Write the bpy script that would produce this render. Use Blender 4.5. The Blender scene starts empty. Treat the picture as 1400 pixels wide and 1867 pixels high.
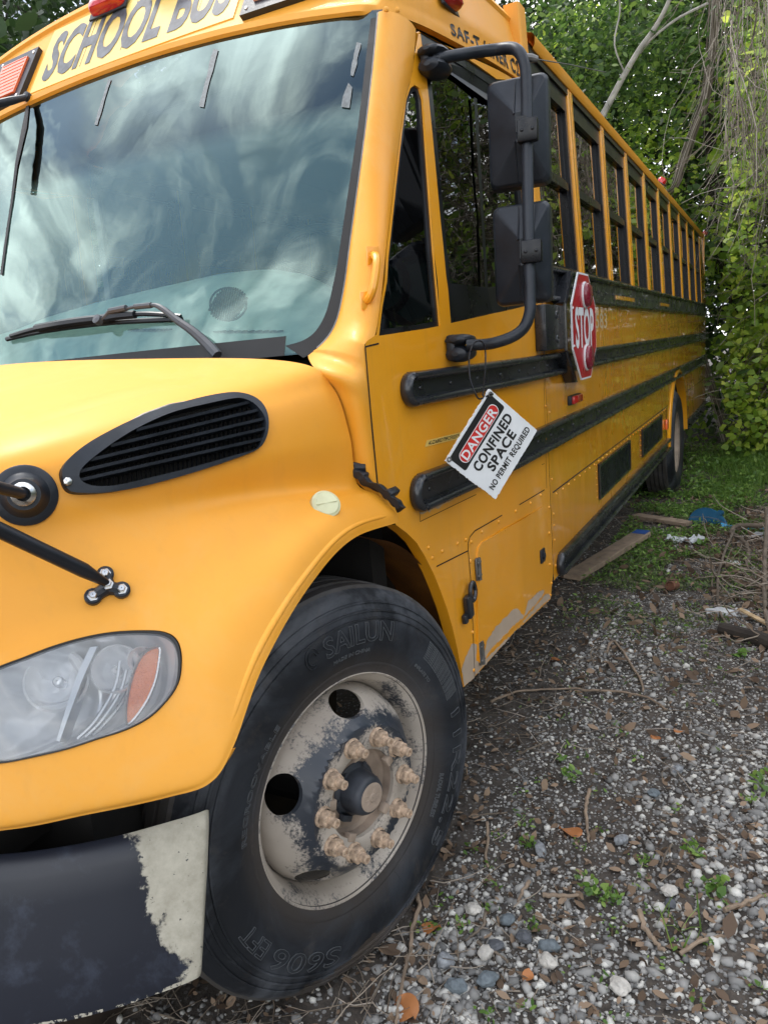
import bpy, bmesh, math, random
import numpy as np
from mathutils import Vector, Matrix, Euler, noise
from mathutils.geometry import delaunay_2d_cdt
from mathutils.bvhtree import BVHTree
random.seed(7); rng = np.random.default_rng(7)
R = math.radians
SC = bpy.context.scene
COL = SC.collection
# ------------------------------------------------------------------ camera
CF, CW, CH = 1343.732, 1400.0, 1867.0
CLOC = Vector((2.05061, -1.42683, 1.56221)); CROT = Euler((1.363942, 0.0875885, 0.480216), 'XYZ')
cam = bpy.data.cameras.new('camera'); camo = bpy.data.objects.new('camera', cam); COL.objects.link(camo)
camo.location = CLOC; camo.rotation_euler = CROT
cam.sensor_fit = 'HORIZONTAL'; cam.sensor_width = 36.0; cam.lens = CF / CW * 36.0
cam.clip_start = 0.02; cam.clip_end = 2000
SC.camera = camo
# ------------------------------------------------------------------ light
SUN_EL, SUN_AZ = R(64), R(292)       # azimuth of the direction towards the sun, from +y clockwise
EXPOSURE = 1.18
SC.view_settings.view_transform = 'Standard'; SC.view_settings.look = 'None'
SC.view_settings.exposure = EXPOSURE; SC.view_settings.gamma = 1.0
sl = bpy.data.lights.new('sun', 'SUN'); sl.energy = .95; sl.angle = R(10); sl.color = (1, .96, .9)
so = bpy.data.objects.new('sun', sl); COL.objects.link(so)
sd = Vector((math.sin(SUN_AZ) * math.cos(SUN_EL), math.cos(SUN_AZ) * math.cos(SUN_EL), math.sin(SUN_EL)))
so.rotation_euler = sd.to_track_quat('Z', 'Y').to_euler(); so.location = sd * 30
W = bpy.data.worlds.new('World'); SC.world = W; W.use_nodes = True
wn, wl = W.node_tree.nodes, W.node_tree.links
wn.clear()
def _wn(t, **k):
    n = wn.new(t)
    for a, v in k.items(): setattr(n, a, v)
    return n
wo = _wn('ShaderNodeOutputWorld'); bg = _wn('ShaderNodeBackground'); bg.inputs[1].default_value = 0.12
sky = _wn('ShaderNodeTexSky'); sky.sky_type = 'NISHITA'; sky.sun_disc = False
sky.sun_elevation = SUN_EL; sky.sun_rotation = SUN_AZ
tc = _wn('ShaderNodeTexCoord')
mp = _wn('ShaderNodeMapping'); mp.inputs['Scale'].default_value = (1.5, 1.0, 2.2); mp.inputs['Rotation'].default_value = (0.3, 0.2, 0.5)
n1 = _wn('ShaderNodeTexNoise'); n1.inputs['Scale'].default_value = 1.9; n1.inputs['Detail'].default_value = 9; n1.inputs['Roughness'].default_value = .58; n1.inputs['Distortion'].default_value = .9
r1 = _wn('ShaderNodeValToRGB'); r1.color_ramp.elements[0].position = .38; r1.color_ramp.elements[1].position = .56
n2 = _wn('ShaderNodeTexNoise'); n2.inputs['Scale'].default_value = 3.2; n2.inputs['Detail'].default_value = 8; n2.inputs['Distortion'].default_value = 1.2
r2 = _wn('ShaderNodeValToRGB')
r2.color_ramp.elements[0].position = .36; r2.color_ramp.elements[0].color = (2.7, 3.0, 3.7, 1)
r2.color_ramp.elements[1].position = .64; r2.color_ramp.elements[1].color = (18.0, 17.8, 17.4, 1)
mx = _wn('ShaderNodeMix', data_type='RGBA')
wl.new(tc.outputs['Generated'], mp.inputs[0]); wl.new(mp.outputs[0], n1.inputs['Vector']); wl.new(mp.outputs[0], n2.inputs['Vector'])
wl.new(n1.outputs[0], r1.inputs[0]); wl.new(n2.outputs[0], r2.inputs[0])
wl.new(r1.outputs[0], mx.inputs[0]); wl.new(sky.outputs[0], mx.inputs[6]); wl.new(r2.outputs[0], mx.inputs[7])
dp = _wn('ShaderNodeVectorMath', operation='DOT_PRODUCT'); dp.inputs[1].default_value = (math.sin(R(272)) * math.cos(R(65)), math.cos(R(272)) * math.cos(R(65)), math.sin(R(65)))
nm = _wn('ShaderNodeVectorMath', operation='NORMALIZE'); wl.new(tc.outputs['Generated'], nm.inputs[0]); wl.new(nm.outputs[0], dp.inputs[0])
pw = _wn('ShaderNodeMath', operation='POWER'); pw.inputs[1].default_value = 60; mxm = _wn('ShaderNodeMath', operation='MAXIMUM'); wl.new(dp.outputs['Value'], mxm.inputs[0]); mxm.inputs[1].default_value = 0; wl.new(mxm.outputs[0], pw.inputs[0])
gm = _wn('ShaderNodeMath', operation='MULTIPLY'); gm.inputs[1].default_value = 34; wl.new(pw.outputs[0], gm.inputs[0]); gm2 = _wn('ShaderNodeMath', operation='MULTIPLY'); wl.new(gm.outputs[0], gm2.inputs[0]); wl.new(n2.outputs[0], gm2.inputs[1])
ad = _wn('ShaderNodeMix', data_type='RGBA', blend_type='ADD'); ad.inputs[0].default_value = 1; wl.new(mx.outputs[2], ad.inputs[6]); wl.new(gm2.outputs[0], ad.inputs[7])
wl.new(ad.outputs[2], bg.inputs[0]); wl.new(bg.outputs[0], wo.inputs[0])

# ------------------------------------------------------------------ helpers
RM = CROT.to_matrix()
def ray(u, v):
    return RM @ Vector(((u - CW / 2) / CF, -(v - CH / 2) / CF, -1.0))
def on(u, v, ax, val):
    d = ray(u, v); i = 'xyz'.index(ax); return CLOC + d * ((val - CLOC[i]) / d[i])
def at(u, v, t): return CLOC + ray(u, v) * t
def px(p):
    q = RM.transposed() @ (Vector(p) - CLOC); return (CW / 2 + CF * q.x / -q.z, CH / 2 - CF * q.y / -q.z)

def setp(o, label=None, cat=None, group=None, kind=None):
    if label: o['label'] = label
    if cat: o['category'] = cat
    if group: o['group'] = group
    if kind: o['kind'] = kind
    return o
def thing(name, loc, label, cat, group=None, rz=0):
    o = bpy.data.objects.new(name, None); COL.objects.link(o); o.location = loc; o.rotation_euler = (0, 0, rz)
    o.empty_display_size = .1
    return setp(o, label, cat, group)
def attach(o, par):
    """world-space geometry o becomes a child of par and stays where it is"""
    o.parent = par
    if par.parent is None: o.location = -par.location
def mesh_obj(name, verts, faces, mats, par=None, smooth=True, mi=None, local=False):
    me = bpy.data.meshes.new(name)
    me.from_pydata([tuple(v) for v in verts], [], [tuple(f) for f in faces])
    if not isinstance(mats, (list, tuple)): mats = [mats]
    for m in mats: me.materials.append(m)
    if mi is not None and len(mi) == len(me.polygons): me.polygons.foreach_set('material_index', mi)
    me.validate(clean_customdata=False)
    if smooth: me.polygons.foreach_set('use_smooth', [True] * len(me.polygons))
    me.update()
    o = bpy.data.objects.new(name, me); COL.objects.link(o)
    if par is not None:
        if local: o.parent = par
        else: attach(o, par)
    return o
def sharp(o, ang=35):
    me = o.data; bm = bmesh.new(); bm.from_mesh(me)
    bmesh.ops.recalc_face_normals(bm, faces=bm.faces)
    a = R(ang)
    for e in bm.edges:
        if len(e.link_faces) == 2 and e.calc_face_angle(0) > a: e.smooth = False
    bm.to_mesh(me); bm.free(); return o
class G:
    """collects pieces, builds ONE mesh"""
    def __init__(s): s.v = []; s.f = []; s.m = []
    def add(s, v, f, m=0):
        b = len(s.v); s.v += [Vector(p) for p in v]; s.f += [tuple(i + b for i in q) for q in f]; s.m += [m] * len(f); return s
    def box(s, c, d, rot=None, m=0, bev=0.0):
        c = Vector(c); d = Vector(d) / 2
        if bev <= 0:
            v = [Vector((x * d.x, y * d.y, z * d.z)) for x in (-1, 1) for y in (-1, 1) for z in (-1, 1)]
            f = [(0, 1, 3, 2), (4, 6, 7, 5), (0, 4, 5, 1), (2, 3, 7, 6), (0, 2, 6, 4), (1, 5, 7, 3)]
        else:
            bm = bmesh.new(); bmesh.ops.create_cube(bm, size=1)
            for w in bm.verts: w.co = Vector((w.co.x * 2 * d.x, w.co.y * 2 * d.y, w.co.z * 2 * d.z))
            bmesh.ops.bevel(bm, geom=bm.edges[:], offset=bev, segments=2, affect='EDGES', profile=.5)
            bm.verts.index_update(); v = [w.co.copy() for w in bm.verts]; f = [tuple(w.index for w in q.verts) for q in bm.faces]; bm.free()
        if rot is not None:
            M = rot if isinstance(rot, Matrix) else Euler(rot).to_matrix()
            v = [M @ p for p in v]
        return s.add([p + c for p in v], f, m)
    def tube(s, pts, r, n=10, m=0, cap=True):
        pts = [Vector(p) for p in pts]; k = len(pts)
        if not isinstance(r, (list, tuple)): r = [r] * k
        V = []; F = []; up = None
        for i, p in enumerate(pts):
            t = (pts[min(i + 1, k - 1)] - pts[max(i - 1, 0)]).normalized()
            if up is None:
                up = t.orthogonal().normalized()
            else:
                up = (up - t * up.dot(t)); up = up.normalized() if up.length > 1e-6 else t.orthogonal().normalized()
            w = t.cross(up)
            for j in range(n):
                a = 2 * math.pi * j / n; V.append(p + (up * math.cos(a) + w * math.sin(a)) * r[i])
        for i in range(k - 1):
            for j in range(n): F.append((i * n + j, i * n + (j + 1) % n, (i + 1) * n + (j + 1) % n, (i + 1) * n + j))
        if cap: F.append(tuple(range(n))[::-1]); F.append(tuple((k - 1) * n + j for j in range(n)))
        return s.add(V, F, m)
    def lathe(s, prof, M, n=48, m=0, closed=False):
        """prof: (radius, height) pairs; axis = local z of matrix M"""
        V = []; F = []; k = len(prof)
        for (r, h) in prof:
            for j in range(n):
                a = 2 * math.pi * j / n; V.append(M @ Vector((r * math.cos(a), r * math.sin(a), h)))
        for i in range(k - 1):
            for j in range(n): F.append((i * n + j, i * n + (j + 1) % n, (i + 1) * n + (j + 1) % n, (i + 1) * n + j))
        return s.add(V, F, m)
    def grid(s, rows, m=0, close=False):
        nr = len(rows); nc = len(rows[0]); V = [p for r in rows for p in r]; F = []
        for i in range(nr - 1):
            for j in range(nc - 1 + (1 if close else 0)):
                a, b = i * nc + j, i * nc + (j + 1) % nc
                F.append((a, b, b + nc, a + nc))
        return s.add(V, F, m)
    def sweep(s, path, prof, m=0, side=Vector((1, 0, 0)), up=Vector((0, 0, 1)), cap=True):
        """prof points (out, up) swept along path"""
        rows = [[Vector(p) + side * a + up * b for (a, b) in prof] for p in path]
        s.grid(rows, m)
        if cap:
            s.add(rows[0], [tuple(range(len(prof)))], m); s.add(rows[-1], [tuple(range(len(prof)))[::-1]], m)
        return s
    def make(s, name, mats, par=None, smooth=True, ang=35, local=False):
        o = mesh_obj(name, s.v, s.f, mats, par, smooth, s.m, local)
        if smooth: sharp(o, ang)
        return o
def curve(pts, n=8, closed=False):
    """Catmull-Rom through pts"""
    P = [Vector(p) for p in pts]; k = len(P); out = []
    rng_ = range(k) if closed else range(k - 1)
    for i in rng_:
        if closed: a, b, c, d = P[(i - 1) % k], P[i], P[(i + 1) % k], P[(i + 2) % k]
        else: a, b, c, d = P[max(i - 1, 0)], P[i], P[i + 1], P[min(i + 2, k - 1)]
        for j in range(n):
            t = j / n
            out.append(.5 * ((2 * b) + (c - a) * t + (2 * a - 5 * b + 4 * c - d) * t * t + (3 * b - a - 3 * c + d) * t ** 3))
    if not closed: out.append(P[-1])
    return out
def inside(poly, p):
    x, y = p; c = False; n = len(poly); j = n - 1
    for i in range(n):
        xi, yi = poly[i][0], poly[i][1]; xj, yj = poly[j][0], poly[j][1]
        if (yi > y) != (yj > y) and x < (xj - xi) * (y - yi) / (yj - yi) + xi: c = not c
        j = i
    return c
def densify(poly, step):
    out = []; n = len(poly)
    for i in range(n):
        a = Vector(poly[i][:2]); b = Vector(poly[(i + 1) % n][:2]); k = max(1, int((b - a).length / step))
        out += [a + (b - a) * (j / k) for j in range(k)]
    return out
def np_inside(poly, X, Y):
    c = np.zeros(X.shape, bool); n = len(poly); j = n - 1
    for i in range(n):
        xi, yi = poly[i][0], poly[i][1]; xj, yj = poly[j][0], poly[j][1]
        if yi != yj:
            c ^= ((yi > Y) != (yj > Y)) & (X < (xj - xi) * (Y - yi) / (yj - yi) + xi)
        j = i
    return c
def cdt(outer, holes=(), step=.03, sy=None):
    sy = sy or step
    loops = [densify(outer, min(step, sy))] + [densify(h, min(step, sy)) for h in holes]
    V = []; E = []
    for L in loops:
        b = len(V); V += L; E += [(b + i, b + (i + 1) % len(L)) for i in range(len(L))]
    B = np.array([(p.x, p.y) for p in V])
    x0, y0 = B.min(0); x1, y1 = B.max(0)
    xs = np.arange(x0 + step / 2, x1, step); ys = np.arange(y0 + sy / 2, y1, sy)
    XX, YY = np.meshgrid(xs, ys); XX = XX.ravel(); YY = YY.ravel()
    ok = np_inside([tuple(p) for p in loops[0]], XX, YY)
    for L in loops[1:]: ok &= ~np_inside([tuple(p) for p in L], XX, YY)
    XX = XX[ok]; YY = YY[ok]
    if len(XX):
        keep = np.ones(len(XX), bool)
        for i in range(0, len(XX), 4000):
            dx = (XX[i:i + 4000, None] - B[None, :, 0]) / step; dy = (YY[i:i + 4000, None] - B[None, :, 1]) / sy
            keep[i:i + 4000] = (dx * dx + dy * dy).min(1) > .2
        V += [Vector((a, b)) for a, b in zip(XX[keep], YY[keep])]
    vo, eo, fo, _, _, _ = delaunay_2d_cdt(V, E, [], 0, 1e-6)
    cx = np.array([sum(vo[i].x for i in f) / len(f) for f in fo]); cy = np.array([sum(vo[i].y for i in f) / len(f) for f in fo])
    ok = np_inside([tuple(p) for p in loops[0]], cx, cy)
    for L in loops[1:]: ok &= ~np_inside([tuple(p) for p in L], cx, cy)
    F = [f for f, k in zip(fo, ok) if k]
    return vo, F
_txt = {}
def text2d(s, bold=0.0, sub=0.0, font_res=3, spacing=1.0):
    """flat text mesh in unit coords: height of caps about 0.7, origin centred; returns verts, faces, width, height"""
    cu = bpy.data.curves.new('lettering', 'FONT'); cu.body = s; cu.offset = bold; cu.resolution_u = font_res; cu.space_character = spacing
    o = bpy.data.objects.new('lettering', cu); COL.objects.link(o)
    dg = bpy.context.evaluated_depsgraph_get(); me = bpy.data.meshes.new_from_object(o.evaluated_get(dg))
    bm = bmesh.new(); bm.from_mesh(me)
    if sub:
        bmesh.ops.triangulate(bm, faces=bm.faces)
        for _ in range(3):
            L = [e for e in bm.edges if e.calc_length() > sub]
            if not L: break
            bmesh.ops.subdivide_edges(bm, edges=L, cuts=1); bmesh.ops.triangulate(bm, faces=bm.faces)
    bm.verts.index_update()
    V = [v.co.copy() for v in bm.verts]; F = [tuple(v.index for v in f.verts) for f in bm.faces]; bm.free()
    COL.objects.unlink(o); bpy.data.objects.remove(o); bpy.data.curves.remove(cu); bpy.data.meshes.remove(me)
    x0 = min(v.x for v in V); x1 = max(v.x for v in V); y0 = min(v.y for v in V); y1 = max(v.y for v in V)
    w, h = x1 - x0, y1 - y0
    V = [Vector(((v.x - x0) / w - .5, (v.y - y0) / h - .5, 0)) for v in V]     # unit box
    return V, F
def add_text(g, s, mapf, m=0, bold=.0, sub=0.0, spacing=1.0):
    V, F = text2d(s, bold, sub, spacing=spacing); g.add([mapf(v.x, v.y) for v in V], F, m)

# ------------------------------------------------------------------ materials
def nmat(name):
    m = bpy.data.materials.new(name); m.use_nodes = True; nt = m.node_tree; b = nt.nodes['Principled BSDF']
    return m, nt, b
def N(nt, t, ins=None, **k):
    n = nt.nodes.new(t)
    for a, v in k.items(): setattr(n, a, v)
    for a, v in (ins or {}).items(): n.inputs[a].default_value = v
    return n
def ramp(nt, src, a, b, ca=(0, 0, 0, 1), cb=(1, 1, 1, 1)):
    r = N(nt, 'ShaderNodeValToRGB'); r.color_ramp.elements[0].position = a; r.color_ramp.elements[1].position = b
    r.color_ramp.elements[0].color = ca; r.color_ramp.elements[1].color = cb; nt.links.new(src, r.inputs[0]); return r.outputs[0]
def noise_n(nt, scale, detail=5, rough=.55, dist=0, vec=None, coord='Object'):
    n = N(nt, 'ShaderNodeTexNoise', {'Scale': scale, 'Detail': detail, 'Roughness': rough, 'Distortion': dist})
    if vec is None: vec = N(nt, 'ShaderNodeTexCoord').outputs[coord]
    nt.links.new(vec, n.inputs['Vector']); return n.outputs[0]
def mixc(nt, fac, a, b):
    m = N(nt, 'ShaderNodeMix', data_type='RGBA')
    for s, v in ((0, fac), (6, a), (7, b)):
        if isinstance(v, (int, float, tuple)): m.inputs[s].default_value = v
        else: nt.links.new(v, m.inputs[s])
    return m.outputs[2]
def bump(nt, b, h, strength=.3, dist=.01):
    n = N(nt, 'ShaderNodeBump', {'Strength': strength, 'Distance': dist}); nt.links.new(h, n.inputs['Height']); nt.links.new(n.outputs[0], b.inputs['Normal']); return n
def math_n(nt, op, a, b=None):
    n = N(nt, 'ShaderNodeMath', operation=op)
    for i, v in enumerate((a, b)):
        if v is None: continue
        if isinstance(v, (int, float)): n.inputs[i].default_value = v
        else: nt.links.new(v, n.inputs[i])
    return n.outputs[0]
def plain(name, col, rough=.5, metal=0, var=.12, scale=20, bmp=0, coat=0, spec=.5):
    m, nt, b = nmat(name)
    b.inputs['Roughness'].default_value = rough; b.inputs['Metallic'].default_value = metal
    b.inputs['Coat Weight'].default_value = coat; b.inputs['Specular IOR Level'].default_value = spec
    nz = noise_n(nt, scale)
    c1 = tuple(c * (1 - var) for c in col) + (1,); c2 = tuple(min(1, c * (1 + var)) for c in col) + (1,)
    nt.links.new(ramp(nt, nz, .3, .7, c1, c2), b.inputs['Base Color'])
    nt.links.new(math_n(nt, 'MULTIPLY_ADD', nz, .25), b.inputs['Roughness'])
    b.inputs['Roughness'].links[0].from_node.inputs[2].default_value = max(0, rough - .12)
    if bmp: bump(nt, b, noise_n(nt, scale * 6, 6), bmp, .004)
    return m
def paint(name, col, faded, rough, coat, wave, blotch=2.0, dirt=.0):
    m, nt, b = nmat(name)
    tcn = N(nt, 'ShaderNodeTexCoord').outputs['Object']
    nz = noise_n(nt, blotch, 6, .6, .4, tcn)
    c = mixc(nt, ramp(nt, nz, .35, .68), col + (1,), faded + (1,))
    fine = noise_n(nt, 60, 4, .7, 0, tcn)
    c = mixc(nt, math_n(nt, 'MULTIPLY', ramp(nt, fine, .55, .8), .12), c, (faded[0] * .7, faded[1] * .62, faded[2] * .8 + .03, 1))
    # thin streaks of grime running down
    mpn = N(nt, 'ShaderNodeMapping', {'Scale': (14, 14, .7)}); nt.links.new(tcn, mpn.inputs[0])
    st = noise_n(nt, 1.6, 5, .6, 0, mpn.outputs[0])
    c = mixc(nt, math_n(nt, 'MULTIPLY', ramp(nt, st, .56, .78), dirt), c, (.28, .17, .06, 1))
    chip = math_n(nt, 'MULTIPLY', math_n(nt, 'GREATER_THAN', noise_n(nt, 26, 8, .75, .2, tcn), .735), .55)
    c = mixc(nt, chip, c, (.50, .30, .10, 1))
    spk = math_n(nt, 'MULTIPLY', math_n(nt, 'GREATER_THAN', noise_n(nt, 95, 4, .7, 0, tcn), .76), .7)
    c = mixc(nt, spk, c, (.16, .10, .05, 1))
    soft = noise_n(nt, 3.4, 7, .72, .9, tcn); c = mixc(nt, math_n(nt, 'MULTIPLY', ramp(nt, soft, .5, .72), .22), c, (.74, .45, .16, 1))
    nt.links.new(c, b.inputs['Base Color'])
    rr = ramp(nt, nz, .3, .7, (rough * .8,) * 3 + (1,), (min(1, rough * 1.35),) * 3 + (1,))
    nt.links.new(rr, b.inputs['Roughness'])
    b.inputs['Coat Weight'].default_value = coat; b.inputs['Coat Roughness'].default_value = .04
    if wave:
        wv = N(nt, 'ShaderNodeMapping', {'Scale': (1, 1.0, .6)}); nt.links.new(tcn, wv.inputs[0])
        bn = bump(nt, b, noise_n(nt, 3.2, 2.5, .5, .6, wv.outputs[0]), wave, .03)
        nt.links.new(bn.outputs[0], b.inputs['Coat Normal'])
    else:
        bump(nt, b, noise_n(nt, 160, 3, .6, 0, tcn), .05, .002)
    return m
M = {}
M['hood'] = paint('hood_paint', (.80, .325, .014), (.80, .36, .04), .52, .0, 0, 1.6, .10)
M['side'] = paint('side_paint', (.84, .335, .005), (.84, .355, .010), .24, .95, .16, 1.3, .22)
M['cab'] = paint('cab_paint', (.82, .330, .006), (.82, .355, .016), .34, .45, .05, 1.6, .16)
M['cap'] = paint('cap_paint', (.80, .32, .012), (.80, .36, .035), .46, .05, 0, 2.4, .12)
M['black'] = plain('black_trim', (.010, .011, .014), .30, var=.5, scale=9, spec=.35)
M['rail'] = plain('rub_rail_black', (.017, .019, .023), .27, var=.35, scale=7, coat=.2)
M['plastic'] = plain('black_plastic', (.017, .021, .028), .38, var=.3, scale=14, bmp=.12, spec=.35)
M['rubber'] = plain('rubber_gasket', (.02, .02, .02), .7)
M['dark'] = plain('dark_cavity', (.008, .007, .006), .95)
M['chrome'] = plain('bright_steel', (.62, .62, .60), .28, 1.0, var=.15, scale=40)
M['zinc'] = plain('dull_zinc', (.17, .165, .155), .5, .7, var=.3, scale=50)
M['white'] = plain('white_roof_paint', (.72, .72, .70), .5)
M['red'] = plain('red_lens', (.50, .012, .012), .16, coat=.6, var=.2)
M['redfade'] = plain('faded_red_lens', (.46, .035, .045), .22, coat=.4, var=.15)
M['maroon'] = plain('maroon_lens', (.20, .012, .03), .25, coat=.4)
M['amber'] = plain('amber_lens', (.72, .22, .02), .18, coat=.6)
M['orange'] = plain('orange_lens', (.85, .17, .05), .2, coat=.4)
M['salmon'] = plain('glare_lens', (.82, .42, .32), .22, coat=.5)  # pale glare painted into the colour of the inner warning lens
M['stopred'] = plain('stop_sign_red', (.42, .012, .02), .3, var=.12)
M['signwhite'] = plain('sign_white', (.74, .76, .77), .45, var=.05)
M['signblack'] = plain('sign_black', (.012, .012, .012), .5)
M['signred'] = plain('sign_red', (.60, .03, .025), .42)
M['peel'] = plain('primer_showing', (.44, .34, .25), .7, var=.14, scale=8, bmp=.2)
M['signyellow'] = plain('reflective_yellow', (.74, .52, .13), .42, var=.16, scale=5)
M['greylet'] = plain('crazed_black_letter', (.07, .075, .085), .5, var=.75, scale=26)
M['teal'] = plain('dashboard_vinyl', (.62, .66, .62), .7, var=.1)
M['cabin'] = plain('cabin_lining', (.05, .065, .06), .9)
M['marker'] = plain('bleached_marker_lens', (.55, .55, .33), .3, coat=.3)
M['tape'] = plain('old_tape', (.13, .145, .15), .6, var=.4, scale=80)
M['numgrey'] = plain('worn_number', (.52, .42, .26), .5)

def rim_material():
    m, nt, b = nmat('dusty_wheel_enamel'); tcn = N(nt, 'ShaderNodeTexCoord').outputs['Object']
    a = noise_n(nt, 7.5, 9, .68, .35, tcn); dust = noise_n(nt, 3, 4, .6, 0, tcn); sp = noise_n(nt, 120, 3, .7, 0, tcn)
    f = math_n(nt, 'ADD', a, math_n(nt, 'MULTIPLY', math_n(nt, 'SUBTRACT', sp, .5), .50))
    sx = N(nt, 'ShaderNodeSeparateXYZ'); nt.links.new(tcn, sx.inputs[0])
    # dark enamel shows on the ring round the bolt pad, dust cakes the lower and inner parts
    rad = math_n(nt, 'SQRT', math_n(nt, 'ADD', math_n(nt, 'MULTIPLY', sx.outputs[1], sx.outputs[1]), math_n(nt, 'MULTIPLY', sx.outputs[2], sx.outputs[2])))
    d = math_n(nt, 'ABSOLUTE', math_n(nt, 'SUBTRACT', rad, .184)); ring = math_n(nt, 'MULTIPLY', math_n(nt, 'SUBTRACT', .034, d), 6.0)
    ring = math_n(nt, 'MAXIMUM', ring, -.06)
    fac = ramp(nt, math_n(nt, 'ADD', f, ring), .47, .60)
    dc = ramp(nt, dust, .3, .7, (.34, .29, .24, 1), (.52, .465, .40, 1))
    nt.links.new(mixc(nt, fac, dc, (.035, .042, .055, 1)), b.inputs['Base Color'])
    nt.links.new(ramp(nt, fac, 0, 1, (.85,) * 3 + (1,), (.35,) * 3 + (1,)), b.inputs['Roughness'])
    bump(nt, b, f, .15, .003); return m
M['rim'] = rim_material()
M['dust'] = plain('dust_caked_steel', (.34, .265, .205), .85, var=.22, scale=14, bmp=.25)
M['nut'] = plain('rusty_lug_nut', (.46, .335, .235), .85, var=.45, scale=75, bmp=.10)
def tyre_material():
    m, nt, b = nmat('tyre_rubber'); tcn = N(nt, 'ShaderNodeTexCoord').outputs['Object']
    a = noise_n(nt, 4.5, 7, .62, .8, tcn); fine = noise_n(nt, 40, 4, .6, 0, tcn)
    c = ramp(nt, a, .46, .80, (.013, .015, .019, 1), (.045, .052, .064, 1))
    sx = N(nt, 'ShaderNodeSeparateXYZ'); nt.links.new(tcn, sx.inputs[0])
    rad = math_n(nt, 'SQRT', math_n(nt, 'ADD', math_n(nt, 'MULTIPLY', sx.outputs[1], sx.outputs[1]), math_n(nt, 'MULTIPLY', sx.outputs[2], sx.outputs[2])))
    # grey scuffs toward the shoulder, brown soil where it meets the ground and round the bead
    band = ramp(nt, math_n(nt, 'ADD', rad, math_n(nt, 'MULTIPLY', fine, .03)), .43, .49)
    c = mixc(nt, math_n(nt, 'MULTIPLY', band, math_n(nt, 'MULTIPLY', ramp(nt, a, .42, .62), .75)), c, (.12, .128, .145, 1))
    low = ramp(nt, math_n(nt, 'ADD', sx.outputs[2], math_n(nt, 'MULTIPLY', a, .12)), -.45, -.36, (1, 1, 1, 1), (0, 0, 0, 1))
    low = math_n(nt, 'MULTIPLY', math_n(nt, 'LESS_THAN', math_n(nt, 'ADD', sx.outputs[2], math_n(nt, 'MULTIPLY', a, .14)), -.36), .6)
    c = mixc(nt, low, c, (.10, .078, .06, 1))
    bead = math_n(nt, 'MULTIPLY', ramp(nt, math_n(nt, 'ADD', rad, math_n(nt, 'MULTIPLY', a, .06)), .33, .40, (1, 1, 1, 1), (0, 0, 0, 1)), .35)
    c = mixc(nt, bead, c, (.13, .105, .085, 1))
    mud = math_n(nt, 'MULTIPLY', ramp(nt, noise_n(nt, 11, 8, .75, .4, tcn), .56, .72), .30); c = mixc(nt, mud, c, (.12, .10, .085, 1))
    tread = math_n(nt, 'MULTIPLY', math_n(nt, 'GREATER_THAN', rad, .512), .45)
    c = mixc(nt, tread, c, (.11, .095, .08, 1))
    nt.links.new(c, b.inputs['Base Color']); b.inputs['Roughness'].default_value = .62; b.inputs['Specular IOR Level'].default_value = .3
    bump(nt, b, fine, .12, .002); return m
M['tyre'] = tyre_material()
M['tyreedge'] = plain('lettering_edge_highlight', (.085, .092, .10), .6)  # lighter colour imitates light catching the edges of the raised lettering
def bumper_material():
    m, nt, b = nmat('peeling_bumper_paint'); tcn = N(nt, 'ShaderNodeTexCoord').outputs['Object']
    sx = N(nt, 'ShaderNodeSeparateXYZ'); nt.links.new(N(nt, 'ShaderNodeNewGeometry').outputs['Position'], sx.inputs[0])
    big = noise_n(nt, 6, 8, .66, .3, tcn); mid = noise_n(nt, 34, 6, .7, 0, tcn)
    # bare patch on the outer end of the bumper; its ragged edge steps outwards towards the bottom
    z = math_n(nt, 'SUBTRACT', .76, sx.outputs[2])
    zc = math_n(nt, 'POWER', math_n(nt, 'MAXIMUM', z, 0), 2.0)
    edge = math_n(nt, 'ADD', -.618, math_n(nt, 'MULTIPLY', math_n(nt, 'MAXIMUM', math_n(nt, 'SUBTRACT', sx.outputs[2], .6), 0), .15))
    s = math_n(nt, 'SUBTRACT', sx.outputs[1], edge)
    s = math_n(nt, 'ADD', s, math_n(nt, 'MULTIPLY', math_n(nt, 'SUBTRACT', big, .5), .17))
    s = math_n(nt, 'ADD', s, math_n(nt, 'MULTIPLY', math_n(nt, 'SUBTRACT', mid, .5), .05))
    f = ramp(nt, s, 0.0, .008)
    # dark islands of paint left in the bare part
    isl = math_n(nt, 'GREATER_THAN', noise_n(nt, 55, 5, .7, 0, tcn), .66)
    f = math_n(nt, 'MULTIPLY', f, math_n(nt, 'SUBTRACT', 1.0, isl))
    lowe = math_n(nt, 'LESS_THAN', math_n(nt, 'ADD', sx.outputs[2], math_n(nt, 'MULTIPLY', big, .03)), .468)
    f = math_n(nt, 'MAXIMUM', f, math_n(nt, 'MULTIPLY', lowe, math_n(nt, 'GREATER_THAN', mid, .5)))
    scuff = ramp(nt, noise_n(nt, 7, 8, .7, .15, tcn), .52, .78, (.011, .014, .024, 1), (.055, .068, .10, 1))
    bare = ramp(nt, mid, .3, .7, (.36, .33, .26, 1), (.52, .49, .40, 1))
    nt.links.new(mixc(nt, f, scuff, bare), b.inputs['Base Color'])
    nt.links.new(ramp(nt, f, 0, 1, (.38,) * 3 + (1,), (.75,) * 3 + (1,)), b.inputs['Roughness'])
    bump(nt, b, f, .25, .003); return m
M['bumper'] = bumper_material()
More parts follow.
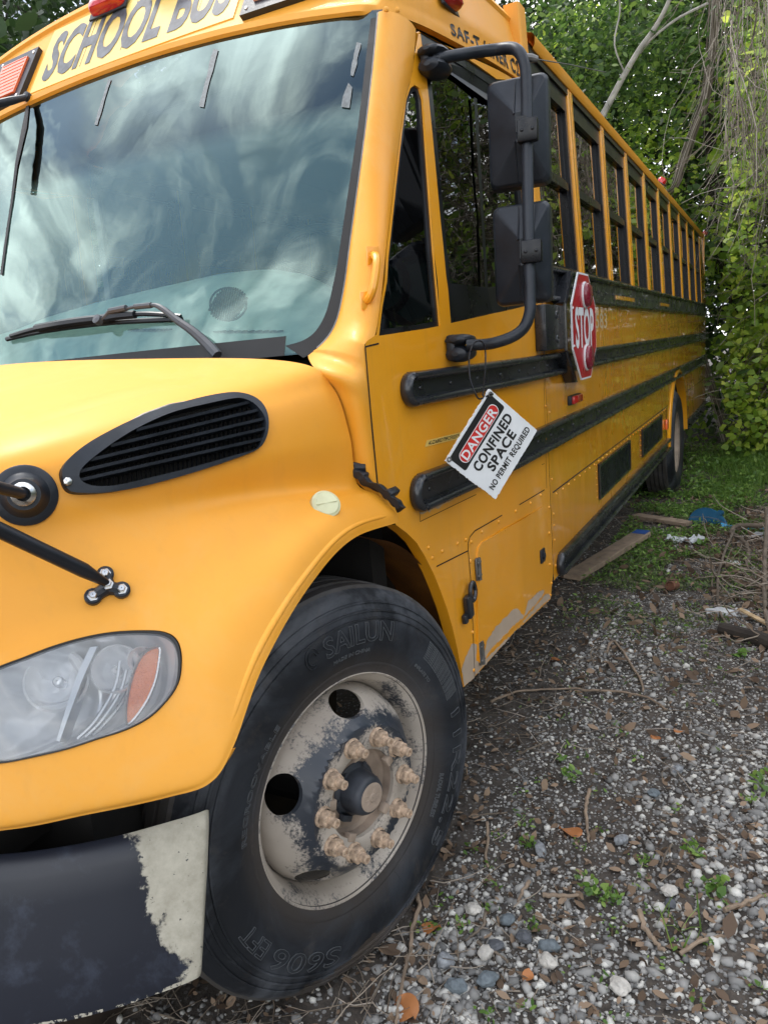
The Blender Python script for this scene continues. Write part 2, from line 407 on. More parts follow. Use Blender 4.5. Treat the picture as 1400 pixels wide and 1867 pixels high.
def glass(name, tint, ior, film=None, filmfac=0.0, band=None, wave=0, refl=1.0):
    m = bpy.data.materials.new(name); m.use_nodes = True; nt = m.node_tree; nt.nodes.clear()
    out = N(nt, 'ShaderNodeOutputMaterial'); tr = N(nt, 'ShaderNodeBsdfTransparent', {'Color': tint + (1,)})
    gl = N(nt, 'ShaderNodeBsdfGlossy', {'Roughness': 0.0}); fr = N(nt, 'ShaderNodeFresnel', {'IOR': ior})
    gl.inputs['Color'].default_value = (refl if isinstance(refl, tuple) else (refl,) * 3) + (1,)
    mx = N(nt, 'ShaderNodeMixShader'); nt.links.new(fr.outputs[0], mx.inputs[0])
    base = tr.outputs[0]
    if film:
        df = N(nt, 'ShaderNodeBsdfDiffuse', {'Color': film + (1,)}); m2 = N(nt, 'ShaderNodeMixShader'); m2.inputs[0].default_value = filmfac
        if band is not None:
            ps = N(nt, 'ShaderNodeSeparateXYZ'); nt.links.new(N(nt, 'ShaderNodeNewGeometry').outputs['Position'], ps.inputs[0])
            f = N(nt, 'ShaderNodeMapRange', {'From Min': band[0], 'From Max': band[1], 'To Min': 0.0, 'To Max': 1.0}); nt.links.new(ps.outputs[2], f.inputs[0])
            tcol = mixc(nt, f.outputs[0], tint + (1,), (.10, .10, .13, 1)); nt.links.new(tcol, tr.inputs[0])
            f2 = math_n(nt, 'MULTIPLY', math_n(nt, 'SUBTRACT', 1.0, f.outputs[0]), filmfac); nt.links.new(f2, m2.inputs[0])
        nt.links.new(tr.outputs[0], m2.inputs[1]); nt.links.new(df.outputs[0], m2.inputs[2]); base = m2.outputs[0]
    nt.links.new(base, mx.inputs[1]); nt.links.new(gl.outputs[0], mx.inputs[2])
    if wave:
        bn = N(nt, 'ShaderNodeBump', {'Strength': wave, 'Distance': .02}); nt.links.new(noise_n(nt, 2.4, 3, .5, .5), bn.inputs['Height'])
        nt.links.new(bn.outputs[0], gl.inputs['Normal']); nt.links.new(bn.outputs[0], fr.inputs['Normal'])
    nt.links.new(mx.outputs[0], out.inputs[0]); return m
M['wshield'] = glass('windshield_glass', (.70, .90, .85), 1.95, (.26, .44, .40), .15, (2.20, 2.26), .12, refl=(.78, 1.0, .97))
M['sglass'] = glass('side_window_glass', (.13, .145, .14), 2.0, wave=.05)
M['lens'] = glass('headlight_lens', (.86, .87, .88), 1.5, (.80, .81, .80), .13)
def leafmat(name, c1, c2, c3, trans=.35, rough=.5):
    m, nt, b = nmat(name)
    rnd = N(nt, 'ShaderNodeNewGeometry').outputs['Random Per Island']
    r = N(nt, 'ShaderNodeValToRGB'); r.color_ramp.elements[0].color = c1 + (1,); r.color_ramp.elements[1].color = c3 + (1,)
    e = r.color_ramp.elements.new(.6); e.color = c2 + (1,)
    nt.links.new(rnd, r.inputs[0]); nt.links.new(r.outputs[0], b.inputs['Base Color']); b.inputs['Roughness'].default_value = rough
    tl = N(nt, 'ShaderNodeBsdfTranslucent'); ms = N(nt, 'ShaderNodeMixShader'); ms.inputs[0].default_value = trans
    g = N(nt, 'ShaderNodeHueSaturation', {'Value': 1.5}); nt.links.new(r.outputs[0], g.inputs['Color']); nt.links.new(g.outputs[0], tl.inputs[0])
    nt.links.new(b.outputs[0], ms.inputs[1]); nt.links.new(tl.outputs[0], ms.inputs[2]); nt.links.new(ms.outputs[0], nt.nodes['Material Output'].inputs[0])
    return m
M['leaf'] = leafmat('tree_leaf', (.03, .065, .015), (.075, .14, .03), (.17, .25, .05), .45)
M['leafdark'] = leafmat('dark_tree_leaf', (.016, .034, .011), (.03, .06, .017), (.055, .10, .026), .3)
M['vine'] = leafmat('vine_leaf', (.13, .24, .03), (.30, .44, .05), (.54, .62, .10), .55)
M['weed'] = leafmat('weed_leaf', (.07, .15, .025), (.14, .26, .045), (.26, .38, .08), .35)
M['weedolive'] = leafmat('olive_ground_cover', (.06, .09, .03), (.12, .16, .05), (.2, .25, .09), .3)
M['litter'] = leafmat('dead_leaf_litter', (.07, .045, .03), (.18, .12, .075), (.34, .24, .16), .15, .8)
M['dryleaf'] = leafmat('fallen_orange_leaf', (.42, .16, .05), (.5, .2, .07), (.55, .26, .1), .2, .6)
M['twig'] = leafmat('dry_twig', (.14, .105, .075), (.28, .23, .175), (.46, .39, .32), 0, .85)
M['vinestem'] = leafmat('dry_vine_stem', (.09, .07, .05), (.24, .20, .16), (.44, .39, .33), 0, .85)
M['stone'] = leafmat('gravel_stone', (.14, .138, .132), (.32, .31, .29), (.66, .64, .58), 0, .85)
M['bark'] = plain('tree_bark', (.15, .12, .09), .9, var=.35, scale=12, bmp=.6)
M['palebark'] = plain('pale_bark', (.34, .32, .28), .85, var=.3, scale=9, bmp=.5)
M['darkbark'] = plain('dark_bark', (.035, .028, .022), .9, var=.35, scale=10, bmp=.5)
M['wood'] = plain('weathered_wood', (.27, .20, .14), .85, var=.3, scale=14, bmp=.5)
M['blue'] = plain('blue_plastic', (.012, .10, .20), .35, var=.15, scale=8, coat=.2)
M['skyblue'] = plain('bright_blue_plastic', (.03, .30, .60), .4, var=.15)
M['foam'] = plain('grey_foam', (.55, .56, .56), .8, var=.25, scale=30, bmp=.5)
M['bag'] = plain('thin_plastic_film', (.62, .64, .65), .3, var=.2, scale=18)
M['rust'] = plain('rusty_tin', (.16, .07, .04), .85, var=.4, scale=25, bmp=.4)
M['wire'] = plain('grey_wire', (.20, .21, .21), .5, .3)
def ground_material():
    m, nt, b = nmat('gravel_and_soil'); tcn = N(nt, 'ShaderNodeTexCoord').outputs['Object']
    big = noise_n(nt, .8, 5, .6, .6, tcn); mid = noise_n(nt, 9, 8, .7, .3, tcn); fine = noise_n(nt, 70, 6, .75, 0, tcn)
    soil = ramp(nt, mid, .3, .7, (.020, .016, .013, 1), (.105, .088, .072, 1))
    vo = N(nt, 'ShaderNodeTexVoronoi', {'Scale': 75.0, 'Randomness': 1.0}); nt.links.new(tcn, vo.inputs['Vector'])
    cs = N(nt, 'ShaderNodeSeparateColor'); nt.links.new(vo.outputs['Color'], cs.inputs[0])
    grit = ramp(nt, cs.outputs[0], .1, 1.0, (.05, .05, .052, 1), (.46, .45, .43, 1))
    has = math_n(nt, 'MULTIPLY', math_n(nt, 'GREATER_THAN', cs.outputs[1], .52), math_n(nt, 'LESS_THAN', vo.outputs['Distance'], .42))
    amt = ramp(nt, big, .34, .6)
    c = mixc(nt, math_n(nt, 'MULTIPLY', has, amt), soil, grit)
    c = mixc(nt, math_n(nt, 'MULTIPLY', ramp(nt, fine, .5, .75), .35), c, (.20, .16, .12, 1))
    nt.links.new(c, b.inputs['Base Color']); b.inputs['Roughness'].default_value = .95
    hh = math_n(nt, 'ADD', math_n(nt, 'MULTIPLY', has, .6), math_n(nt, 'ADD', mid, math_n(nt, 'MULTIPLY', fine, .5)))
    bump(nt, b, hh, .9, .012); return m
M['ground'] = ground_material()
# ================================================================== GROUND
def gz(x, y):
    """height of the soil"""
    h = .05 * (noise.noise(Vector((x * .35, y * .35, 3.1)))) + .022 * noise.noise(Vector((x * 1.6, y * 1.6, 9.2))) + .008 * noise.noise(Vector((x * 6, y * 6, 1.2)))
    h += .03 * max(0, min(1, (x - 1.6) / .5)) * max(0, min(1, (y - 1.8) / 1.0))
    for (wx, wy) in ((1.09, 0), (1.09, 6.31)):
        d = math.hypot((x - wx) * 1.2, y - wy)
        if d < .9: h *= max(0, (d - .3) / .6) if d > .3 else 0
    return h - .004
def spaced(lo, hi, a, b, fine, grow):
    out = list(np.arange(a, b + 1e-6, fine)); s = fine; x = b
    while x < hi: s *= grow; x += s; out.append(x)
    s = fine; x = a
    while x > lo: s *= grow; x -= s; out.insert(0, x)
    return out
gxs = spaced(-90, 90, .3, 3.0, .035, 1.16); gys = spaced(-60, 110, -1.0, 6.0, .035, 1.14)
g = G(); g.grid([[Vector((x, y, gz(x, y))) for x in gxs] for y in gys])
ground = mesh_obj('ground', g.v, g.f, M['ground']); setp(ground, kind='structure')

# ================================================================== BUS
BL = Vector((0, 3.5, 0))
bus = thing('school_bus', BL, 'yellow school bus parked on the gravel with its nose and front left wheel nearest', 'bus')
P0, Y0, NP = .712, 2.223, 9           # window pitch, first full window post, number of windows behind it
YEND = 9.15
AY, AR = 6.10, .70                    # rear wheel arch
def low_x(y): return 1.22 - .068 * max(0.0, 1.1 - y)
def up_x(y): return 1.186 - .11 * max(0.0, 1.6 - y) ** 2
def cabx(y, z):
    a = low_x(y); b = up_x(y)
    if z <= 1.75: return a
    t = (z - 1.75) / (2.50 - 1.75)
    if t <= 1: return a + (b - a) * (t * t * (3 - 2 * t) * .35 + t * .65)
    return b - .22 * (z - 2.50)
def bodx(z): return 1.22 if z < 1.85 else 1.22 - .036 * (z - 1.85) / .81
def side_hit(u, v, off=0.0):
    x = 1.2
    for _ in range(12):
        p = on(u, v, 'x', x); x = (cabx(p.y, p.z) if p.y < 1.56 else bodx(p.z)) + off
    return on(u, v, 'x', x)
SX = lambda y, z, o=0: (cabx(y, z) if y < 1.56 else bodx(z)) + o
def side_pt(y, z, o=0): return Vector((SX(y, z, o), y, z))
# ---- windscreen surface
ZB, ZT = 1.60, 2.58
def gy(x, z):
    s = (z - ZB) / (ZT - ZB)
    return (.10 + .14 * x * x) * (1 - s) + (.635 + .02 * x * x + .02 * abs(x) ** 5) * s - .03 * math.sin(math.pi * max(0, min(1, s)))
def glass_hit(u, v, off=0.0):
    p = on(u, v, 'y', .3)
    for _ in range(25): p = on(u, v, 'y', gy(p.x, p.z) - off)
    return p
def ztop(x): return 2.60 - .09 * x * x      # lower edge of the header over the glass
def xedge(z): return 1.052 - .0 * (z - ZB)

def gmir(p): return Vector((-p.x, p.y, p.z))
# ---- body side behind the cab (both sides)
def dome(g, p, n, r=.006, h=.004, m=0, k=7):
    n = Vector(n).normalized(); a = n.orthogonal().normalized(); b = n.cross(a); p = Vector(p)
    rows = [[p + (a * math.cos(2 * math.pi * j / k) + b * math.sin(2 * math.pi * j / k)) * r * c + n * h * s for j in range(k)] for c, s in ((1, -.3), (.9, .5), (.5, .95))]
    V = [q for w in rows for q in w] + [p + n * h]; F = []
    for i in range(2):
        for j in range(k): F.append((i * k + j, i * k + (j + 1) % k, (i + 1) * k + (j + 1) % k, (i + 1) * k + j))
    for j in range(k): F.append((2 * k + j, 2 * k + (j + 1) % k, 3 * k))
    g.add(V, F, m)
def arc_pts(cy, cz, r, a0, a1, n=28): return [(cy + r * math.cos(R(a0 + (a1 - a0) * i / n)), cz + r * math.sin(R(a0 + (a1 - a0) * i / n))) for i in range(n + 1)]
ZSK = .565
# lower side panel outline with the rear arch
a1 = math.degrees(math.asin((ZSK - .495) / AR))
lowpan = [(1.562, ZSK)] + [(y, z) for y, z in arc_pts(AY, .495, AR, 180 - a1, a1)] + [(YEND, ZSK), (YEND, 1.86), (1.562, 1.86)]
cv, cf = cdt(lowpan, [], .10, .10)
for s, nm in ((1, 'side_panel'), (-1, 'side_panel')):
    g = G(); g.add([Vector((s * bodx(p.y), p.x, p.y)) for p in cv], cf if s > 0 else [f[::-1] for f in cf])
    if s > 0:      # rivets and folded seam lines on the visible side
        for y in np.arange(1.66, 5.3, .108):
            dome(g, (1.22, y, .925), (1, 0, 0)); 
        for z in np.arange(.62, .93, .115): dome(g, (1.22, 1.60, z), (1, 0, 0))
        for z in np.arange(1.0, 1.42, .14): dome(g, (1.22, 1.60, z), (1, 0, 0))
        for y in (1.6, 3.0, 5.24): dome(g, (1.22, y, .80), (1, 0, 0), .005)
        for y0 in (2.49, 3.93):
            for k in range(6):
                dome(g, (1.22, y0 - .03, .74 + k * .035), (1, 0, 0), .004)
    o = g.make('side_panel', M['side'], bus, ang=50)
# seams: narrow dark gaps let into the panel face
g = G()
g.box((1.2212, (1.60 + 5.38) / 2, .9425), (.0024, 5.38 - 1.60, .004))
g.box((1.2212, (6.78 + YEND) / 2, .9425), (.0024, YEND - 6.78, .004))
g.box((1.2212, 5.27, .75), (.0024, .004, .37))
g.make('panel_seam', M['dark'], bus)
# wheel arch lip (rear)
g = G(); arc = arc_pts(AY, .495, AR, 180 - a1, a1, 40)
g.grid([[Vector((1.219, AY + (y - AY) * k, .495 + (z - .495) * k)) + Vector((o, 0, 0)) for (o, k) in ((0, 1.045), (.010, 1.035), (.018, 1.015), (.018, .985), (-.02, .98), (-.06, .98))] for y, z in arc])
g.make('arch_trim', M['side'], bus)
for cy_, r_, x1 in ((AY, .70, 1.17),):
    for s in (1, -1):
        g = G(); g.grid([[Vector((s * x, cy_ + r_ * .985 * math.cos(a), .495 + r_ * .985 * math.sin(a))) for x in (.45, .8, x1)] for a in np.linspace(math.pi + .1, -.1, 26)])
        g.add([Vector((s * .45, cy_ + (r_ + .1) * math.cos(a), .495 + (r_ + .1) * math.sin(a))) for a in np.linspace(0, 2 * math.pi, 24, endpoint=False)], [tuple(range(24))])
        g.make('wheel_well', M['dark'], bus)
# rub rails
def rail_prof(h, d=.034, lip=.024):
    """black pressed rail: round lips top and bottom, sunken web"""
    hh = h / 2; P = []
    P.append((-.01, -hh)); P += [(d * .5, -hh - .001), (d * .85, -hh + lip * .12), (d, -hh + lip * .45), (d * .88, -hh + lip * .82), (d * .5, -hh + lip), (d * .14, -hh + lip * 1.02)]
    P += [(d * .12, 0), (d * .14, hh - lip * 1.02), (d * .5, hh - lip), (d * .88, hh - lip * .82), (d, hh - lip * .45), (d * .85, hh - lip * .12), (d * .5, hh + .001), (-.01, hh)]
    return P
def rail_path(z, y0, y1, n=14):
    ys = [y0 + (min(y1, 1.6) - y0) * i / n for i in range(n + 1)] if y0 < 1.6 else [y0]
    if y1 > max(ys) + .01: ys += list(np.linspace(max(ys), y1, 10))[1:]
    return [side_pt(y, z) for y in ys]
def rub_rail(z, h, y0, y1, cap=True, mirror=False, bolts=True):
    g = G(); path = rail_path(z, y0, y1)
    g.sweep(path, rail_prof(h))
    if cap:       # rounded end: the lip turns round the web
        pr = rail_prof(h); c = path[0]
        rows = []
        for i in range(13):
            a = math.pi / 2 + math.pi * i / 12
            rr = h / 2 - .011; dirv = Vector((0, math.cos(a) * 1.0, math.sin(a)))
            cen = c + dirv * rr
            ring = [cen + dirv * (.013 * math.cos(b)) + Vector((1, 0, 0)) * (.012 + .019 * math.sin(b)) for b in np.linspace(0, 2 * math.pi, 9)[:-1]]
            rows.append(ring)
        g.grid(rows, close=True)
        fan = [c + Vector((.005, math.cos(math.pi / 2 + math.pi * i / 12) * (h / 2 - .02), math.sin(math.pi / 2 + math.pi * i / 12) * (h / 2 - .02))) for i in range(13)]
        g.add(fan, [tuple(range(13))])
    if bolts:
        y = y0 + .06
        while y < min(y1, 6): dome(g, side_pt(y, z, .004), (1, 0, 0), .008, .005); y += .19
    o = g.make('rub_rail', M['rail'], bus, ang=60)
    if mirror:
        v = [Vector((-p.x, p.y, p.z)) for p in g.v]; mesh_obj('rub_rail', v, [f[::-1] for f in g.f], M['rail'], bus, True)
    return o
rub_rail(1.472, .092, .385, YEND)
rub_rail(1.186, .106, .395, YEND)
rub_rail(.612, .10, 1.66, 5.36, bolts=False)
rub_rail(.60, .10, 6.84, YEND - .1, cap=False, bolts=False)
rub_rail(1.795, .140, 1.61, YEND, cap=False)
rub_rail(1.330, .19, -5, -4.9, cap=False, bolts=False) if False else None
g = G(); g.box((-1.232, 5.2, 1.47), (.03, 7.8, .09)); g.box((-1.232, 5.2, 1.19), (.03, 7.8, .1)); g.box((-1.232, 5.2, 1.77), (.03, 7.8, .1)); g.make('rub_rail', M['rail'], bus)
for _y, _l in ((3.39, .62), (5.2, .5)): g = G(); g.box((1.2260, _y, 1.782), (.004, _l, .022)); g.make('bare_strip', M['side'], bus)
# windows: posts, black frames, panes
SILL, HEAD = 1.852, 2.655
def wpt(s, y, z, o=0): return Vector((s * (bodx(z) + o), y, z))
def slab(g, s, y0, y1, z0, z1, o0, o1, m=0, n=1):
    """box following the side slope"""
    V = [wpt(s, y, z, o) for o in (o0, o1) for z in (z0, z1) for y in (y0, y1)]
    g.add(V, [(0, 1, 3, 2), (4, 6, 7, 5), (0, 4, 5, 1), (2, 3, 7, 6), (0, 2, 6, 4), (1, 5, 7, 3)], m)
def make_post(y, s=1, w=.082):
    g = G()
    prof = [(-.05, 0), (.004, 0), (.010, .006), (.010, w * .42), (.005, w * .5), (.010, w * .58), (.010, w - .006), (.004, w), (-.05, w)]
    rows = [[Vector((s * (bodx(z) + a), y + b, z)) for a, b in prof] for z in (SILL - .012, 2.2, HEAD + .02)]
    g.grid(rows); g.add(rows[0], [tuple(range(9))]); return g.make('window_post', M['side'], bus, ang=30)
def make_window(y0, y1, s=1, sash=True):
    g = G()
    slab(g, s, y0, y1, HEAD - .085, HEAD + .02, -.035, -.002)      # header band
    slab(g, s, y0, y1, HEAD - .012, HEAD + .02, -.002, .008)
    slab(g, s, y0, y1, SILL - .02, SILL + .028, -.035, -.001)
    slab(g, s, y0, y0 + .022, SILL + .028, HEAD - .085, -.045, -.003)
    slab(g, s, y1 - .03, y1, SILL + .028, HEAD - .085, -.045, -.003)
    slab(g, s, y1 - .055, y1 - .03, SILL + .028, HEAD - .085, -.045, -.016)
    slab(g, s, y0 + .022, y1 - .055, 2.228, 2.262, -.045, -.008)
    slab(g, s, y0 + .022, y1 - .055, 2.262, 2.272, -.045, -.014)
    fr = g.make('window_frame', M['black'], bus, smooth=False)
    q = G()
    V = [wpt(s, y, z, o) for (z, o) in ((SILL + .02, -.030), (2.23, -.030)) for y in (y0 + .015, y1 - .03)] + [wpt(s, y, z, o) for (z, o) in ((2.25, -.022), (HEAD - .08, -.022)) for y in (y0 + .015, y1 - .03)]
    q.add(V, [(0, 1, 3, 2), (4, 5, 7, 6)] if s > 0 else [(0, 2, 3, 1), (4, 6, 7, 5)])
    p = q.make('pane', M['sglass'], None, smooth=False); p.parent = fr
    return fr
for s in (1, -1):
    for k in range(-1, NP + 1):
        y = Y0 + k * P0
        if k < NP:
            if s == 1 or k < NP: make_window(y + .082 if k >= 0 else 1.60, Y0 + (k + 1) * P0, s)
        if k >= 0 and k < NP: make_post(y, s)
# yellow corner panel behind the last window, rear wall, rear skirt
g = G(); y = Y0 + NP * P0
for s in (1, -1): slab(g, s, y, YEND, SILL - .01, HEAD + .03, -.04, .006)
g.box((0, YEND - .02, 1.65), (2.42, .03, 2.15)); g.make('rear_wall', M['side'], bus)
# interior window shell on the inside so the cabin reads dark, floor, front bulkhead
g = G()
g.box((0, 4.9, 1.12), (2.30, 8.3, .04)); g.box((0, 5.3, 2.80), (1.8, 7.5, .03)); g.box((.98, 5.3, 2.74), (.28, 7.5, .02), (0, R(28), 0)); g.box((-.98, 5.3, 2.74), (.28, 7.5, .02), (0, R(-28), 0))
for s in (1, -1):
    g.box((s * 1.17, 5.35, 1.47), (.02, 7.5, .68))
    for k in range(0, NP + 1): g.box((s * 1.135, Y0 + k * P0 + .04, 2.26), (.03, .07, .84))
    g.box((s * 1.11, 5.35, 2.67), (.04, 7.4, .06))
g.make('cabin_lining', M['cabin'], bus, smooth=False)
# seats
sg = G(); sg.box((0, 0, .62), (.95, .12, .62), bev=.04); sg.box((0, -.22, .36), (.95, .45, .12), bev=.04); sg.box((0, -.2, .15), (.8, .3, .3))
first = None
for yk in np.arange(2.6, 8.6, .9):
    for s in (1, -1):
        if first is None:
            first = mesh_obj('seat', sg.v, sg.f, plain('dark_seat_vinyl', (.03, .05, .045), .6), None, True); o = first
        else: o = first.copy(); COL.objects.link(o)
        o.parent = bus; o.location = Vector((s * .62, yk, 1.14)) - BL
# drip rail and roof
g = G(); prof = [(-.035, -.03), (.012, -.03), (.020, -.018), (.022, .012), (.012, .026), (-.005, .03), (-.05, .045)]
ys = list(np.linspace(1.66, YEND + .01, 90))
for s in (1, -1):
    rows = []
    for y in ys:
        j = .0035 * noise.noise(Vector((y * 3, s, 0)))
        rows.append([Vector((s * (1.185 + a), y, 2.70 + b + j)) for a, b in prof])
    g.grid(rows)
g.make('drip_rail', M['cap'], bus)
def roof_prof(x0=1.168, z0=2.715, zt=3.08):
    return [(x0 * math.cos(R(a)), z0 + (zt - z0) * (1 - math.cos(R(a)) ** 2.2)) for a in np.linspace(0, 90, 15)]
rp = roof_prof()
full = [(x, z) for x, z in rp] + [(-x, z) for x, z in rp[::-1][1:]]
g = G(); ny = 30
ysr = list(np.linspace(1.60, YEND, ny))
V = []; 
rows = [[Vector((x, y, z + .004 * math.sin(y * 9) * 0)) for x, z in full] for y in ysr]
g.grid(rows)
mi = []
for i in range(len(ysr) - 1):
    for j in range(len(full) - 1): mi.append(0 if (j < 3 or j > len(full) - 5) else 1)
g.m = mi
g.make('roof', [M['cap'], M['white']], bus)

# ---- cab side: one skin with the window openings and the wheel arch
def yz(u, v): p = side_hit(u, v); return (p.y, p.z)
tri_win = [yz(*p) for p in [(691, 612), (697, 560), (708, 470), (722, 340), (733, 240), (741, 180), (748, 160), (756, 154), (765, 160), (771, 180), (776, 250), (783, 350), (791, 460), (800, 560), (803, 594), (770, 600), (730, 606)]]
# quarter pane rises nearly to the header in the real cab; main pane beside it
mw_top = lambda y: 2.44 + .03 * (y - .67)
main_win = [yz(822, 589), yz(900, 571), (1.45, 1.712), (1.45, 2.505), yz(905, 143), yz(835, 95), yz(766, 57), yz(780, 160), yz(790, 260), yz(803, 400), yz(813, 500)]
archp = [yz(*p) for p in [(722, 957), (742, 972), (760, 990), (775, 1015), (790, 1045), (803, 1077), (815, 1110), (825, 1145), (833, 1180), (840, 1215), (845, 1253)]]
cab_out = archp + [yz(862, 1238), yz(940, 1150), (1.50, .503), (1.535, .57), (1.557, .60), (1.557, 2.52), (1.1, 2.485), (.75, 2.47), yz(764, 56), yz(757, 90)] + [yz(*p) for p in [(752, 130), (742, 170), (728, 260), (716, 360), (704, 460), (696, 540), (686, 610), (668, 622)]] + [yz(*p) for p in [(665, 632), (671, 700), (676, 760), (683, 830), (689, 895), (702, 930)]]
cvv, cff = cdt(cab_out, [tri_win, main_win], .035, .035)
g = G(); g.add([side_pt(p.x, p.y) for p in cvv], cff)
def returns(g, loop, d, m=0):
    L = [side_pt(a, b) for a, b in loop]; L2 = [p + Vector((-d, 0, 0)) for p in L]
    g.grid([L + [L[0]], L2 + [L2[0]]], m)
returns(g, tri_win, .022); returns(g, main_win, .022)
g.grid([[side_pt(a, b) for a, b in archp], [side_pt(a, b) + Vector((-.035, 0, 0)) for a, b in archp]])
for s0 in (1,):
    # rivets along the lower panels
    for u, v in [(806, 1005), (834, 991), (849, 984), (859, 988), (878, 970), (909, 951), (940, 932), (967, 917), (781, 998), (788, 1017), (857, 1023), (861, 1153), (863, 1222),
                 (1001, 925), (1001, 972), (1002, 1029), (1005, 1063), (1003, 1085), (985, 903), (994, 740), (994, 800)]:
        p = side_hit(u, v); dome(g, p, (1, 0, 0), .007, .005)
g.make('cab_side', M['cab'], bus, ang=40)
g = G(); g.add([Vector((-p.x, p.y, p.z)) for p in [side_pt(q.x, q.y) for q in cvv]], [f[::-1] for f in cff]); g.make('cab_side', M['cab'], bus)
# panel gaps on the cab
def groove(g, pts, w=.004, o=.0012, m=0):
    P = [Vector(p) for p in pts]
    rows = []
    for i, p in enumerate(P):
        t = (P[min(i + 1, len(P) - 1)] - P[max(i - 1, 0)]).normalized(); n = t.cross(Vector((1, 0, 0))).normalized()
        rows.append([p + n * w / 2 + Vector((o, 0, 0)), p - n * w / 2 + Vector((o, 0, 0))])
    g.grid(rows, m)
def yline(pts, o=0, n=12):
    L = [];
    for i in range(len(pts) - 1):
        for j in range(n): 
            t = j / n; L.append(side_pt(pts[i][0] * (1 - t) + pts[i + 1][0] * t, pts[i][1] * (1 - t) + pts[i + 1][1] * t, o))
    L.append(side_pt(*pts[-1], o)); return L
g = G()
groove(g, yline([yz(665, 632), yz(676, 760), yz(689, 895)]), .006)
groove(g, yline([yz(665, 632), yz(690, 626)]), .004)
groove(g, yline([yz(990, 560), yz(991, 691), yz(996, 890)]), .004)
groove(g, yline([yz(795, 1033), yz(853, 1004)]), .004)
groove(g, [side_hit(*p) for p in [(865, 1240), (862, 1150), (858, 1060), (853, 1004), (853, 990), (856, 979), (865, 968), (900, 948), (950, 918), (992, 893)]], .004)
groove(g, [side_hit(*p) for p in [(765, 950), (765, 925)]], .002)
groove(g, [side_hit(*p) for p in [(765, 951), (860, 905), (992, 845)]], .002)
g.make('panel_seam', M['dark'], bus, smooth=False)
# access door (raised pan with rounded corners) + peeled primer low down
door = [(872, 1208), (869, 1180), (868, 1100), (868, 1010), (870, 998), (877, 988), (920, 963), (985, 925), (989, 928), (990, 940), (991, 1010), (991, 1082), (985, 1092), (930, 1147), (890, 1190), (879, 1206)]
dl = [side_hit(u, v) for u, v in door]
dyz = [(p.y, p.z) for p in dl]
dv, df = cdt(dyz, [], .03, .03)
g = G(); b = len(g.v)
g.add([side_pt(p.x, p.y, .006) for p in dv], df, 0)
L0 = [side_pt(a, b_, -.001) for a, b_ in dyz]; cy0 = sum(a for a, _ in dyz) / len(dyz); cz0 = sum(b_ for _, b_ in dyz) / len(dyz)
L1 = [side_pt(a, b_, .006) for a, b_ in dyz]
g.grid([L0 + [L0[0]], L1 + [L1[0]]])
def patch(g, pts, o, m, lift=.0006):
    pl = [side_hit(u, v) for u, v in pts]; q = [(p.y, p.z) for p in pl]
    jit = []
    for p in densify(q, .012): jit.append((p.x + random.uniform(-.004, .004), p.y + random.uniform(-.004, .004)))
    v_, f_ = cdt(jit, [], .05, .05); g.add([side_pt(p.x, p.y, o + lift) for p in v_], f_, m)
patch(g, [(880, 1186), (884, 1168), (903, 1140), (921, 1122), (932, 1111), (941, 1110), (952, 1124), (960, 1096), (975, 1083), (982, 1077), (989, 1074), (989, 1080), (984, 1089), (930, 1144), (890, 1186), (881, 1202)], .006, 1)
g.make('access_door', [M['cab'], M['peel']], bus, ang=50)
g = G(); patch(g, [(841, 1218), (858, 1176), (870, 1174), (868, 1205), (876, 1212), (900, 1187), (940, 1150), (862, 1237), (846, 1250)], 0, 0, .0008)
g.make('primer_patch', M['peel'], bus, smooth=False); g = G(); patch(g, [(763, 918), (800, 905), (835, 880), (848, 872), (838, 900), (826, 912), (800, 925), (775, 935), (764, 936)], 0, 0, .0008)
g.make('primer_patch', M['peel'], bus, smooth=False); g = G(); patch(g, [(992, 1085), (1001, 1082), (1003, 1090), (960, 1130), (940, 1149), (958, 1127)], 0, 0, .0008)
g.make('primer_patch', M['peel'], bus, smooth=False)
# hinges, latch, lock
def plate_at(g, u, v, w, h, d, m=0, tilt=0, off=0, bev=.003):
    p = side_hit(u, v); g.box(p + Vector((d / 2 + off, 0, 0)), (d, w, h), (tilt, 0, 0), m, bev)
for (u, v, h) in ((869, 1037, .075), (875, 1190, .080)):
    g = G(); plate_at(g, u, v, .034, h, .008); p = side_hit(u, v); g.tube([p + Vector((.010, 0, -h / 2)), p + Vector((.010, 0, h / 2))], .0065, 8)
    for dz in (-.3, .3):
        for dy in (-.010, .010): dome(g, p + Vector((.010, dy, dz * h)), (1, 0, 0), .0045, .004)
    g.make('hinge', M['zinc'], bus)
g = G(); p = side_hit(985, 1013); g.box(p + Vector((.008, 0, 0)), (.012, .055, .055), None, 0, .004); g.tube([p + Vector((.012, 0, 0)), p + Vector((.020, 0, 0))], .013, 12); g.make('door_lock', M['plastic'], bus)
g = G(); a, b_ = side_hit(852, 1078), side_hit(843, 1128); ax_ = (b_ - a).normalized()
ring = [a + Vector((.018, math.cos(t) * .022, math.sin(t) * .030)) for t in np.linspace(0, 2 * math.pi, 17)]
g.tube(ring, .0075, 7, cap=False); g.box(a * .45 + b_ * .55 + Vector((.014, 0, 0)), (.022, .036, .075), (.12, 0, 0), 0, .005); g.box(b_ + Vector((.010, 0, .0)), (.016, .024, .030), None, 0, .004); g.make('hood_catch', M['rail'], bus)
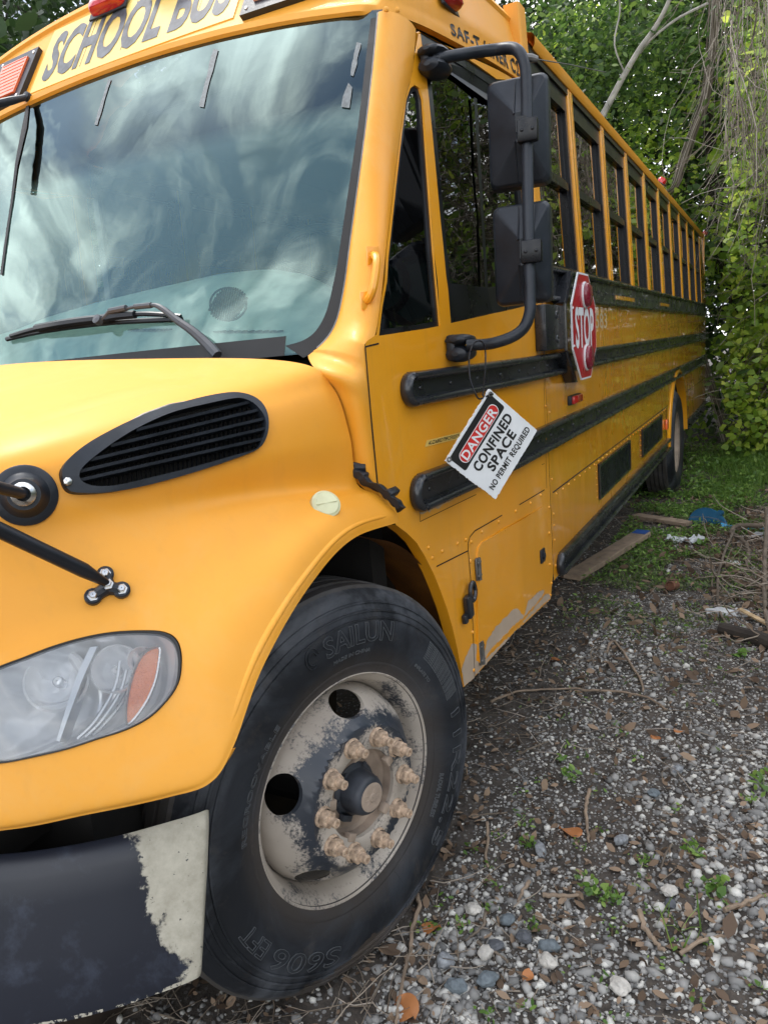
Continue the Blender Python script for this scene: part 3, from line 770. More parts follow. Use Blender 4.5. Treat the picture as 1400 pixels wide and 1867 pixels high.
# chassis number sticker
g = G(); a, b_, c_, d_ = [side_hit(u, v, .0012) for u, v in ((778, 803), (842, 787), (840, 799), (774, 815))]
g.add([a, b_, c_, d_], [(0, 3, 2, 1)], 0)
def quadmap(a, b, c, d, off=Vector((0, 0, 0)), sx=1, sy=1):
    def f(u, v):
        u = u * sx + .5; v = v * sy + .5
        return (d * (1 - u) * (1 - v) + c * u * (1 - v) + b * u * v + a * (1 - u) * v) + off
    return f
add_text(g, '4UZABRDT9FCFX0379', quadmap(a, b_, c_, d_, Vector((.0008, 0, 0)), .86, .62), 1, .01)
g.make('number_sticker', [M['signyellow'], M['signblack']], bus, smooth=False)
# fleet number
g = G(); a, b_, c_, d_ = [Vector((1.2212, y, z)) for y, z in ((2.36, 1.692), (2.83, 1.692), (2.83, 1.612), (2.36, 1.612))]
add_text(g, '15583', quadmap(a, b_, c_, d_), 0, .01); g.make('fleet_number', M['numgrey'], bus, smooth=False)
# model lettering over the driver window
# red side markers, amber marker
g = G(); g.box((1.228, 2.0, 1.30), (.02, .19, .042), None, 1, .004); g.box((1.242, 2.0, 1.30), (.016, .165, .034), None, 0, .005); g.make('side_marker', [M['red'], M['plastic']], bus)
g = G(); g.box((1.232, 5.20, .80), (.02, .09, .085), None, 0, .008); g.make('side_reflector', M['orange'], bus)
# ventilation screens
for (y0, y1) in ((2.495, 3.445), (3.93, 4.925)):
    g = G(); z0, z1 = .722, .912
    g.box((1.2215, (y0 + y1) / 2, (z0 + z1) / 2), (.003, y1 - y0, z1 - z0), None, 1)
    for z in np.arange(z0 + .012, z1 - .005, .0085): g.box((1.2275, (y0 + y1) / 2, z), (.003, y1 - y0 - .03, .0022), None, 0)
    for y in np.arange(y0 + .02, y1 - .01, .016): g.box((1.2255, y, (z0 + z1) / 2), (.002, .0022, z1 - z0 - .02), None, 0)
    for (cy_, cz_, w_, h_) in (((y0 + y1) / 2, z0 + .008, y1 - y0, .016), ((y0 + y1) / 2, z1 - .008, y1 - y0, .016), (y0 + .01, (z0 + z1) / 2, .02, z1 - z0 - .032), (y1 - .01, (z0 + z1) / 2, .02, z1 - z0 - .032)):
        g.box((1.2285, cy_, cz_), (.007, w_, h_), None, 0)
    g.make('vent_screen', [M['rail'], M['dark']], bus, smooth=False)
# cab window glass and frames
def pane_from(loop, o, name, mat, par):
    v_, f_ = cdt(loop, [], .2, .2)
    q = G(); q.add([side_pt(p.x, p.y, o) for p in v_], f_); ob = q.make(name, mat, None, smooth=False); 
    if par is bus: attach(ob, bus)
    else: ob.parent = par
    return ob
def inset(loop, d):
    n = len(loop); out = []; A = sum(loop[i][0] * loop[(i + 1) % n][1] - loop[(i + 1) % n][0] * loop[i][1] for i in range(n)); sg_ = 1 if A > 0 else -1
    for i in range(n):
        a, b, c = Vector(loop[i - 1]), Vector(loop[i]), Vector(loop[(i + 1) % n])
        e1 = (b - a).normalized(); e2 = (c - b).normalized(); t = (e1 + e2)
        t = t.normalized() if t.length > 1e-6 else e1
        nn = Vector((-t.y, t.x)) * sg_; k = max(.5, abs(nn.dot(Vector((-e1.y, e1.x)))))
        out.append(tuple(b + nn * d / k))
    return out
def frame_between(outer, inner, o0, o1, name, mat, par):
    q = G(); A = [side_pt(a, b, o0) for a, b in outer]; B = [side_pt(a, b, o0) for a, b in inner]; C = [side_pt(a, b, o1) for a, b in inner]
    q.grid([A + [A[0]], B + [B[0]], C + [C[0]]]); return q.make(name, mat, par, smooth=False)
fr = frame_between(tri_win, inset(tri_win, .014), -.006, -.02, 'window_frame', M['black'], bus); pane_from(inset(tri_win, .010), -.012, 'pane', M['sglass'], fr)
fr = frame_between(main_win, inset(main_win, .030), -.004, -.022, 'window_frame', M['black'], bus)
pane_from(inset(main_win, .025), -.018, 'pane', M['sglass'], fr)
q = G()   # black header, lower black panel, upright between the sliding panes
hb = [yz(766, 57), yz(905, 143), (1.45, 2.505), (1.45, 2.40), yz(890, 182), yz(775, 100)]
hb = [(a, min(b, 2.52)) for a, b in hb]
q.add([side_pt(a, b, -.0025) for a, b in hb], [tuple(range(6))])
lb = [yz(820, 560), yz(822, 589), yz(900, 571), (1.45, 1.712), (1.45, 1.80), yz(890, 524), yz(818, 515)]
q.add([side_pt(a, b, -.003) for a, b in lb], [tuple(range(7))])
a, b_ = yz(868, 175), yz(889, 523)
q.add([side_pt(a[0], a[1], -.008), side_pt(a[0] + .022, a[1], -.008), side_pt(b_[0] + .022, b_[1], -.008), side_pt(b_[0], b_[1], -.008)], [(0, 1, 2, 3)])
o = q.make('sash', M['black'], None, smooth=False); o.parent = fr
for lp_ in (tri_win, main_win):
    v_, f_ = cdt(inset(lp_, -.005), [], .2, .2); q = G(); q.add([gmir(side_pt(p.x, p.y, -.012)) for p in v_], f_); q.make('pane', M['sglass'], bus, smooth=False)
# post at the joint of cab and body
g = G()
rows = [[Vector((bodx(z) + a, 1.50 + b, z)) for a, b in ((-.04, 0), (.012, 0), (.018, .008), (.018, .075), (.012, .085), (.012, .10), (-.04, .10))] for z in (1.74, 2.2, 2.55, 2.78)]
g.grid(rows); g.add(rows[-1], [tuple(range(7))]); g.make('window_post', M['cap'], bus, ang=30)
# grab handle on the pillar is added after the pillar
# ---- windscreen glass (both halves in one sheet), black frit border, tape, wiper
g = G(); rows = []
for s in np.linspace(0, 1, 26):
    row = []
    for x in np.linspace(-1.06, 1.06, 49):
        z = ZB - .01 + s * (ztop(x) + .01 - ZB + .01); row.append(Vector((x, gy(x, z), z)))
    rows.append(row)
g.grid(rows); ws = g.make('windshield', M['wshield'], bus, ang=60)
gl_edge = [(690, 29), (686, 80), (681, 130), (673, 200), (663, 280), (652, 360), (641, 440), (632, 510), (624, 555), (616, 585), (606, 606), (594, 622), (580, 635), (566, 645), (553, 652)]
ins_edge = [(676, 33), (670, 80), (663, 140), (655, 210), (645, 280), (633, 360), (624, 420), (615, 480), (607, 520), (600, 550), (592, 575), (580, 597), (566, 612), (548, 622), (520, 630)]
e0 = curve([glass_hit(u, v, .0015) for u, v in gl_edge], 3); e1 = curve([glass_hit(u, v, .0015) for u, v in ins_edge], 3)
g = G()
for f_ in (lambda p: p, gmir):
    g.grid([[f_(p) for p in e0], [f_(p) for p in e1]])
xr = e1[-1].x; zb0 = ZB - .01
g.grid([[Vector((x, gy(x, z) - .0015, z)) for x in np.linspace(-xr, xr, 30)] for z in (zb0, zb0 + .05)])
o = g.make('frit_border', M['rubber'], None, ang=60); o.parent = ws
for pts in ([(389, 88), (397, 90), (371, 195), (363, 193)], [(197, 143), (202, 144), (178, 227), (172, 226)], [(650, 76), (658, 78), (645, 138), (638, 136)]):
    g = G(); a, b_, c_, d_ = [glass_hit(u, v, .003) for u, v in pts]
    L1 = [a + (d_ - a) * t for t in np.linspace(0, 1, 9)]; L2 = [b_ + (c_ - b_) * t for t in np.linspace(0, 1, 9)]
    j = lambda p: Vector((p.x + random.uniform(-.002, .002), gy(p.x, p.z) - .003, p.z))
    g.grid([[j(p) for p in L1], [j(p) for p in L2]]); o = g.make('tape_strip', M['tape'], None); o.parent = ws
g = G(); pts = [glass_hit(u, v, .004) for u, v in ((635, 150), (642, 158), (640, 175), (637, 196), (622, 194), (625, 175))]; g.add(pts, [tuple(range(6))]); o = g.make('tape_strip', M['tape'], None); o.parent = ws
# wiper
g = G(); W_ = lambda u, v, o: glass_hit(u, v, o)
base = W_(396, 648, .045)
arm = curve([base, W_(378, 628, .045), W_(352, 604, .05), W_(325, 585, .055), W_(300, 565, .06), W_(286, 557, .06), W_(276, 556, .06)], 4)
g.tube(arm, [.015] * 4 + [.014 - .009 * i / (len(arm) - 5) for i in range(len(arm) - 4)], 8)
g.tube(curve([W_(280, 556, .06), W_(245, 559, .055), W_(220, 566, .05), W_(196, 573, .045), W_(178, 585, .035)], 4), .0045, 8)
g.tube([W_(276, 556, .06), W_(246, 559, .055)], .008, 8); g.tube([W_(230, 561, .055), W_(200, 567, .05)], .009, 8)
g.tube([W_(200, 567, .05), W_(184, 585, .04)], .006, 7); g.lathe([(0, -.01), (.014, -.008), (.014, .008), (0, .01)], Matrix.Translation(W_(179, 583, .045)) @ Euler((R(60), 0, 0)).to_matrix().to_4x4(), 14)
wa = g.make('wiper_arm', plain('wiper_grey', (.055, .06, .07), .5), bus)
g = G()
g.tube(curve([W_(13, 618, .012), W_(60, 607, .012), W_(130, 596, .012), W_(200, 588, .012), W_(270, 584, .012), W_(332, 582, .012)], 6), .008, 7)
g.tube(curve([W_(20, 612, .022), W_(66, 599, .026), W_(130, 589, .028), W_(180, 584, .03), W_(245, 573, .03), W_(290, 573, .026), W_(330, 577, .02)], 6), .007, 7)
g.tube(curve([W_(66, 598, .028), W_(110, 590, .036), W_(160, 583, .036), W_(200, 580, .034)], 6), .012, 7)
g.tube(curve([W_(178, 582, .036), W_(215, 576, .036), W_(246, 573, .034)], 6), .012, 7)
o = g.make('wiper_blade', M['black'], None); o.parent = wa
# strap hanging over the far part of the glass and the bracket above it
g = G()
L = [(48, 190), (40, 230), (31, 275), (27, 300), (20, 360), (8, 440), (0, 500)]; w_ = [5, 9, 7, 5, 4, 4, 4]
A = [W_(u, v, .004) for u, v in L]; B = [W_(u + k, v + 1, .004) for (u, v), k in zip(L, w_)]
g.grid([A, B]); o = g.make('weather_strip', M['rubber'], None); o.parent = ws

# ---- header cap over the windscreen, flowing into the side fascia
def hdr(x, z):
    """y of the header face"""
    return .700 + .04 * x * x + .635 * (z - 2.63)
cols = [0, .15, .3, .45, .55, .7, .82, .93, 1.0]
rows = []
def hcol(x):
    zb_ = ztop(x)
    P = [(gy(x, zb_) + .03, zb_ - .004), (gy(x, zb_) - .004, zb_ - .004), (gy(x, zb_) - .012, zb_ + .004), (gy(x, zb_) - .008, zb_ + .022), (hdr(x, zb_ + .045) - .006, zb_ + .042), (hdr(x, zb_ + .06), zb_ + .06)]
    zt_ = 2.962 - .115 * abs(x) ** 3
    for t in (.25, .5, .75, 1): z = zb_ + .06 + (zt_ - zb_ - .06) * t; P.append((hdr(x, z), z))
    P += [(hdr(x, zt_) - .006, zt_ + .012), (hdr(x, zt_) + .004, zt_ + .03), (hdr(x, zt_) + .06, zt_ + .050 - .02 * x * x), (hdr(x, zt_) + .25, 3.065 - .16 * abs(x) ** 3.5), (1.25, 3.09 - .17 * abs(x) ** 4), (1.62, 3.09 - .16 * abs(x) ** 5)]
    return [Vector((x, y, z)) for y, z in P]
C = [hcol(x) for x in cols]
# corner columns: swing round the pillar top to the side fascia
def corner(x, y, zb_, zt_, zr, dx, dy):
    P = [(0.02, zb_ - .004), (0, zb_ - .004), (0, zb_ + .004), (0, zb_ + .022), (.004, zb_ + .042), (.0, zb_ + .06)]
    out = []
    for a, z in P: out.append(Vector((x - a * 1.0, y + a, z)))
    for t in (.25, .5, .75, 1):
        z = zb_ + .06 + (zt_ - zb_ - .06) * t; k = z - zb_ - .06
        out.append(Vector((x - dx * k, y + dy * k, z)))
    e = out[-1]
    out += [e + Vector((.006, -.004, .012)), e + Vector((-.004, .004, .03)), e + Vector((-.05, .03, .055))]
    out += [Vector((x - .22, max(y + .22, 1.0) if y < 1.0 else y, zr)), Vector((x - .30, max(1.25, y), zr + .03)), Vector((x - .30, 1.62, zr + .03))]
    return out
C.append(corner(1.055, .668, 2.505, 2.79, 2.90, .30, .50))
C.append(corner(1.088, .690, 2.500, 2.76, 2.89, .30, .30))
C.append(corner(up_x(.78) + .006, .78, 2.500, 2.75, 2.90, .26, .10))
C.append(corner(up_x(.95) + .006, .95, 2.503, 2.73, 2.89, .24, .02))
C.append(corner(up_x(1.2) + .006, 1.2, 2.510, 2.725, 2.88, .24, 0))
C.append(corner(up_x(1.45) + .006, 1.45, 2.520, 2.72, 2.88, .24, 0))
C.append(corner(up_x(1.6) + .006, 1.60, 2.525, 2.72, 2.88, .24, 0))
smo = []
for k in range(len(C[0])):        # smooth along the columns
    smo.append(curve([c[k] for c in C], 4))
g = G(); g.grid(smo); g.grid([[gmir(p) for p in r] for r in smo])
for u, v in [(704, 16), (724, 17), (739, 20), (755, 8)]:
    p = on(u, v, 'x', 1.085); dome(g, p, (.6, -.7, .2), .008, .005)
cap = g.make('roof_cap', M['cap'], bus, ang=40)
# eyebrow lip along the top of the cap (the moulding that carries the marker lamps)
cbvh = BVHTree.FromPolygons([v for v in g.v], g.f)
def cap_hit(u, v, off=.0):
    d = ray(u, v).normalized(); h = cbvh.ray_cast(CLOC, d)
    if h[0] is None: return None
    n = h[1] if h[1].dot(d) < 0 else -h[1]
    return h[0] + n * off
# destination sign
def hp(x, z, o=0):  # point on the header face
    n = Vector((0, -1, .635)).normalized(); return Vector((x, hdr(x, z), z)) + n * o
g = G()
def signbox(x0, x1, z0, z1, o0, o1, m=0, n=10):
    A = [hp(x, z0, o1) for x in np.linspace(x0, x1, n)]; B = [hp(x, z1, o1) for x in np.linspace(x0, x1, n)]
    A0 = [hp(x, z0, o0) for x in np.linspace(x0, x1, n)]; B0 = [hp(x, z1, o0) for x in np.linspace(x0, x1, n)]
    g.grid([A0, A, B, B0], m); g.add([A0[0], A[0], B[0], B0[0], A0[-1], A[-1], B[-1], B0[-1]], [(0, 1, 2, 3), (7, 6, 5, 4)], m)
SX0, SX1, SZ0, SZ1 = -.50, .49, 2.665, 2.935
signbox(SX0, SX1, SZ0, SZ1, .0, .003)
for x in (-.23, -.02, .2, .32): g.box(hp(x, (SZ0 + SZ1) / 2, .0034), (.0012, .0008, .24), (R(-32.4), 0, 0), 2)
def smap(u, v): return hp(SX0 + .045 + (u + .5) * .91, SZ0 + .030 + (v + .5) * .212, .0045)
add_text(g, 'SCHOOL BUS', smap, 1, .034, .08, spacing=1.0)
g.make('school_bus_sign', [M['signyellow'], M['greylet'], M['zinc']], bus, smooth=False)
# warning lamps
def lamp_frame(s):
    global g
    g = G(); x0, x1 = (.535, .985) if s > 0 else (-.985, -.535); z0, z1 = 2.640, 2.862
    n = 8
    signbox(x0, x1, z0, z1, 0, .020, 0)
    for xx, zz in ((x0 + .02, z0 + .02), (x1 - .02, z0 + .02), ((x0 + x1) / 2, z0 + .016), (x0 + .02, z1 - .02), (x1 - .02, z1 - .02), ((x0 + x1) / 2, z1 - .016)):
        dome(g, hp(xx, zz, .020), (0, -1, .6), .007, .004, 1)
    fo = g.make('lamp_frame', [M['plastic'], M['chrome']], bus, smooth=False)
    a, b_ = ((x0 + .045, x0 + .215), (x1 - .205, x1 - .04))
    for (xa, xb), m in ((a, M['salmon'] if s > 0 else M['maroon']), (b_, M['redfade'] if s > 0 else M['orange'])):
        g = G(); signbox(xa, xb, z0 + .035, z1 - .035, .018, .028, 0)
        for k in range(9):
            zz = z0 + .05 + k * .0165; signbox(xa + .01, xb - .01, zz, zz + .004, .027, .0295, 0)
        lo = g.make('lamp_lens', m, None, smooth=False); lo.parent = fo
lamp_frame(1); lamp_frame(-1)
# roof marker lamps: front ones over the sign, one on the side, small ones further back
def marker_lamp(p, n, L=.12, w=.045, h=.03, m='red'):
    n = Vector(n).normalized(); t = Vector((0, 1, 0)) if abs(n.x) > .5 else Vector((1, 0, 0))
    b_ = n.cross(t).normalized(); Mx = Matrix((t, b_, n)).transposed()
    q = G(); q.box(Vector(p) + n * .004, (L + .02, w + .012, .008), Mx, 1, .002)
    prof = [(1, 0), (.97, .5), (.8, .9), (.45, 1.05)]
    rows = [[Vector(p) + n * (.006 + h * hh) + t * (L / 2 * k * math.copysign(abs(math.cos(a)) ** .5, math.cos(a))) + b_ * (w / 2 * k * math.copysign(abs(math.sin(a)) ** .5, math.sin(a))) for a in np.linspace(0, 2 * math.pi, 25)[:-1]] for k, hh in prof]
    q.grid(rows, 0, close=True); q.add(rows[-1], [tuple(range(24))], 0)
    q.make('marker_lamp', [M[m], M['plastic']], bus)
p = cap_hit(205, 14) or Vector((-.3, .93, 3.0)); marker_lamp(p + Vector((0, -.01, 0)), (0, -1, .55), .17, .06, .04)
marker_lamp(p + Vector((.3, -.02, .0)), (0, -1, .55), .17, .06, .04); marker_lamp(p + Vector((.6, -.02, .0)), (0, -1, .55), .17, .06, .04)
p = cap_hit(814, 2) or Vector((1.1, 1.0, 2.62)); marker_lamp(p, (1, 0, .3), .11, .05, .035)
for u, v in ((1204, 335), (1283, 428)):
    p = on(u, v, 'x', 1.15); marker_lamp(p, (.6, 0, .8), .12, .07, .045)
# lettering on the fascia
g = G()
L = [cap_hit(u, v, .0015) for u, v in ((819, 40), (945, 112), (943, 137), (821, 62))]
if all(p is not None for p in L):
    pts_top = (Vector((0, 0, 0)))
    def fas(u, v):
        uu = u + .5; vv = v + .5
        a = (819 + (945 - 819) * uu, 40 + (113 - 40) * uu); b2 = (821 + (943 - 821) * uu, 63 + (139 - 63) * uu)
        return (b2[0] + (a[0] - b2[0]) * vv, b2[1] + (a[1] - b2[1]) * vv)
    y0_, y1_ = L[0].y, L[1].y
    zt0, zt1, zb1, zb2 = L[0].z, L[1].z, L[2].z, L[3].z
    def fmap(u, v):
        y = y0_ + (y1_ - y0_) * (u + .5); zt_ = zt0 + (zt1 - zt0) * (u + .5); zb_ = zb2 + (zb1 - zb2) * (u + .5)
        z = zb_ + (zt_ - zb_) * (v + .5)
        h = cbvh.ray_cast(Vector((3, y, z)), Vector((-1, 0, 0)))
        return Vector(((h[0].x if h[0] else up_x(y)) + .0015, y, z))
    add_text(g, 'SAF-T-LINER C2', fmap, 0, .032, .15, spacing=1.15)
    g.make('model_lettering', M['signblack'], bus, smooth=False)

# ---- hood and fenders: one moulded shell, interpolated through measured stations
HC = [  # rows from the wheel-arch / lower lip (0) up and over to the centre line
 [(1.205,.200,1.150),(1.200,.195,1.175),(1.182,.185,1.200),(1.158,.175,1.228),(1.120,.152,1.262),(1.120,.142,1.38),(1.090,.130,1.505),(1.000,.100,1.572),(.60,.055,1.612),(0,.03,1.64)],
 [(1.200,-.033,1.163),(1.195,-.030,1.188),(1.170,-.020,1.223),(1.125,-.010,1.252),(1.080,-.020,1.285),(1.085,-.030,1.385),(1.050,-.040,1.487),(.95,-.05,1.548),(.60,-.07,1.585),(0,-.10,1.61)],
 [(1.200,-.225,1.108),(1.195,-.215,1.138),(1.165,-.185,1.20),(1.090,-.165,1.262),(1.035,-.185,1.30),(1.035,-.210,1.38),(.99,-.22,1.475),(.88,-.22,1.527),(.55,-.25,1.552),(0,-.28,1.575)],
 [(1.200,-.396,1.011),(1.190,-.385,1.045),(1.150,-.335,1.14),(1.060,-.305,1.245),(.985,-.33,1.30),(.97,-.36,1.37),(.92,-.38,1.455),(.81,-.39,1.498),(.50,-.42,1.518),(0,-.46,1.535)],
 [(1.200,-.505,.905),(1.188,-.500,.940),(1.135,-.455,1.07),(1.025,-.435,1.20),(.925,-.46,1.29),(.89,-.50,1.36),(.84,-.53,1.43),(.74,-.55,1.467),(.45,-.60,1.482),(0,-.64,1.495)],
 [(1.182,-.556,.858),(1.170,-.556,.89),(1.095,-.540,1.02),(.975,-.520,1.18),(.88,-.54,1.28),(.83,-.585,1.345),(.78,-.62,1.405),(.68,-.66,1.438),(.40,-.74,1.45),(0,-.78,1.46)],
 [(1.130,-.610,.850),(1.120,-.618,.88),(1.045,-.608,1.0),(.93,-.59,1.165),(.84,-.61,1.27),(.78,-.65,1.33),(.73,-.69,1.38),(.63,-.74,1.41),(.35,-.83,1.42),(0,-.87,1.42)],
 [(1.030,-.695,.848),(1.020,-.705,.878),(.96,-.69,1.0),(.87,-.66,1.15),(.79,-.68,1.25),(.73,-.72,1.305),(.67,-.76,1.35),(.56,-.81,1.375),(.30,-.88,1.385),(0,-.91,1.385)],
 [(.90,-.785,.843),(.89,-.797,.873),(.85,-.77,1.0),(.79,-.735,1.14),(.72,-.75,1.23),(.65,-.79,1.28),(.58,-.83,1.31),(.48,-.87,1.33),(.25,-.92,1.34),(0,-.94,1.34)],
 [(.60,-.925,.843),(.59,-.937,.87),(.56,-.91,1.0),(.52,-.88,1.12),(.47,-.89,1.20),(.42,-.92,1.235),(.36,-.94,1.255),(.28,-.96,1.27),(.14,-.97,1.275),(0,-.975,1.275)],
 [(0,-1.02,.843),(0,-1.03,.87),(0,-1.02,1.0),(0,-1.0,1.10),(0,-.99,1.17),(0,-.985,1.20),(0,-.98,1.22),(0,-.98,1.23),(0,-.98,1.24),(0,-.98,1.245)]]
NU, NV = len(HC) - 1, len(HC[0]) - 1
HA = np.array(HC)
def cr(a, b, c, d, t): return .5 * ((2 * b) + (c - a) * t + (2 * a - 5 * b + 4 * c - d) * t * t + (3 * b - a - 3 * c + d) * t ** 3)
def S_hood(u, v):
    u = min(max(u, 0), NU - 1e-6); v = min(max(v, 0), NV - 1e-6); i = int(u); j = int(v); fu = u - i; fv = v - j
    def row(ii):
        r = HA[min(max(ii, 0), NU)]
        P = [r[min(max(j + k, 0), NV)] for k in (-1, 0, 1, 2)]
        if j == 0: P[0] = 2 * P[1] - P[2]
        if j == NV - 1: P[3] = P[1] * np.array([-1, 1, 1])
        return cr(*P, fv)
    Q = [row(i + k) for k in (-1, 0, 1, 2)]
    if i == 0: Q[0] = 2 * Q[1] - Q[2]
    if i == NU - 1: Q[3] = 2 * Q[2] - Q[1]
    return Vector(cr(*Q, fu))
_n = 14
_gu = np.linspace(0, NU, NU * _n + 1); _gv = np.linspace(0, NV, NV * _n + 1)
_HV = [S_hood(u, v) for u in _gu for v in _gv]; _HF = []
for i in range(len(_gu) - 1):
    for j in range(len(_gv) - 1):
        a = i * len(_gv) + j; _HF.append((a, a + 1, a + len(_gv) + 1, a + len(_gv)))
hb_ = BVHTree.FromPolygons(_HV, _HF)
def hood_uv(u, v):
    d = ray(u, v).normalized(); h = hb_.ray_cast(CLOC, d)
    if h[0] is None: return None
    i, j = divmod(h[2], len(_gv) - 1); best = None
    P = h[0]; uu, vv = _gu[i] + .5 / _n, _gv[j] + .5 / _n
    for _ in range(12):
        e = .004; s0 = S_hood(uu, vv); du = (S_hood(uu + e, vv) - s0) / e; dv_ = (S_hood(uu, vv + e) - s0) / e; r_ = P - s0
        a11, a12, a22 = du.dot(du), du.dot(dv_), dv_.dot(dv_); b1, b2 = du.dot(r_), dv_.dot(r_); det = a11 * a22 - a12 * a12
        if abs(det) < 1e-12: break
        uu += max(-.3, min(.3, (b1 * a22 - b2 * a12) / det)); vv += max(-.3, min(.3, (b2 * a11 - b1 * a12) / det))
    return (uu, vv)
def hood_n(uu, vv):
    e = .01; du = S_hood(uu + e, vv) - S_hood(uu - e, vv); dv_ = S_hood(uu, vv + e) - S_hood(uu, vv - e)
    n = du.cross(dv_).normalized()
    if n.dot(S_hood(uu, vv) - CLOC) > 0: n = -n
    return n
def hood_pt(u, v, off=0.0):
    q = hood_uv(u, v)
    if q is None: return None
    return S_hood(*q) + hood_n(*q) * off
def loop_px(pts, n=4): return [(p.x, p.y) for p in curve([Vector((a, b, 0)) for a, b in pts], n, closed=True)]
HL = loop_px([(331, 1222), (331, 1190), (322, 1165), (300, 1152), (262, 1149), (205, 1152), (150, 1162), (95, 1178), (40, 1199), (0, 1214), (-60, 1240), (-95, 1290), (-80, 1350), (-40, 1388), (0, 1393), (60, 1382), (120, 1368), (175, 1350), (230, 1332), (275, 1308), (308, 1275), (325, 1248)])
hl_uv = [hood_uv(*p) for p in HL]
hl_uv = [q for q in hl_uv if q is not None]
VT = loop_px([(108, 871), (112, 852), (138, 828), (190, 797), (260, 765), (340, 739), (405, 724), (442, 722), (468, 731), (484, 750), (488, 778), (480, 806), (464, 822), (430, 836), (350, 862), (270, 884), (200, 898), (150, 902), (120, 897)])
vt_uv = [hood_uv(*p) for p in VT]; vt_uv = [q for q in vt_uv if q is not None]
vt_hole = None
hv, hf = cdt([(0, 0), (NU, 0), (NU, NV), (0, NV)], [hl_uv, vt_uv], 1 / 12, 1 / 12)
hoodV = [S_hood(p.x, p.y) for p in hv]
g = G(); g.add(hoodV, hf); b0 = len(g.v)
g.add([gmir(p) for p in hoodV], [f[::-1] for f in hf])
# raised roll along the wheel arch and folded-in lower edge
edge = [S_hood(u, 0) for u in np.linspace(0, NU, 140)]
for f_ in (lambda p: p, gmir):
    E1 = []
    for i, p in enumerate(edge):
        inw = Vector((-.9, .25, .05)).normalized() if i < 60 else Vector((0, .8, .35)).normalized()
        E1.append(p + inw * .03)
    g.grid([[f_(p) for p in edge], [f_(p) for p in E1]])
back = [S_hood(0, v) for v in np.linspace(0, NV, 90)]
for f_ in (lambda p: p, gmir): g.grid([[f_(p) for p in back], [f_(p) + Vector((0, -.004, -.01)) + Vector((-.03 if f_(p).x > 0 else .03, 0, 0)) for p in back]])
def ret(loop_uv, d, m=0):
    A = [S_hood(*q) for q in loop_uv]; B = [S_hood(*q) - hood_n(*q) * d for q in loop_uv]
    g.grid([A + [A[0]], B + [B[0]]], m)
ret(hl_uv, .02); ret(vt_uv, .012)
hood = g.make('hood', M['hood'], bus, ang=50)
# ---- windscreen pillar (glass edge -> rounded corner -> door window) and the cowl below
gp = curve([glass_hit(u, v, .0) for u, v in [(691, 24), (686, 80), (681, 130), (673, 200), (663, 280), (652, 360), (641, 440), (632, 510), (624, 555), (616, 585), (606, 606), (594, 622), (580, 635), (562, 648)]] + [S_hood(0, v) + Vector((-.012, .016, -.004)) for v in (6.6, 6.0, 5.6, 5.1, 4.6, 4.05, 3.6)], 4)
spx = [(758, 52), (755, 100), (751, 134), (741, 172), (727, 262), (715, 362), (703, 462), (694, 548), (685, 606), (676, 618), (666, 626), (665, 634), (667, 655), (669, 680), (671, 705), (674, 740), (677, 780), (682, 830), (688, 885), (700, 925)]
sp = curve([side_hit(u, v, .0) for u, v in spx], 4)
g = G(); rows = []
nP = len(gp)
for i, (a, b_) in enumerate(zip(gp, sp)):
    f = i / (nP - 1); d = (b_ - a)
    nrm = Vector((.62, -.78, .12)).normalized()
    bul = .030 if f < .5 else (.030 + .02 * (f - .5) / .16 if f < .66 else .05 * max(0, 1 - (f - .66) / .30) + .004)
    bead = a + Vector((.004, -.010, 0)) if f < .97 else a
    bead = bead if f < .62 else a
    r = [a + Vector((0, .012, 0)), bead + Vector((0, -.001, 0))]
    for t in (.06, .18, .34, .52, .70, .86, 1.0):
        k = 4 * t * (1 - t); r.append(bead * (1 - t) + b_ * t + nrm * bul * (k ** .75))
    rows.append(r)
g.grid(rows)
pil = g.make('windshield_pillar', M['cap'], bus, ang=70)
pb = BVHTree.FromPolygons(g.v, g.f)
mesh_obj('windshield_pillar', [gmir(p) for p in g.v], [f[::-1] for f in g.f], M['cap'], bus)
def pil_hit(u, v, off=0):
    d = ray(u, v).normalized(); h = pb.ray_cast(CLOC, d)
    if h[0] is None: return side_hit(u, v, off)
    n = h[1] if h[1].dot(d) < 0 else -h[1]; return h[0] + n * off
# bright bead between glass and pillar
g = G(); g.tube([p + Vector((0, -.004, 0)) for p in gp[:50:2]], .004, 6); g.make('glass_bead', M['zinc'], bus)
# grab handle
g = G(); a, b_ = pil_hit(679, 466), pil_hit(668, 548); o_ = Vector((.75, -.62, .1)).normalized()
for p in (a, b_):
    g.box(p + o_ * .003, (.006, .034, .045), Euler((0, 0, R(-38))), 0, .002); dome(g, p + o_ * .007, o_, .008, .006)
g.tube(curve([a + o_ * .006, a + o_ * .030 + (b_ - a) * .10, a + o_ * .042 + (b_ - a) * .3, a + o_ * .042 + (b_ - a) * .7, a + o_ * .030 + (b_ - a) * .92, b_ + o_ * .006], 5), .0105, 9)
g.make('grab_handle', M['cab'], bus)

# crease roll round the arch: a soft raised bead
g = G(); rows = []
for u in np.linspace(.05, 5.0, 90):
    vv = .95; kk = max(0, min(1, (u - .05) / .3, (5.0 - u) / 2.0))
    rows.append([S_hood(u, vv + a) + hood_n(u, vv + a) * h for a, h in ((-.22, -.003), (-.10, .0018 * kk - .003 * (1 - kk)), (0, .0030 * kk - .003 * (1 - kk)), (.12, .0016 * kk - .003 * (1 - kk)), (.34, -.003))])
g.grid(rows)
for u0 in (0,): pass
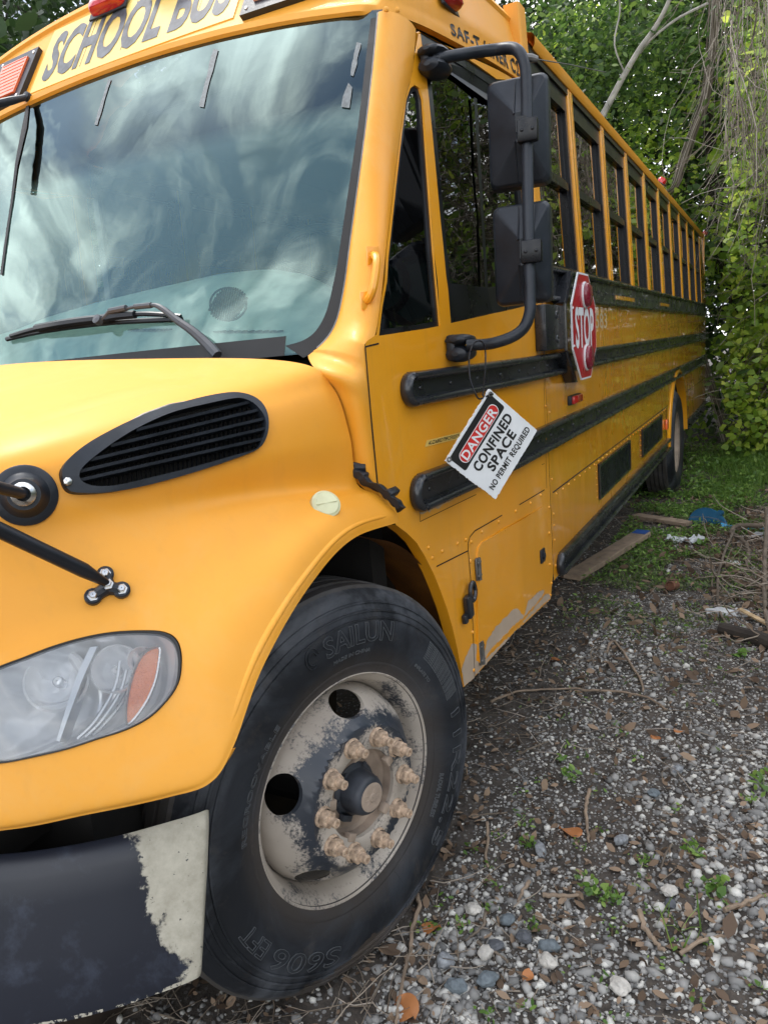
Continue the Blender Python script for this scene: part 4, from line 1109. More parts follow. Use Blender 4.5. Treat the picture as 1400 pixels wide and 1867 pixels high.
# long soft bead on top of the hood
rows = []
for t in np.linspace(0, 1, 40):
    u = .55 + 5.6 * t; vv = 7.25 + .12 * math.sin(t * 3); k = min(1, t * 6) * 1.0
    rows.append([S_hood(u, vv + a * k) + hood_n(u, vv + a * k) * (h * k - (1 - k) * .004) for a, h in ((-.3, -.003), (-.12, .0015), (0, .003), (.12, .0015), (.3, -.003))])
g.grid(rows); g.make('hood_crease', M['hood'], bus, ang=80)

# headlights
uvc = (sum(a for a, _ in hl_uv) / len(hl_uv), sum(b for _, b in hl_uv) / len(hl_uv))
HN = hood_n(*uvc)
def headlight(f_):
    root = None
    # gasket
    q = G(); n = len(hl_uv)
    def ring(k, off): return [S_hood(uvc[0] + (a - uvc[0]) * k, uvc[1] + (b - uvc[1]) * k) + hood_n(a, b) * off for a, b in hl_uv]
    rr = [ring(1.0, -.012), ring(.985, .004), ring(.955, .003), ring(.945, -.008)]
    q.grid([[f_(p) for p in r + [r[0]]] for r in rr]); root = q.make('headlight', M['rubber'], bus)
    # bowl
    q = G(); rows = []
    for k, dpt in ((.95, .010), (.90, .03), (.80, .065), (.62, .10), (.40, .12), (.18, .13), (.02, .13)):
        r = []
        for (a, b) in hl_uv:
            base = S_hood(uvc[0] + (a - uvc[0]) * k, uvc[1] + (b - uvc[1]) * k); r.append(f_(base - HN * dpt))
        rows.append(r + [r[0]])
    q.grid(rows); o = q.make('reflector', chromewavy, None, ang=80); o.parent = root
    # lamps: two round pockets, a moulded divider, the amber wedge
    def on_bowl(u, v, dpt):
        p = hood_pt(u, v)
        return p - HN * dpt
    q = G()
    for (u, v, r_, d_) in ((208, 1215, .036, .045), (95, 1235, .045, .055), (255, 1200, .020, .035)):
        c = on_bowl(u, v, d_); Mx = Matrix.Translation(c) @ HN.to_track_quat('Z', 'Y').to_matrix().to_4x4()
        prof = [(r_ * 1.25, .012), (r_ * 1.15, .016), (r_, .004), (r_ * .75, -.03), (r_ * .3, -.05), (.001, -.05)]
        w = G(); w.lathe(prof, Mx, 28); q.add([f_(p) for p in w.v], w.f)
        w = G(); w.lathe([(.001, .006), (.007, .004), (.010, -.006), (.010, -.05)], Mx, 14); q.add([f_(p) for p in w.v], w.f)
    o = q.make('lamp_pocket', chromewavy, None, ang=50); o.parent = root
    q = G()
    L = [(162, 1178), (140, 1225), (118, 1290), (100, 1350)]; Rr = [(176, 1176), (152, 1228), (128, 1290), (106, 1352)]
    A = curve([on_bowl(u, v, .014) for u, v in L], 5); B = curve([on_bowl(u, v, .014) for u, v in Rr], 5); A2 = [p - HN * .09 for p in A]; B2 = [p - HN * .09 for p in B]
    q.grid([[f_(p) for p in r] for r in (A2, A, B, B2)])
    for k in range(3):
        c = [(215 + 12 * k, 1200 + 14 * k), (205 + 8 * k, 1250 + 10 * k), (170 + 10 * k, 1310), (135 + 14 * k, 1345 - 4 * k)]
        cc = curve([on_bowl(u, v, .035 + .006 * k) for u, v in c], 5); q.tube([f_(p) for p in cc], .0035, 6)
    o = q.make('divider', plain('headlight_silver', (.55, .57, .58), .3, .6), None, ang=40); o.parent = root
    q = G()
    W2 = [(290, 1179), (290, 1202), (283, 1240), (268, 1276), (246, 1308), (230, 1320), (228, 1290), (236, 1246), (250, 1206), (268, 1184)]
    wl_ = [on_bowl(u, v, .012) for u, v in W2]
    q.add([f_(p) for p in wl_], [tuple(range(len(wl_)))]); q.grid([[f_(p) for p in wl_ + [wl_[0]]], [f_(p - HN * .03) for p in wl_ + [wl_[0]]]])
    o = q.make('turn_signal', amberlens, None, smooth=False); o.parent = root
    q = G(); rim_ = curve([on_bowl(u, v, .010) for u, v in W2], 3, closed=True); q.tube([f_(p) for p in rim_ + [rim_[0]]], .003, 6, cap=False)
    o = q.make('signal_bezel', M['chrome'], None); o.parent = root
    # clear outer lens
    v_, ff = cdt([(uvc[0] + (a - uvc[0]) * .955, uvc[1] + (b - uvc[1]) * .955) for a, b in hl_uv], [], 1 / 10, 1 / 10)
    q = G(); q.add([f_(S_hood(p.x, p.y) + hood_n(p.x, p.y) * .002) for p in v_], ff); o = q.make('lens', M['lens'], None, ang=80); o.parent = root
m_, nt_, b_n = nmat('headlight_reflector')
b_n.inputs['Metallic'].default_value = .35; b_n.inputs['Roughness'].default_value = .16; b_n.inputs['Base Color'].default_value = (.93, .94, .95, 1)
wv_ = N(nt_, 'ShaderNodeTexWave', {'Scale': 7.0, 'Distortion': 2.5, 'Detail': 1.0}); nt_.links.new(N(nt_, 'ShaderNodeTexCoord').outputs['Object'], wv_.inputs[0]); bump(nt_, b_n, wv_.outputs['Fac'], .4, .02)
chromewavy = m_
m_, nt_, b_n = nmat('amber_prism'); b_n.inputs['Base Color'].default_value = (.85, .20, .004, 1); b_n.inputs['Roughness'].default_value = .2; b_n.inputs['Coat Weight'].default_value = .6
vo_ = N(nt_, 'ShaderNodeTexVoronoi', {'Scale': 260.0}); nt_.links.new(N(nt_, 'ShaderNodeTexCoord').outputs['Object'], vo_.inputs['Vector']); bump(nt_, b_n, vo_.outputs['Distance'], .8, .002)
amberlens = m_
headlight(lambda p: p); headlight(gmir)

# hood side intake
def intake(f_):
    c = (sum(a for a, _ in vt_uv) / len(vt_uv), sum(b for _, b in vt_uv) / len(vt_uv))
    def R_(k, off, src=vt_uv): return [S_hood(c[0] + (a - c[0]) * k, c[1] + (b - c[1]) * k) + hood_n(a, b) * off for a, b in src]
    inner_px = loop_px([(143, 870), (152, 852), (195, 820), (250, 788), (310, 761), (375, 744), (427, 733), (448, 736), (465, 747), (478, 766), (478, 785), (471, 804), (460, 820), (420, 832), (340, 855), (267, 873), (210, 886), (170, 887), (150, 880)])
    inn = [hood_pt(u, v, .014) for u, v in inner_px]
    # resample both loops to the same count by angle along perimeter
    def resamp(L, n):
        L = L + [L[0]]; d = [0]
        for i in range(len(L) - 1): d.append(d[-1] + (L[i + 1] - L[i]).length)
        out = []
        for k in range(n):
            t = d[-1] * k / n; i = max(j for j in range(len(d)) if d[j] <= t + 1e-9); i = min(i, len(L) - 2)
            out.append(L[i] + (L[i + 1] - L[i]) * ((t - d[i]) / max(1e-9, d[i + 1] - d[i])))
        return out
    n = 96
    O0, O1, O2 = resamp(R_(1.0, -.004), n), resamp(R_(.995, .007), n), resamp(R_(.975, .014), n)
    I1 = resamp(inn, n); nn = hood_n(*c); I2 = [p - nn * .028 for p in I1]
    q = G(); q.grid([[f_(p) for p in r + [r[0]]] for r in (O0, O1, O2, I1, I2)])
    sc = hood_pt(122, 880, .018)
    root = q.make('hood_intake', M['plastic'], bus, ang=45)
    q = G(); dome(q, f_(sc), f_(nn), .0085, .005); o = q.make('screw', M['chrome'], None); o.parent = root
    q = G(); bl = [p - nn * .03 for p in I1]; q.add([f_(p) for p in bl], [tuple(range(n))]); o = q.make('backing', M['dark'], None, smooth=False); o.parent = root
    # slats run the length of the opening, fins cross behind them
    q = G()
    P2 = [tuple(p) for p in inner_px]
    def clipx(x0, y0, x1, y1):
        ts = [t for t in np.linspace(-.2, 1.2, 141) if inside(P2, (x0 + (x1 - x0) * t, y0 + (y1 - y0) * t))]
        return (ts[0], ts[-1]) if len(ts) > 2 else None
    for k in range(5):
        a_, b2 = (145, 822 + k * 15.5 - 8), (480, 736 + k * 17.5 - 6)
        r_ = clipx(*a_, *b2)
        if not r_: continue
        L = []
        for t in np.linspace(r_[0] - .012, r_[1] + .012, 14):
            p = hood_pt(a_[0] + (b2[0] - a_[0]) * t, a_[1] + (b2[1] - a_[1]) * t, .008)
            if p is not None: L.append(p)
        A = [f_(p + Vector((0, 0, .003))) for p in L]; B = [f_(p - Vector((0, 0, .003))) for p in L]; B2 = [f_(p - Vector((0, 0, .003)) - nn * .02) for p in L]; A2 = [f_(p + Vector((0, 0, .003)) - nn * .02) for p in L]
        q.grid([A2, A, B, B2])
    for k in range(38):
        x0 = 150 + k * 8.6
        a_, b2 = (x0, 700), (x0 + 8, 900); r_ = clipx(*a_, *b2)
        if not r_: continue
        L = [hood_pt(a_[0] + (b2[0] - a_[0]) * t, a_[1] + (b2[1] - a_[1]) * t, -.006) for t in (r_[0], (r_[0] + r_[1]) / 2, r_[1])]
        if any(p is None for p in L): continue
        w = Vector((.0022, -.0022, 0))
        q.grid([[f_(p + w) for p in L], [f_(p - w) for p in L], [f_(p - w - nn * .012) for p in L]])
    o = q.make('intake_slats', M['plastic'], None, ang=40); o.parent = root
intake(lambda p: p); intake(gmir)
# cracked moulding above the intake
g = G(); L = [hood_pt(u, v, .004) for u, v in ((182, 800), (215, 785), (262, 760), (310, 742), (352, 733))]; g.tube(L, [.002, .003, .0045, .004, .002], 6); g.make('intake_seal', M['zinc'], bus)
# amber/white side marker on the fender
g = G(); q_ = hood_uv(592, 923); p = S_hood(*q_); n = (hood_n(*q_) * .55 + Vector((.55, -.62, .1)) * .6).normalized(); Mx = Matrix.Translation(p) @ n.to_track_quat('Z', 'Y').to_matrix().to_4x4()
g.lathe([(.036, -.030), (.036, .004), (.034, .013), (.030, .014), (.028, .016), (.001, .019)], Mx, 32); g.box(p + n * .0185, (.05, .003, .002), n.to_track_quat('Z', 'Y').to_matrix()); g.make('fender_lamp', M['marker'], bus)
# rubber hood latch strap at the back of the fender
g = G(); L = [S_hood(.0, v) + Vector((.012, .010, .012)) for v in (4.1, 3.7, 3.3, 2.8, 2.3, 1.8, 1.2, .7)]
rows = []
for i, p in enumerate(curve(L, 4)):
    k = .010 + .004 * math.sin(i * .5) ** 2; rows.append([p + Vector((a * k, b * .012 - .008, c_ * k)) for a, b, c_ in ((-.6, -1, .4), (.7, -1, .9), (1.0, 0, .6), (.7, 1, .5), (-.6, 1, -.4), (-.8, 0, -.4))])
g.grid(rows, close=True); g.add(rows[0], [tuple(range(6))]); g.add(rows[-1], [tuple(range(6))[::-1]])
g.tube([L[0] + Vector((-.03, .0, .018)), L[0] + Vector((.012, .01, .016))], .013, 10); g.box(L[0] + Vector((-.005, .004, .0)), (.045, .04, .022), (0, .4, 0), 0, .005)
g.box(L[4] + Vector((.004, .01, .006)), (.02, .05, .02), (0, .7, 0), 0, .004); g.make('hood_strap', M['plastic'], bus)
# mirror post base on the hood corner, stay rod with its three-armed bracket
g = G(); q_ = hood_uv(46, 903); p = S_hood(*q_); n = hood_n(*q_); Mx = Matrix.Translation(p) @ n.to_track_quat('Z', 'Y').to_matrix().to_4x4()
g.lathe([(.056, -.01), (.056, .003), (.053, .006), (.042, .008), (.034, .020), (.030, .036), (.028, .042), (.001, .044)], Mx, 40)
top = p + n * .046
g2 = G(); g2.lathe([(.021, 0), (.021, .012), (.018, .015), (.013, .018)], Matrix.Translation(top) @ n.to_track_quat('Z', 'Y').to_matrix().to_4x4(), 24)
mp_ = g.make('mirror_post', M['plastic'], bus)
o = g2.make('collar', M['chrome'], None); o.parent = mp_
far = at(-260, 820, 1.05)
g = G(); g.tube([top + n * .010, top + n * .022 + (far - top) * .05, far], .0105, 12); o = g.make('post_rod', M['plastic'], None); o.parent = mp_
g = G()
for u, v in ((50, 868), (91, 914), (30, 902), (11, 926)):
    h = hood_pt(u, v)
    if h is not None: dome(g, p + (h - p) * .62 + n * (.010 if abs(v - 905) > 30 or u > 80 or u < 20 else .03), n, .008, .005)
o = g.make('screw', M['chrome'], None); o.parent = mp_
q_ = hood_uv(198, 1072); p = S_hood(*q_); n = hood_n(*q_)
g = G(); arms = [hood_pt(u, v, .005) for u, v in ((192, 1050), (222, 1078), (170, 1090))]; c = hood_pt(197, 1073, .005)
for a in arms:
    g.tube([c, a], [.013, .012], 10); g.lathe([(.0155, -.004), (.0155, .006), (.013, .008), (.001, .0085)], Matrix.Translation(a) @ n.to_track_quat('Z', 'Y').to_matrix().to_4x4(), 20)
br = g.make('stay_bracket', M['plastic'], bus)
g = G()
for a in arms + [c + n * .012]:
    g.lathe([(.0105, .006), (.0105, .0085), (.0075, .0086), (.0075, .015), (.006, .0165), (.001, .0165)], Matrix.Translation(a) @ n.to_track_quat('Z', 'Y').to_matrix().to_4x4(), 6)
o = g.make('bolt', M['chrome'], None, ang=20); o.parent = br
far = at(-220, 862, 1.12)
g = G(); g.tube([c + n * .022, c + n * .026 + (far - c) * .06, c + n * .03 + (far - c) * .12, far], [.007, .010, .0135, .0135], 12); o = g.make('stay_rod', M['black'], None); o.parent = br

# inner dark structure: light-blocking boxes, frame rails, fender liner, underbody
g = G(); g.box((0, -.30, .95), (1.5, .95, .55)); g.box((0, -.52, .82), (1.75, .12, .6)); g.box((0, .35, 1.15), (2.1, .08, .85)); g.make('hood_light_block', M['dark'], bus, smooth=False)  # black boxes added to block light under the hood
for s in (1, -1):
    g = G(); g.grid([[Vector((s * x, .665 * 1.02 * math.cos(a) + .01, .495 + .70 * math.sin(a))) for x in (.62, .85, 1.05, 1.14)] for a in np.linspace(R(128), .02, 30)])
    g.add([Vector((s * .62, .72 * math.cos(a), .495 + .74 * math.sin(a))) for a in np.linspace(0, 2 * math.pi, 30, endpoint=False)], [tuple(range(30))])
    g.make('wheel_well', plain('wheel_well_grime', (.035, .024, .016), .9, var=.6, scale=6, bmp=.5), bus)
# rust-stained inner flange behind the wheel
g = G(); g.grid([[Vector((x, .64 * math.cos(a) + (1.13 - x) * .35, .495 + .64 * math.sin(a))) for x in (1.15, 1.10, 1.0, .85)] for a in np.linspace(1.25, .05, 20)])
g.make('arch_flange', plain('rust_stained_flange', (.20, .075, .012), .6, var=.6, scale=5, bmp=.3), bus)
g = G()
for s in (1, -1): g.box((s * .45, 4.0, .75), (.09, 9.2, .25))
g.box((0, 5.0, 1.0), (2.3, 8.0, .05)); g.box((.72, 3.6, .66), (.5, 1.6, .3), bev=.05); g.box((-.9, 4, .8), (.3, 5, .3))
for y in (1.2, 2.2, 3.2, 4.6, 7.6): g.box((0, y, .72), (1.9, .08, .2))
g.tube([(.2, .5, .5), (.2, 7, .55)], .05); g.make('chassis', M['dark'], bus)
g = G(); g.tube([(-1.0, 0, .495), (1.0, 0, .495)], .06); g.make('axle', M['dark'], bus); g = G(); g.tube([(-1.0, 6.31, .495), (1.0, 6.31, .495)], .09); g.make('axle', M['dark'], bus)
# grille on the nose (round the corner of the photo)
g = G(); g.box((0, -1.035, 1.03), (.9, .02, .28), None, 0, .02)
for k in range(7): g.box((0, -1.05, .92 + k * .036), (.86, .014, .012))
g.make('grille', M['plastic'], bus)

# ---- bumper
BP = [(1.103, -.574), (1.098, -.586), (1.084, -.606), (1.050, -.645), (.996, -.703), (.92, -.765), (.83, -.822), (.68, -.890), (.40, -.945), (0, -.975)]
bp = curve([Vector((a, b, 0)) for a, b in BP], 4)
full = bp + [gmir(p) for p in bp[::-1][1:]]
prof = [(-.05, .436), (-.012, .438), (.004, .446), (.008, .47), (.006, .56), (.004, .65), (.002, .698), (-.003, .716), (-.010, .729), (-.020, .736), (-.028, .732), (-.030, .70)]
g = G(); rows = []
nb = len(full)
for i, p in enumerate(full):
    t = (full[min(i + 1, nb - 1)] - full[max(i - 1, 0)]).normalized(); n = Vector((t.y, -t.x, 0))
    if n.dot(p - Vector((0, 1.0, 0))) < 0: n = -n
    endf = min(1, min(i, nb - 1 - i) / 3)
    if i < 6: n = Vector((.70, -.71, 0))
    if i > nb - 7: n = Vector((-.70, -.71, 0))
    rows.append([p + n * (a if endf >= 1 else a - .010 * (1 - endf) ** 2) + Vector((0, (z - .44) * .27, z + (.008 if z < .6 else -.010) * (1 - endf) ** 2)) for a, z in prof])
g.grid(rows)
for r in (rows[0], rows[-1]): g.add(r, [tuple(range(len(r)))])
g.make('bumper', M['bumper'], bus, ang=50)
g = G(); 
g.box((0, -.66, .60), (1.1, .3, .14)); g.make('bumper_bracket', M['dark'], bus, smooth=False)

# ---- wheels
def wheel(center, steer, front=True, flip=1):
    """axle along local +x, outward"""
    root = bpy.data.objects.new('wheel', None); COL.objects.link(root); root.parent = bus; root.location = Vector(center) - BL
    root.rotation_euler = (0, 0, steer if flip > 0 else math.pi + steer)
    Mx = Matrix(((0, 0, 1, 0), (1, 0, 0, 0), (0, 1, 0, 0), (0, 0, 0, 1)))     # lathe z -> x, x -> y, y -> z
    # tyre
    prof = [(.288, -.012), (.292, .0), (.299, .006), (.306, .006), (.318, .012), (.322, .0135), (.326, .0125), (.345, .022), (.365, .029), (.395, .032), (.425, .029), (.440, .025), (.4405, .028), (.445, .0285), (.4455, .024), (.458, .019), (.4585, .022), (.463, .0215), (.4635, .017), (.478, .009), (.4785, .012), (.483, .0105), (.4835, .006), (.494, -.001), (.503, -.008), (.508, -.014), (.512, -.022), (.518, -.026)]
    x = -.028; tread = []
    for k in range(5):
        w = .033 if k in (0, 4) else .030
        tread += [(.520 + (0 if k in (0, 4) else .003), x - .001), (.520 + (0 if k in (0, 4) else .003), x - w)]
        if k < 4: tread += [(.509, x - w - .0015), (.509, x - w - .008)]
        x -= w + .0095
    prof = prof + tread + [(a, -.212 - b) for a, b in [(.508, -.014), (.49, 0), (.44, .02), (.39, .028), (.33, .01), (.29, 0)]]
    n = 240; V = []; F = []; ph = [Mx @ Vector((0, 0, 0))]
    for i, (r_, h) in enumerate(prof):
        for j in range(n):
            a = 2 * math.pi * j / n; rr = r_
            if 24 <= i <= 27 and j % 2: rr -= .0028            # shoulder sipes
            y, z = rr * math.cos(a), rr * math.sin(a); xx = h
            zl = -.488
            if z < zl + .05:                                    # tyre squats on its contact patch
                k = min(1, (zl + .05 - z) / .08)
                if h > -.09: xx += .010 * k
            if z < zl: z = zl
            V.append(Vector((xx, y, z)))
    for i in range(len(prof) - 1):
        for j in range(n): F.append((i * n + j, i * n + (j + 1) % n, (i + 1) * n + (j + 1) % n, (i + 1) * n + j))
    q = G(); q.add(V, F)
    if front and flip > 0:
        def sidewall(r_):
            for i in range(len(prof) - 1):
                if prof[i][0] <= r_ <= prof[i + 1][0] and i < 24:
                    t = (r_ - prof[i][0]) / max(1e-6, prof[i + 1][0] - prof[i][0]); return prof[i][1] + (prof[i + 1][1] - prof[i][1]) * t
            return .03
        def tmap(a0, a1, r0, r1, off):
            def f(u, v):
                a = R(a0 + (a1 - a0) * (u + .5)); r_ = r0 + (r1 - r0) * (v + .5); return Vector((sidewall(r_) + off, r_ * math.cos(a), r_ * math.sin(a)))
            return f
        def emboss(txt, a0, a1, r0, r1, bold=0.0, h=.0016, outline=False):
            V2, F2 = text2d(txt, bold, .07); f1 = tmap(a0, a1, r0, r1, h)
            q.add([f1(v.x, v.y) for v in V2], F2)
            # outline walls
            cnt = {}
            for f in F2:
                for k in range(len(f)):
                    e = (f[k], f[(k + 1) % len(f)]); cnt[tuple(sorted(e))] = cnt.get(tuple(sorted(e)), 0) + 1
            f0 = tmap(a0, a1, r0, r1, -.001)
            for (a, b2), c in cnt.items():
                if c == 1: q.add([f1(V2[a].x, V2[a].y), f1(V2[b2].x, V2[b2].y), f0(V2[b2].x, V2[b2].y), f0(V2[a].x, V2[a].y)], [(0, 1, 2, 3)], 1); q.tube([f1(V2[a].x, V2[a].y), f1(V2[b2].x, V2[b2].y)], .0008, 4, 1, False)
        emboss('SAILUN', 99, 65, .385, .435, .015, .0028)
        emboss('11R22.5', 7, -50, .385, .425, .0, .0026)
        emboss('S606', -108, -142, .385, .432, .008, .0026)
        emboss('EFT', -146, -160, .385, .425, .0, .0022)
        emboss('REGROOVABLE', 172, 128, .345, .362, .0, .0012)
        emboss('MADE IN CHINA', 96, 76, .358, .368, .0, .001)
        emboss('RADIAL TUBELESS', -20, -40, .345, .358, 0, .001)
        for k in range(9): emboss('MAX LOAD SINGLE 2725 KG AT 120 PSI COLD', 42, 14, .43 - k * .006, .4335 - k * .006, 0, .0007)
        emboss('INFLATE TO', 44, 30, .350, .358, 0, .001)
        # logo: two crescents in a ring
        for rr0, w0 in ((.021, .0022), (.013, .0022)):
            ang = R(104.5); rc = .410
            pts = [Vector((0, math.cos(ang) * rc + rr0 * math.cos(t), math.sin(ang) * rc + rr0 * 1.2 * math.sin(t))) for t in np.linspace(.3, 5.2, 22)]
            q.tube([Vector((sidewall(math.hypot(p.y, p.z)) + .001, p.y, p.z)) for p in pts], w0, 6)
        for a in (46, 12, -8, 120, 150, -70, -100):
            q.tube([Vector((sidewall(r_) + .0003, r_ * math.cos(R(a)), r_ * math.sin(R(a)))) for r_ in (.33, .35, .37)], .0009, 5)
    o = mesh_obj('tyre', q.v, q.f, [M['tyre'], M['tyreedge']], None, True, q.m); sharp(o, 38); o.parent = root
    # rim: flange, drop well, disc with five hand holes, bolt pad
    q = G()
    if front:
        q.lathe([(.285, -.20), (.290, -.012), (.2915, .002), (.296, .007), (.2995, .004), (.2985, .0), (.290, -.003), (.283, -.012), (.276, -.018), (.272, -.030), (.262, -.052), (.256, -.085), (.250, -.10)][2:], Mx, 96)
        disc = lambda r_: float(np.interp(r_, [.112, .120, .165, .172, .176, .180, .184, .196, .215, .235, .25, .258], [.046, .049, .049, .052, .052, .047, .039, .031, .014, -.012, -.042, -.075]))
        outer_ = [(r_ * math.cos(a), r_ * math.sin(a)) for r_, a in [(.256, t) for t in np.linspace(0, 2 * math.pi, 97)[:-1]]]
        holes = []
        for a in (85, 157, 229, 301, 13):
            c = Vector((.2235 * math.cos(R(a)), .2235 * math.sin(R(a))))
            er = Vector((math.cos(R(a)), math.sin(R(a)))); et = Vector((-er.y, er.x))
            holes.append([tuple(c + er * .027 * math.cos(t) + et * .050 * math.sin(t)) for t in np.linspace(0, 2 * math.pi, 33)[:-1]])
        bore = [(.112 * math.cos(t), .112 * math.sin(t)) for t in np.linspace(0, 2 * math.pi, 49)[:-1]]
        v_, f_ = cdt(outer_, holes + [bore], .011, .011)
        q.add([Vector((disc(p.length), p.x, p.y)) for p in v_], f_)
        for h in holes:
            A = [Vector((disc(math.hypot(*p)), p[0], p[1])) for p in h]; B = [p + Vector((-.012, 0, 0)) for p in A]; q.grid([A + [A[0]], B + [B[0]]])
        A = [Vector((disc(.112), *p)) for p in bore]; B = [p + Vector((-.02, 0, 0)) for p in A]; q.grid([A + [A[0]], B + [B[0]]])
        o = mesh_obj('rim', q.v, q.f, M['rim'], None, True); sharp(o, 40); o.parent = root
        q = G(); q.lathe([(.118, .03), (.110, .036), (.108, .012), (.100, .004), (.078, .002), (.072, .008), (.068, .012)], Mx, 48)
        for a in (95, 23, -49, -121, 167):
            c = Vector((.040, .108 * math.cos(R(a)), .108 * math.sin(R(a)))); q.box(c, (.020, .022, .026), (R(a), 0, 0), 0, .003)
        o = q.make('hub', M['dust'], None); o.parent = root
        q = G(); q.lathe([(.070, .0), (.070, .012), (.066, .016), (.056, .018), (.0535, .045), (.050, .060), (.045, .069), (.037, .073), (.030, .0735), (.001, .0735)], Mx, 48)
        for a in range(0, 360, 60): q.lathe([(.006, 0), (.006, .006), (.001, .006)], Matrix.Translation((.02, .068 * math.cos(R(a)), .068 * math.sin(R(a)))) @ Mx, 6)
        q.box((.024, .070 * math.cos(R(225)), .070 * math.sin(R(225))), (.018, .034, .016), (R(-30), 0, 0), 0, .003)
        o = q.make('hub_cap', plain('grey_hub_cap', (.035, .04, .05), .5, var=.5, scale=18), None); o.parent = root
        q = G(); q.lathe([(.0365, .0732), (.0365, .0755), (.031, .077), (.028, .0765), (.012, .0768), (.009, .079), (.001, .079)], Mx, 40)
        for a in range(0, 360, 30): q.tube([Vector((.0765, .012 * math.cos(R(a)), .014 * math.sin(R(a)))), Vector((.0765, .024 * math.cos(R(a)), .027 * math.sin(R(a))))], .0012, 5)
        o = q.make('cap_disc', M['dust'], None); o.parent = root
        # lug nuts: flanged nut, hexagon, stud
        q = G(); T = Mx
        q.lathe([(.0275, 0), (.0275, .004), (.0235, .010)], T, 24); q.lathe([(.0232, .008), (.0232, .027), (.0195, .0315), (.013, .0315)], T, 6)
        q.lathe([(.0122, .026), (.0125, .031), (.0112, .033), (.0125, .035), (.0112, .037), (.0125, .039), (.0112, .041), (.0125, .043), (.0112, .045), (.0125, .047), (.0112, .049), (.0122, .051), (.0122, .056), (.010, .0575), (.006, .0575), (.006, .053), (.001, .053)], T, 16)
        first = None
        for k in range(10):
            a = R(101.5 - 36 * k)
            if first is None:
                o = mesh_obj('lug_nut', q.v, q.f, M['nut'], None, True); sharp(o, 28); first = o
            else: o = first.copy(); COL.objects.link(o)
            o.parent = root; o.scale = (.88, .93, .93); o.location = (.0495, .143 * math.cos(a), .143 * math.sin(a)); o.rotation_euler = (k * .7, 0, 0)
    else:
        q.lathe([(.2915, .002), (.296, .007), (.2995, .004), (.290, -.003), (.276, -.018), (.265, -.05), (.25, -.09), (.235, -.11), (.18, -.125), (.11, -.125)], Mx, 64)
        q.lathe([(.11, -.125), (.105, -.06), (.09, -.05), (.001, -.05)], Mx, 32)
        for k in range(10):
            a = R(36 * k); q.lathe([(.02, -.125), (.02, -.10), (.012, -.10), (.012, -.075), (.001, -.075)], Matrix.Translation((0, .143 * math.cos(a), .143 * math.sin(a))) @ Mx, 6)
        o = q.make('rim', M['dust'], None); o.parent = root
    return root
wheel((1.106, 0, .495), -.2627 , True)
wheel((-1.106, 0, .495), -.2627, True, -1)
wheel((1.175, 6.31, .495), 0, False); wheel((-1.175, 6.31, .495), 0, False, -1)

# ---- driver side mirrors
g = G()
pole_t = 2.10
def mp2(u, v, t): return at(u, v, t)
up_b = side_hit(775, 118) + Vector((.02, 0, 0)); lo_b = side_hit(822, 634) + Vector((.02, 0, 0))
# tubes
t_up = (RM.transposed() @ (up_b - CLOC)).z * -1; t_lo = (RM.transposed() @ (lo_b - CLOC)).z * -1
path = [up_b + Vector((.02, 0, 0)), at(800, 106, t_up - .04), at(850, 97, (t_up + pole_t) / 2 + .02), at(900, 90, pole_t + .06), at(930, 87, pole_t + .03), at(945, 93, pole_t + .01), at(955, 112, pole_t), at(959, 145, pole_t), at(961, 250, pole_t), at(963, 400, pole_t), at(966, 540, pole_t), at(965, 572, pole_t), at(955, 597, pole_t), at(935, 613, pole_t), at(905, 624, pole_t + .01), at(880, 628, (pole_t * 2 + t_lo) / 3), at(850, 629, t_lo - .05)]
g.tube(curve(path, 5), .0165, 14)
marm = g.make('mirror_arm', M['plastic'], bus)
for (b_, sz, uv_, tilt) in ((up_b, .10, (775, 118), 0), (lo_b, .082, (822, 634), 0)):
    q = G()
    fwd = (at(uv_[0] + 60, uv_[1] - 6, (RM.transposed() @ (b_ - CLOC)).z * -1) - b_).normalized()
    # clam of two rounded shells round the tube end
    for dz, hh in ((.021, .016), (-.019, .024)):
        rows = []
        for k, r_ in ((-1, .25), (-.85, .75), (-.5, 1), (0, 1.05), (.5, .95), (.85, .6), (1, .2)):
            c = b_ + Vector((0, 1, 0)) * (k * sz * .62) + Vector((.012, 0, dz)); 
            rows.append([c + Vector((math.cos(a) * .042 * r_, 0, math.sin(a) * hh * r_)) for a in np.linspace(0, 2 * math.pi, 15)[:-1]])
        q.grid(rows, close=True); q.add(rows[0], [tuple(range(14))]); q.add(rows[-1], [tuple(range(14))])
    q.box(b_ + Vector((-.004, -.01, 0)), (.03, .07, .075), None, 0, .01)
    q.tube([b_ + Vector((.01, -.01, -.04)), b_ + Vector((.01, -.01, .036))], .012, 10)
    o = q.make('arm_bracket', M['plastic'], None); o.parent = marm
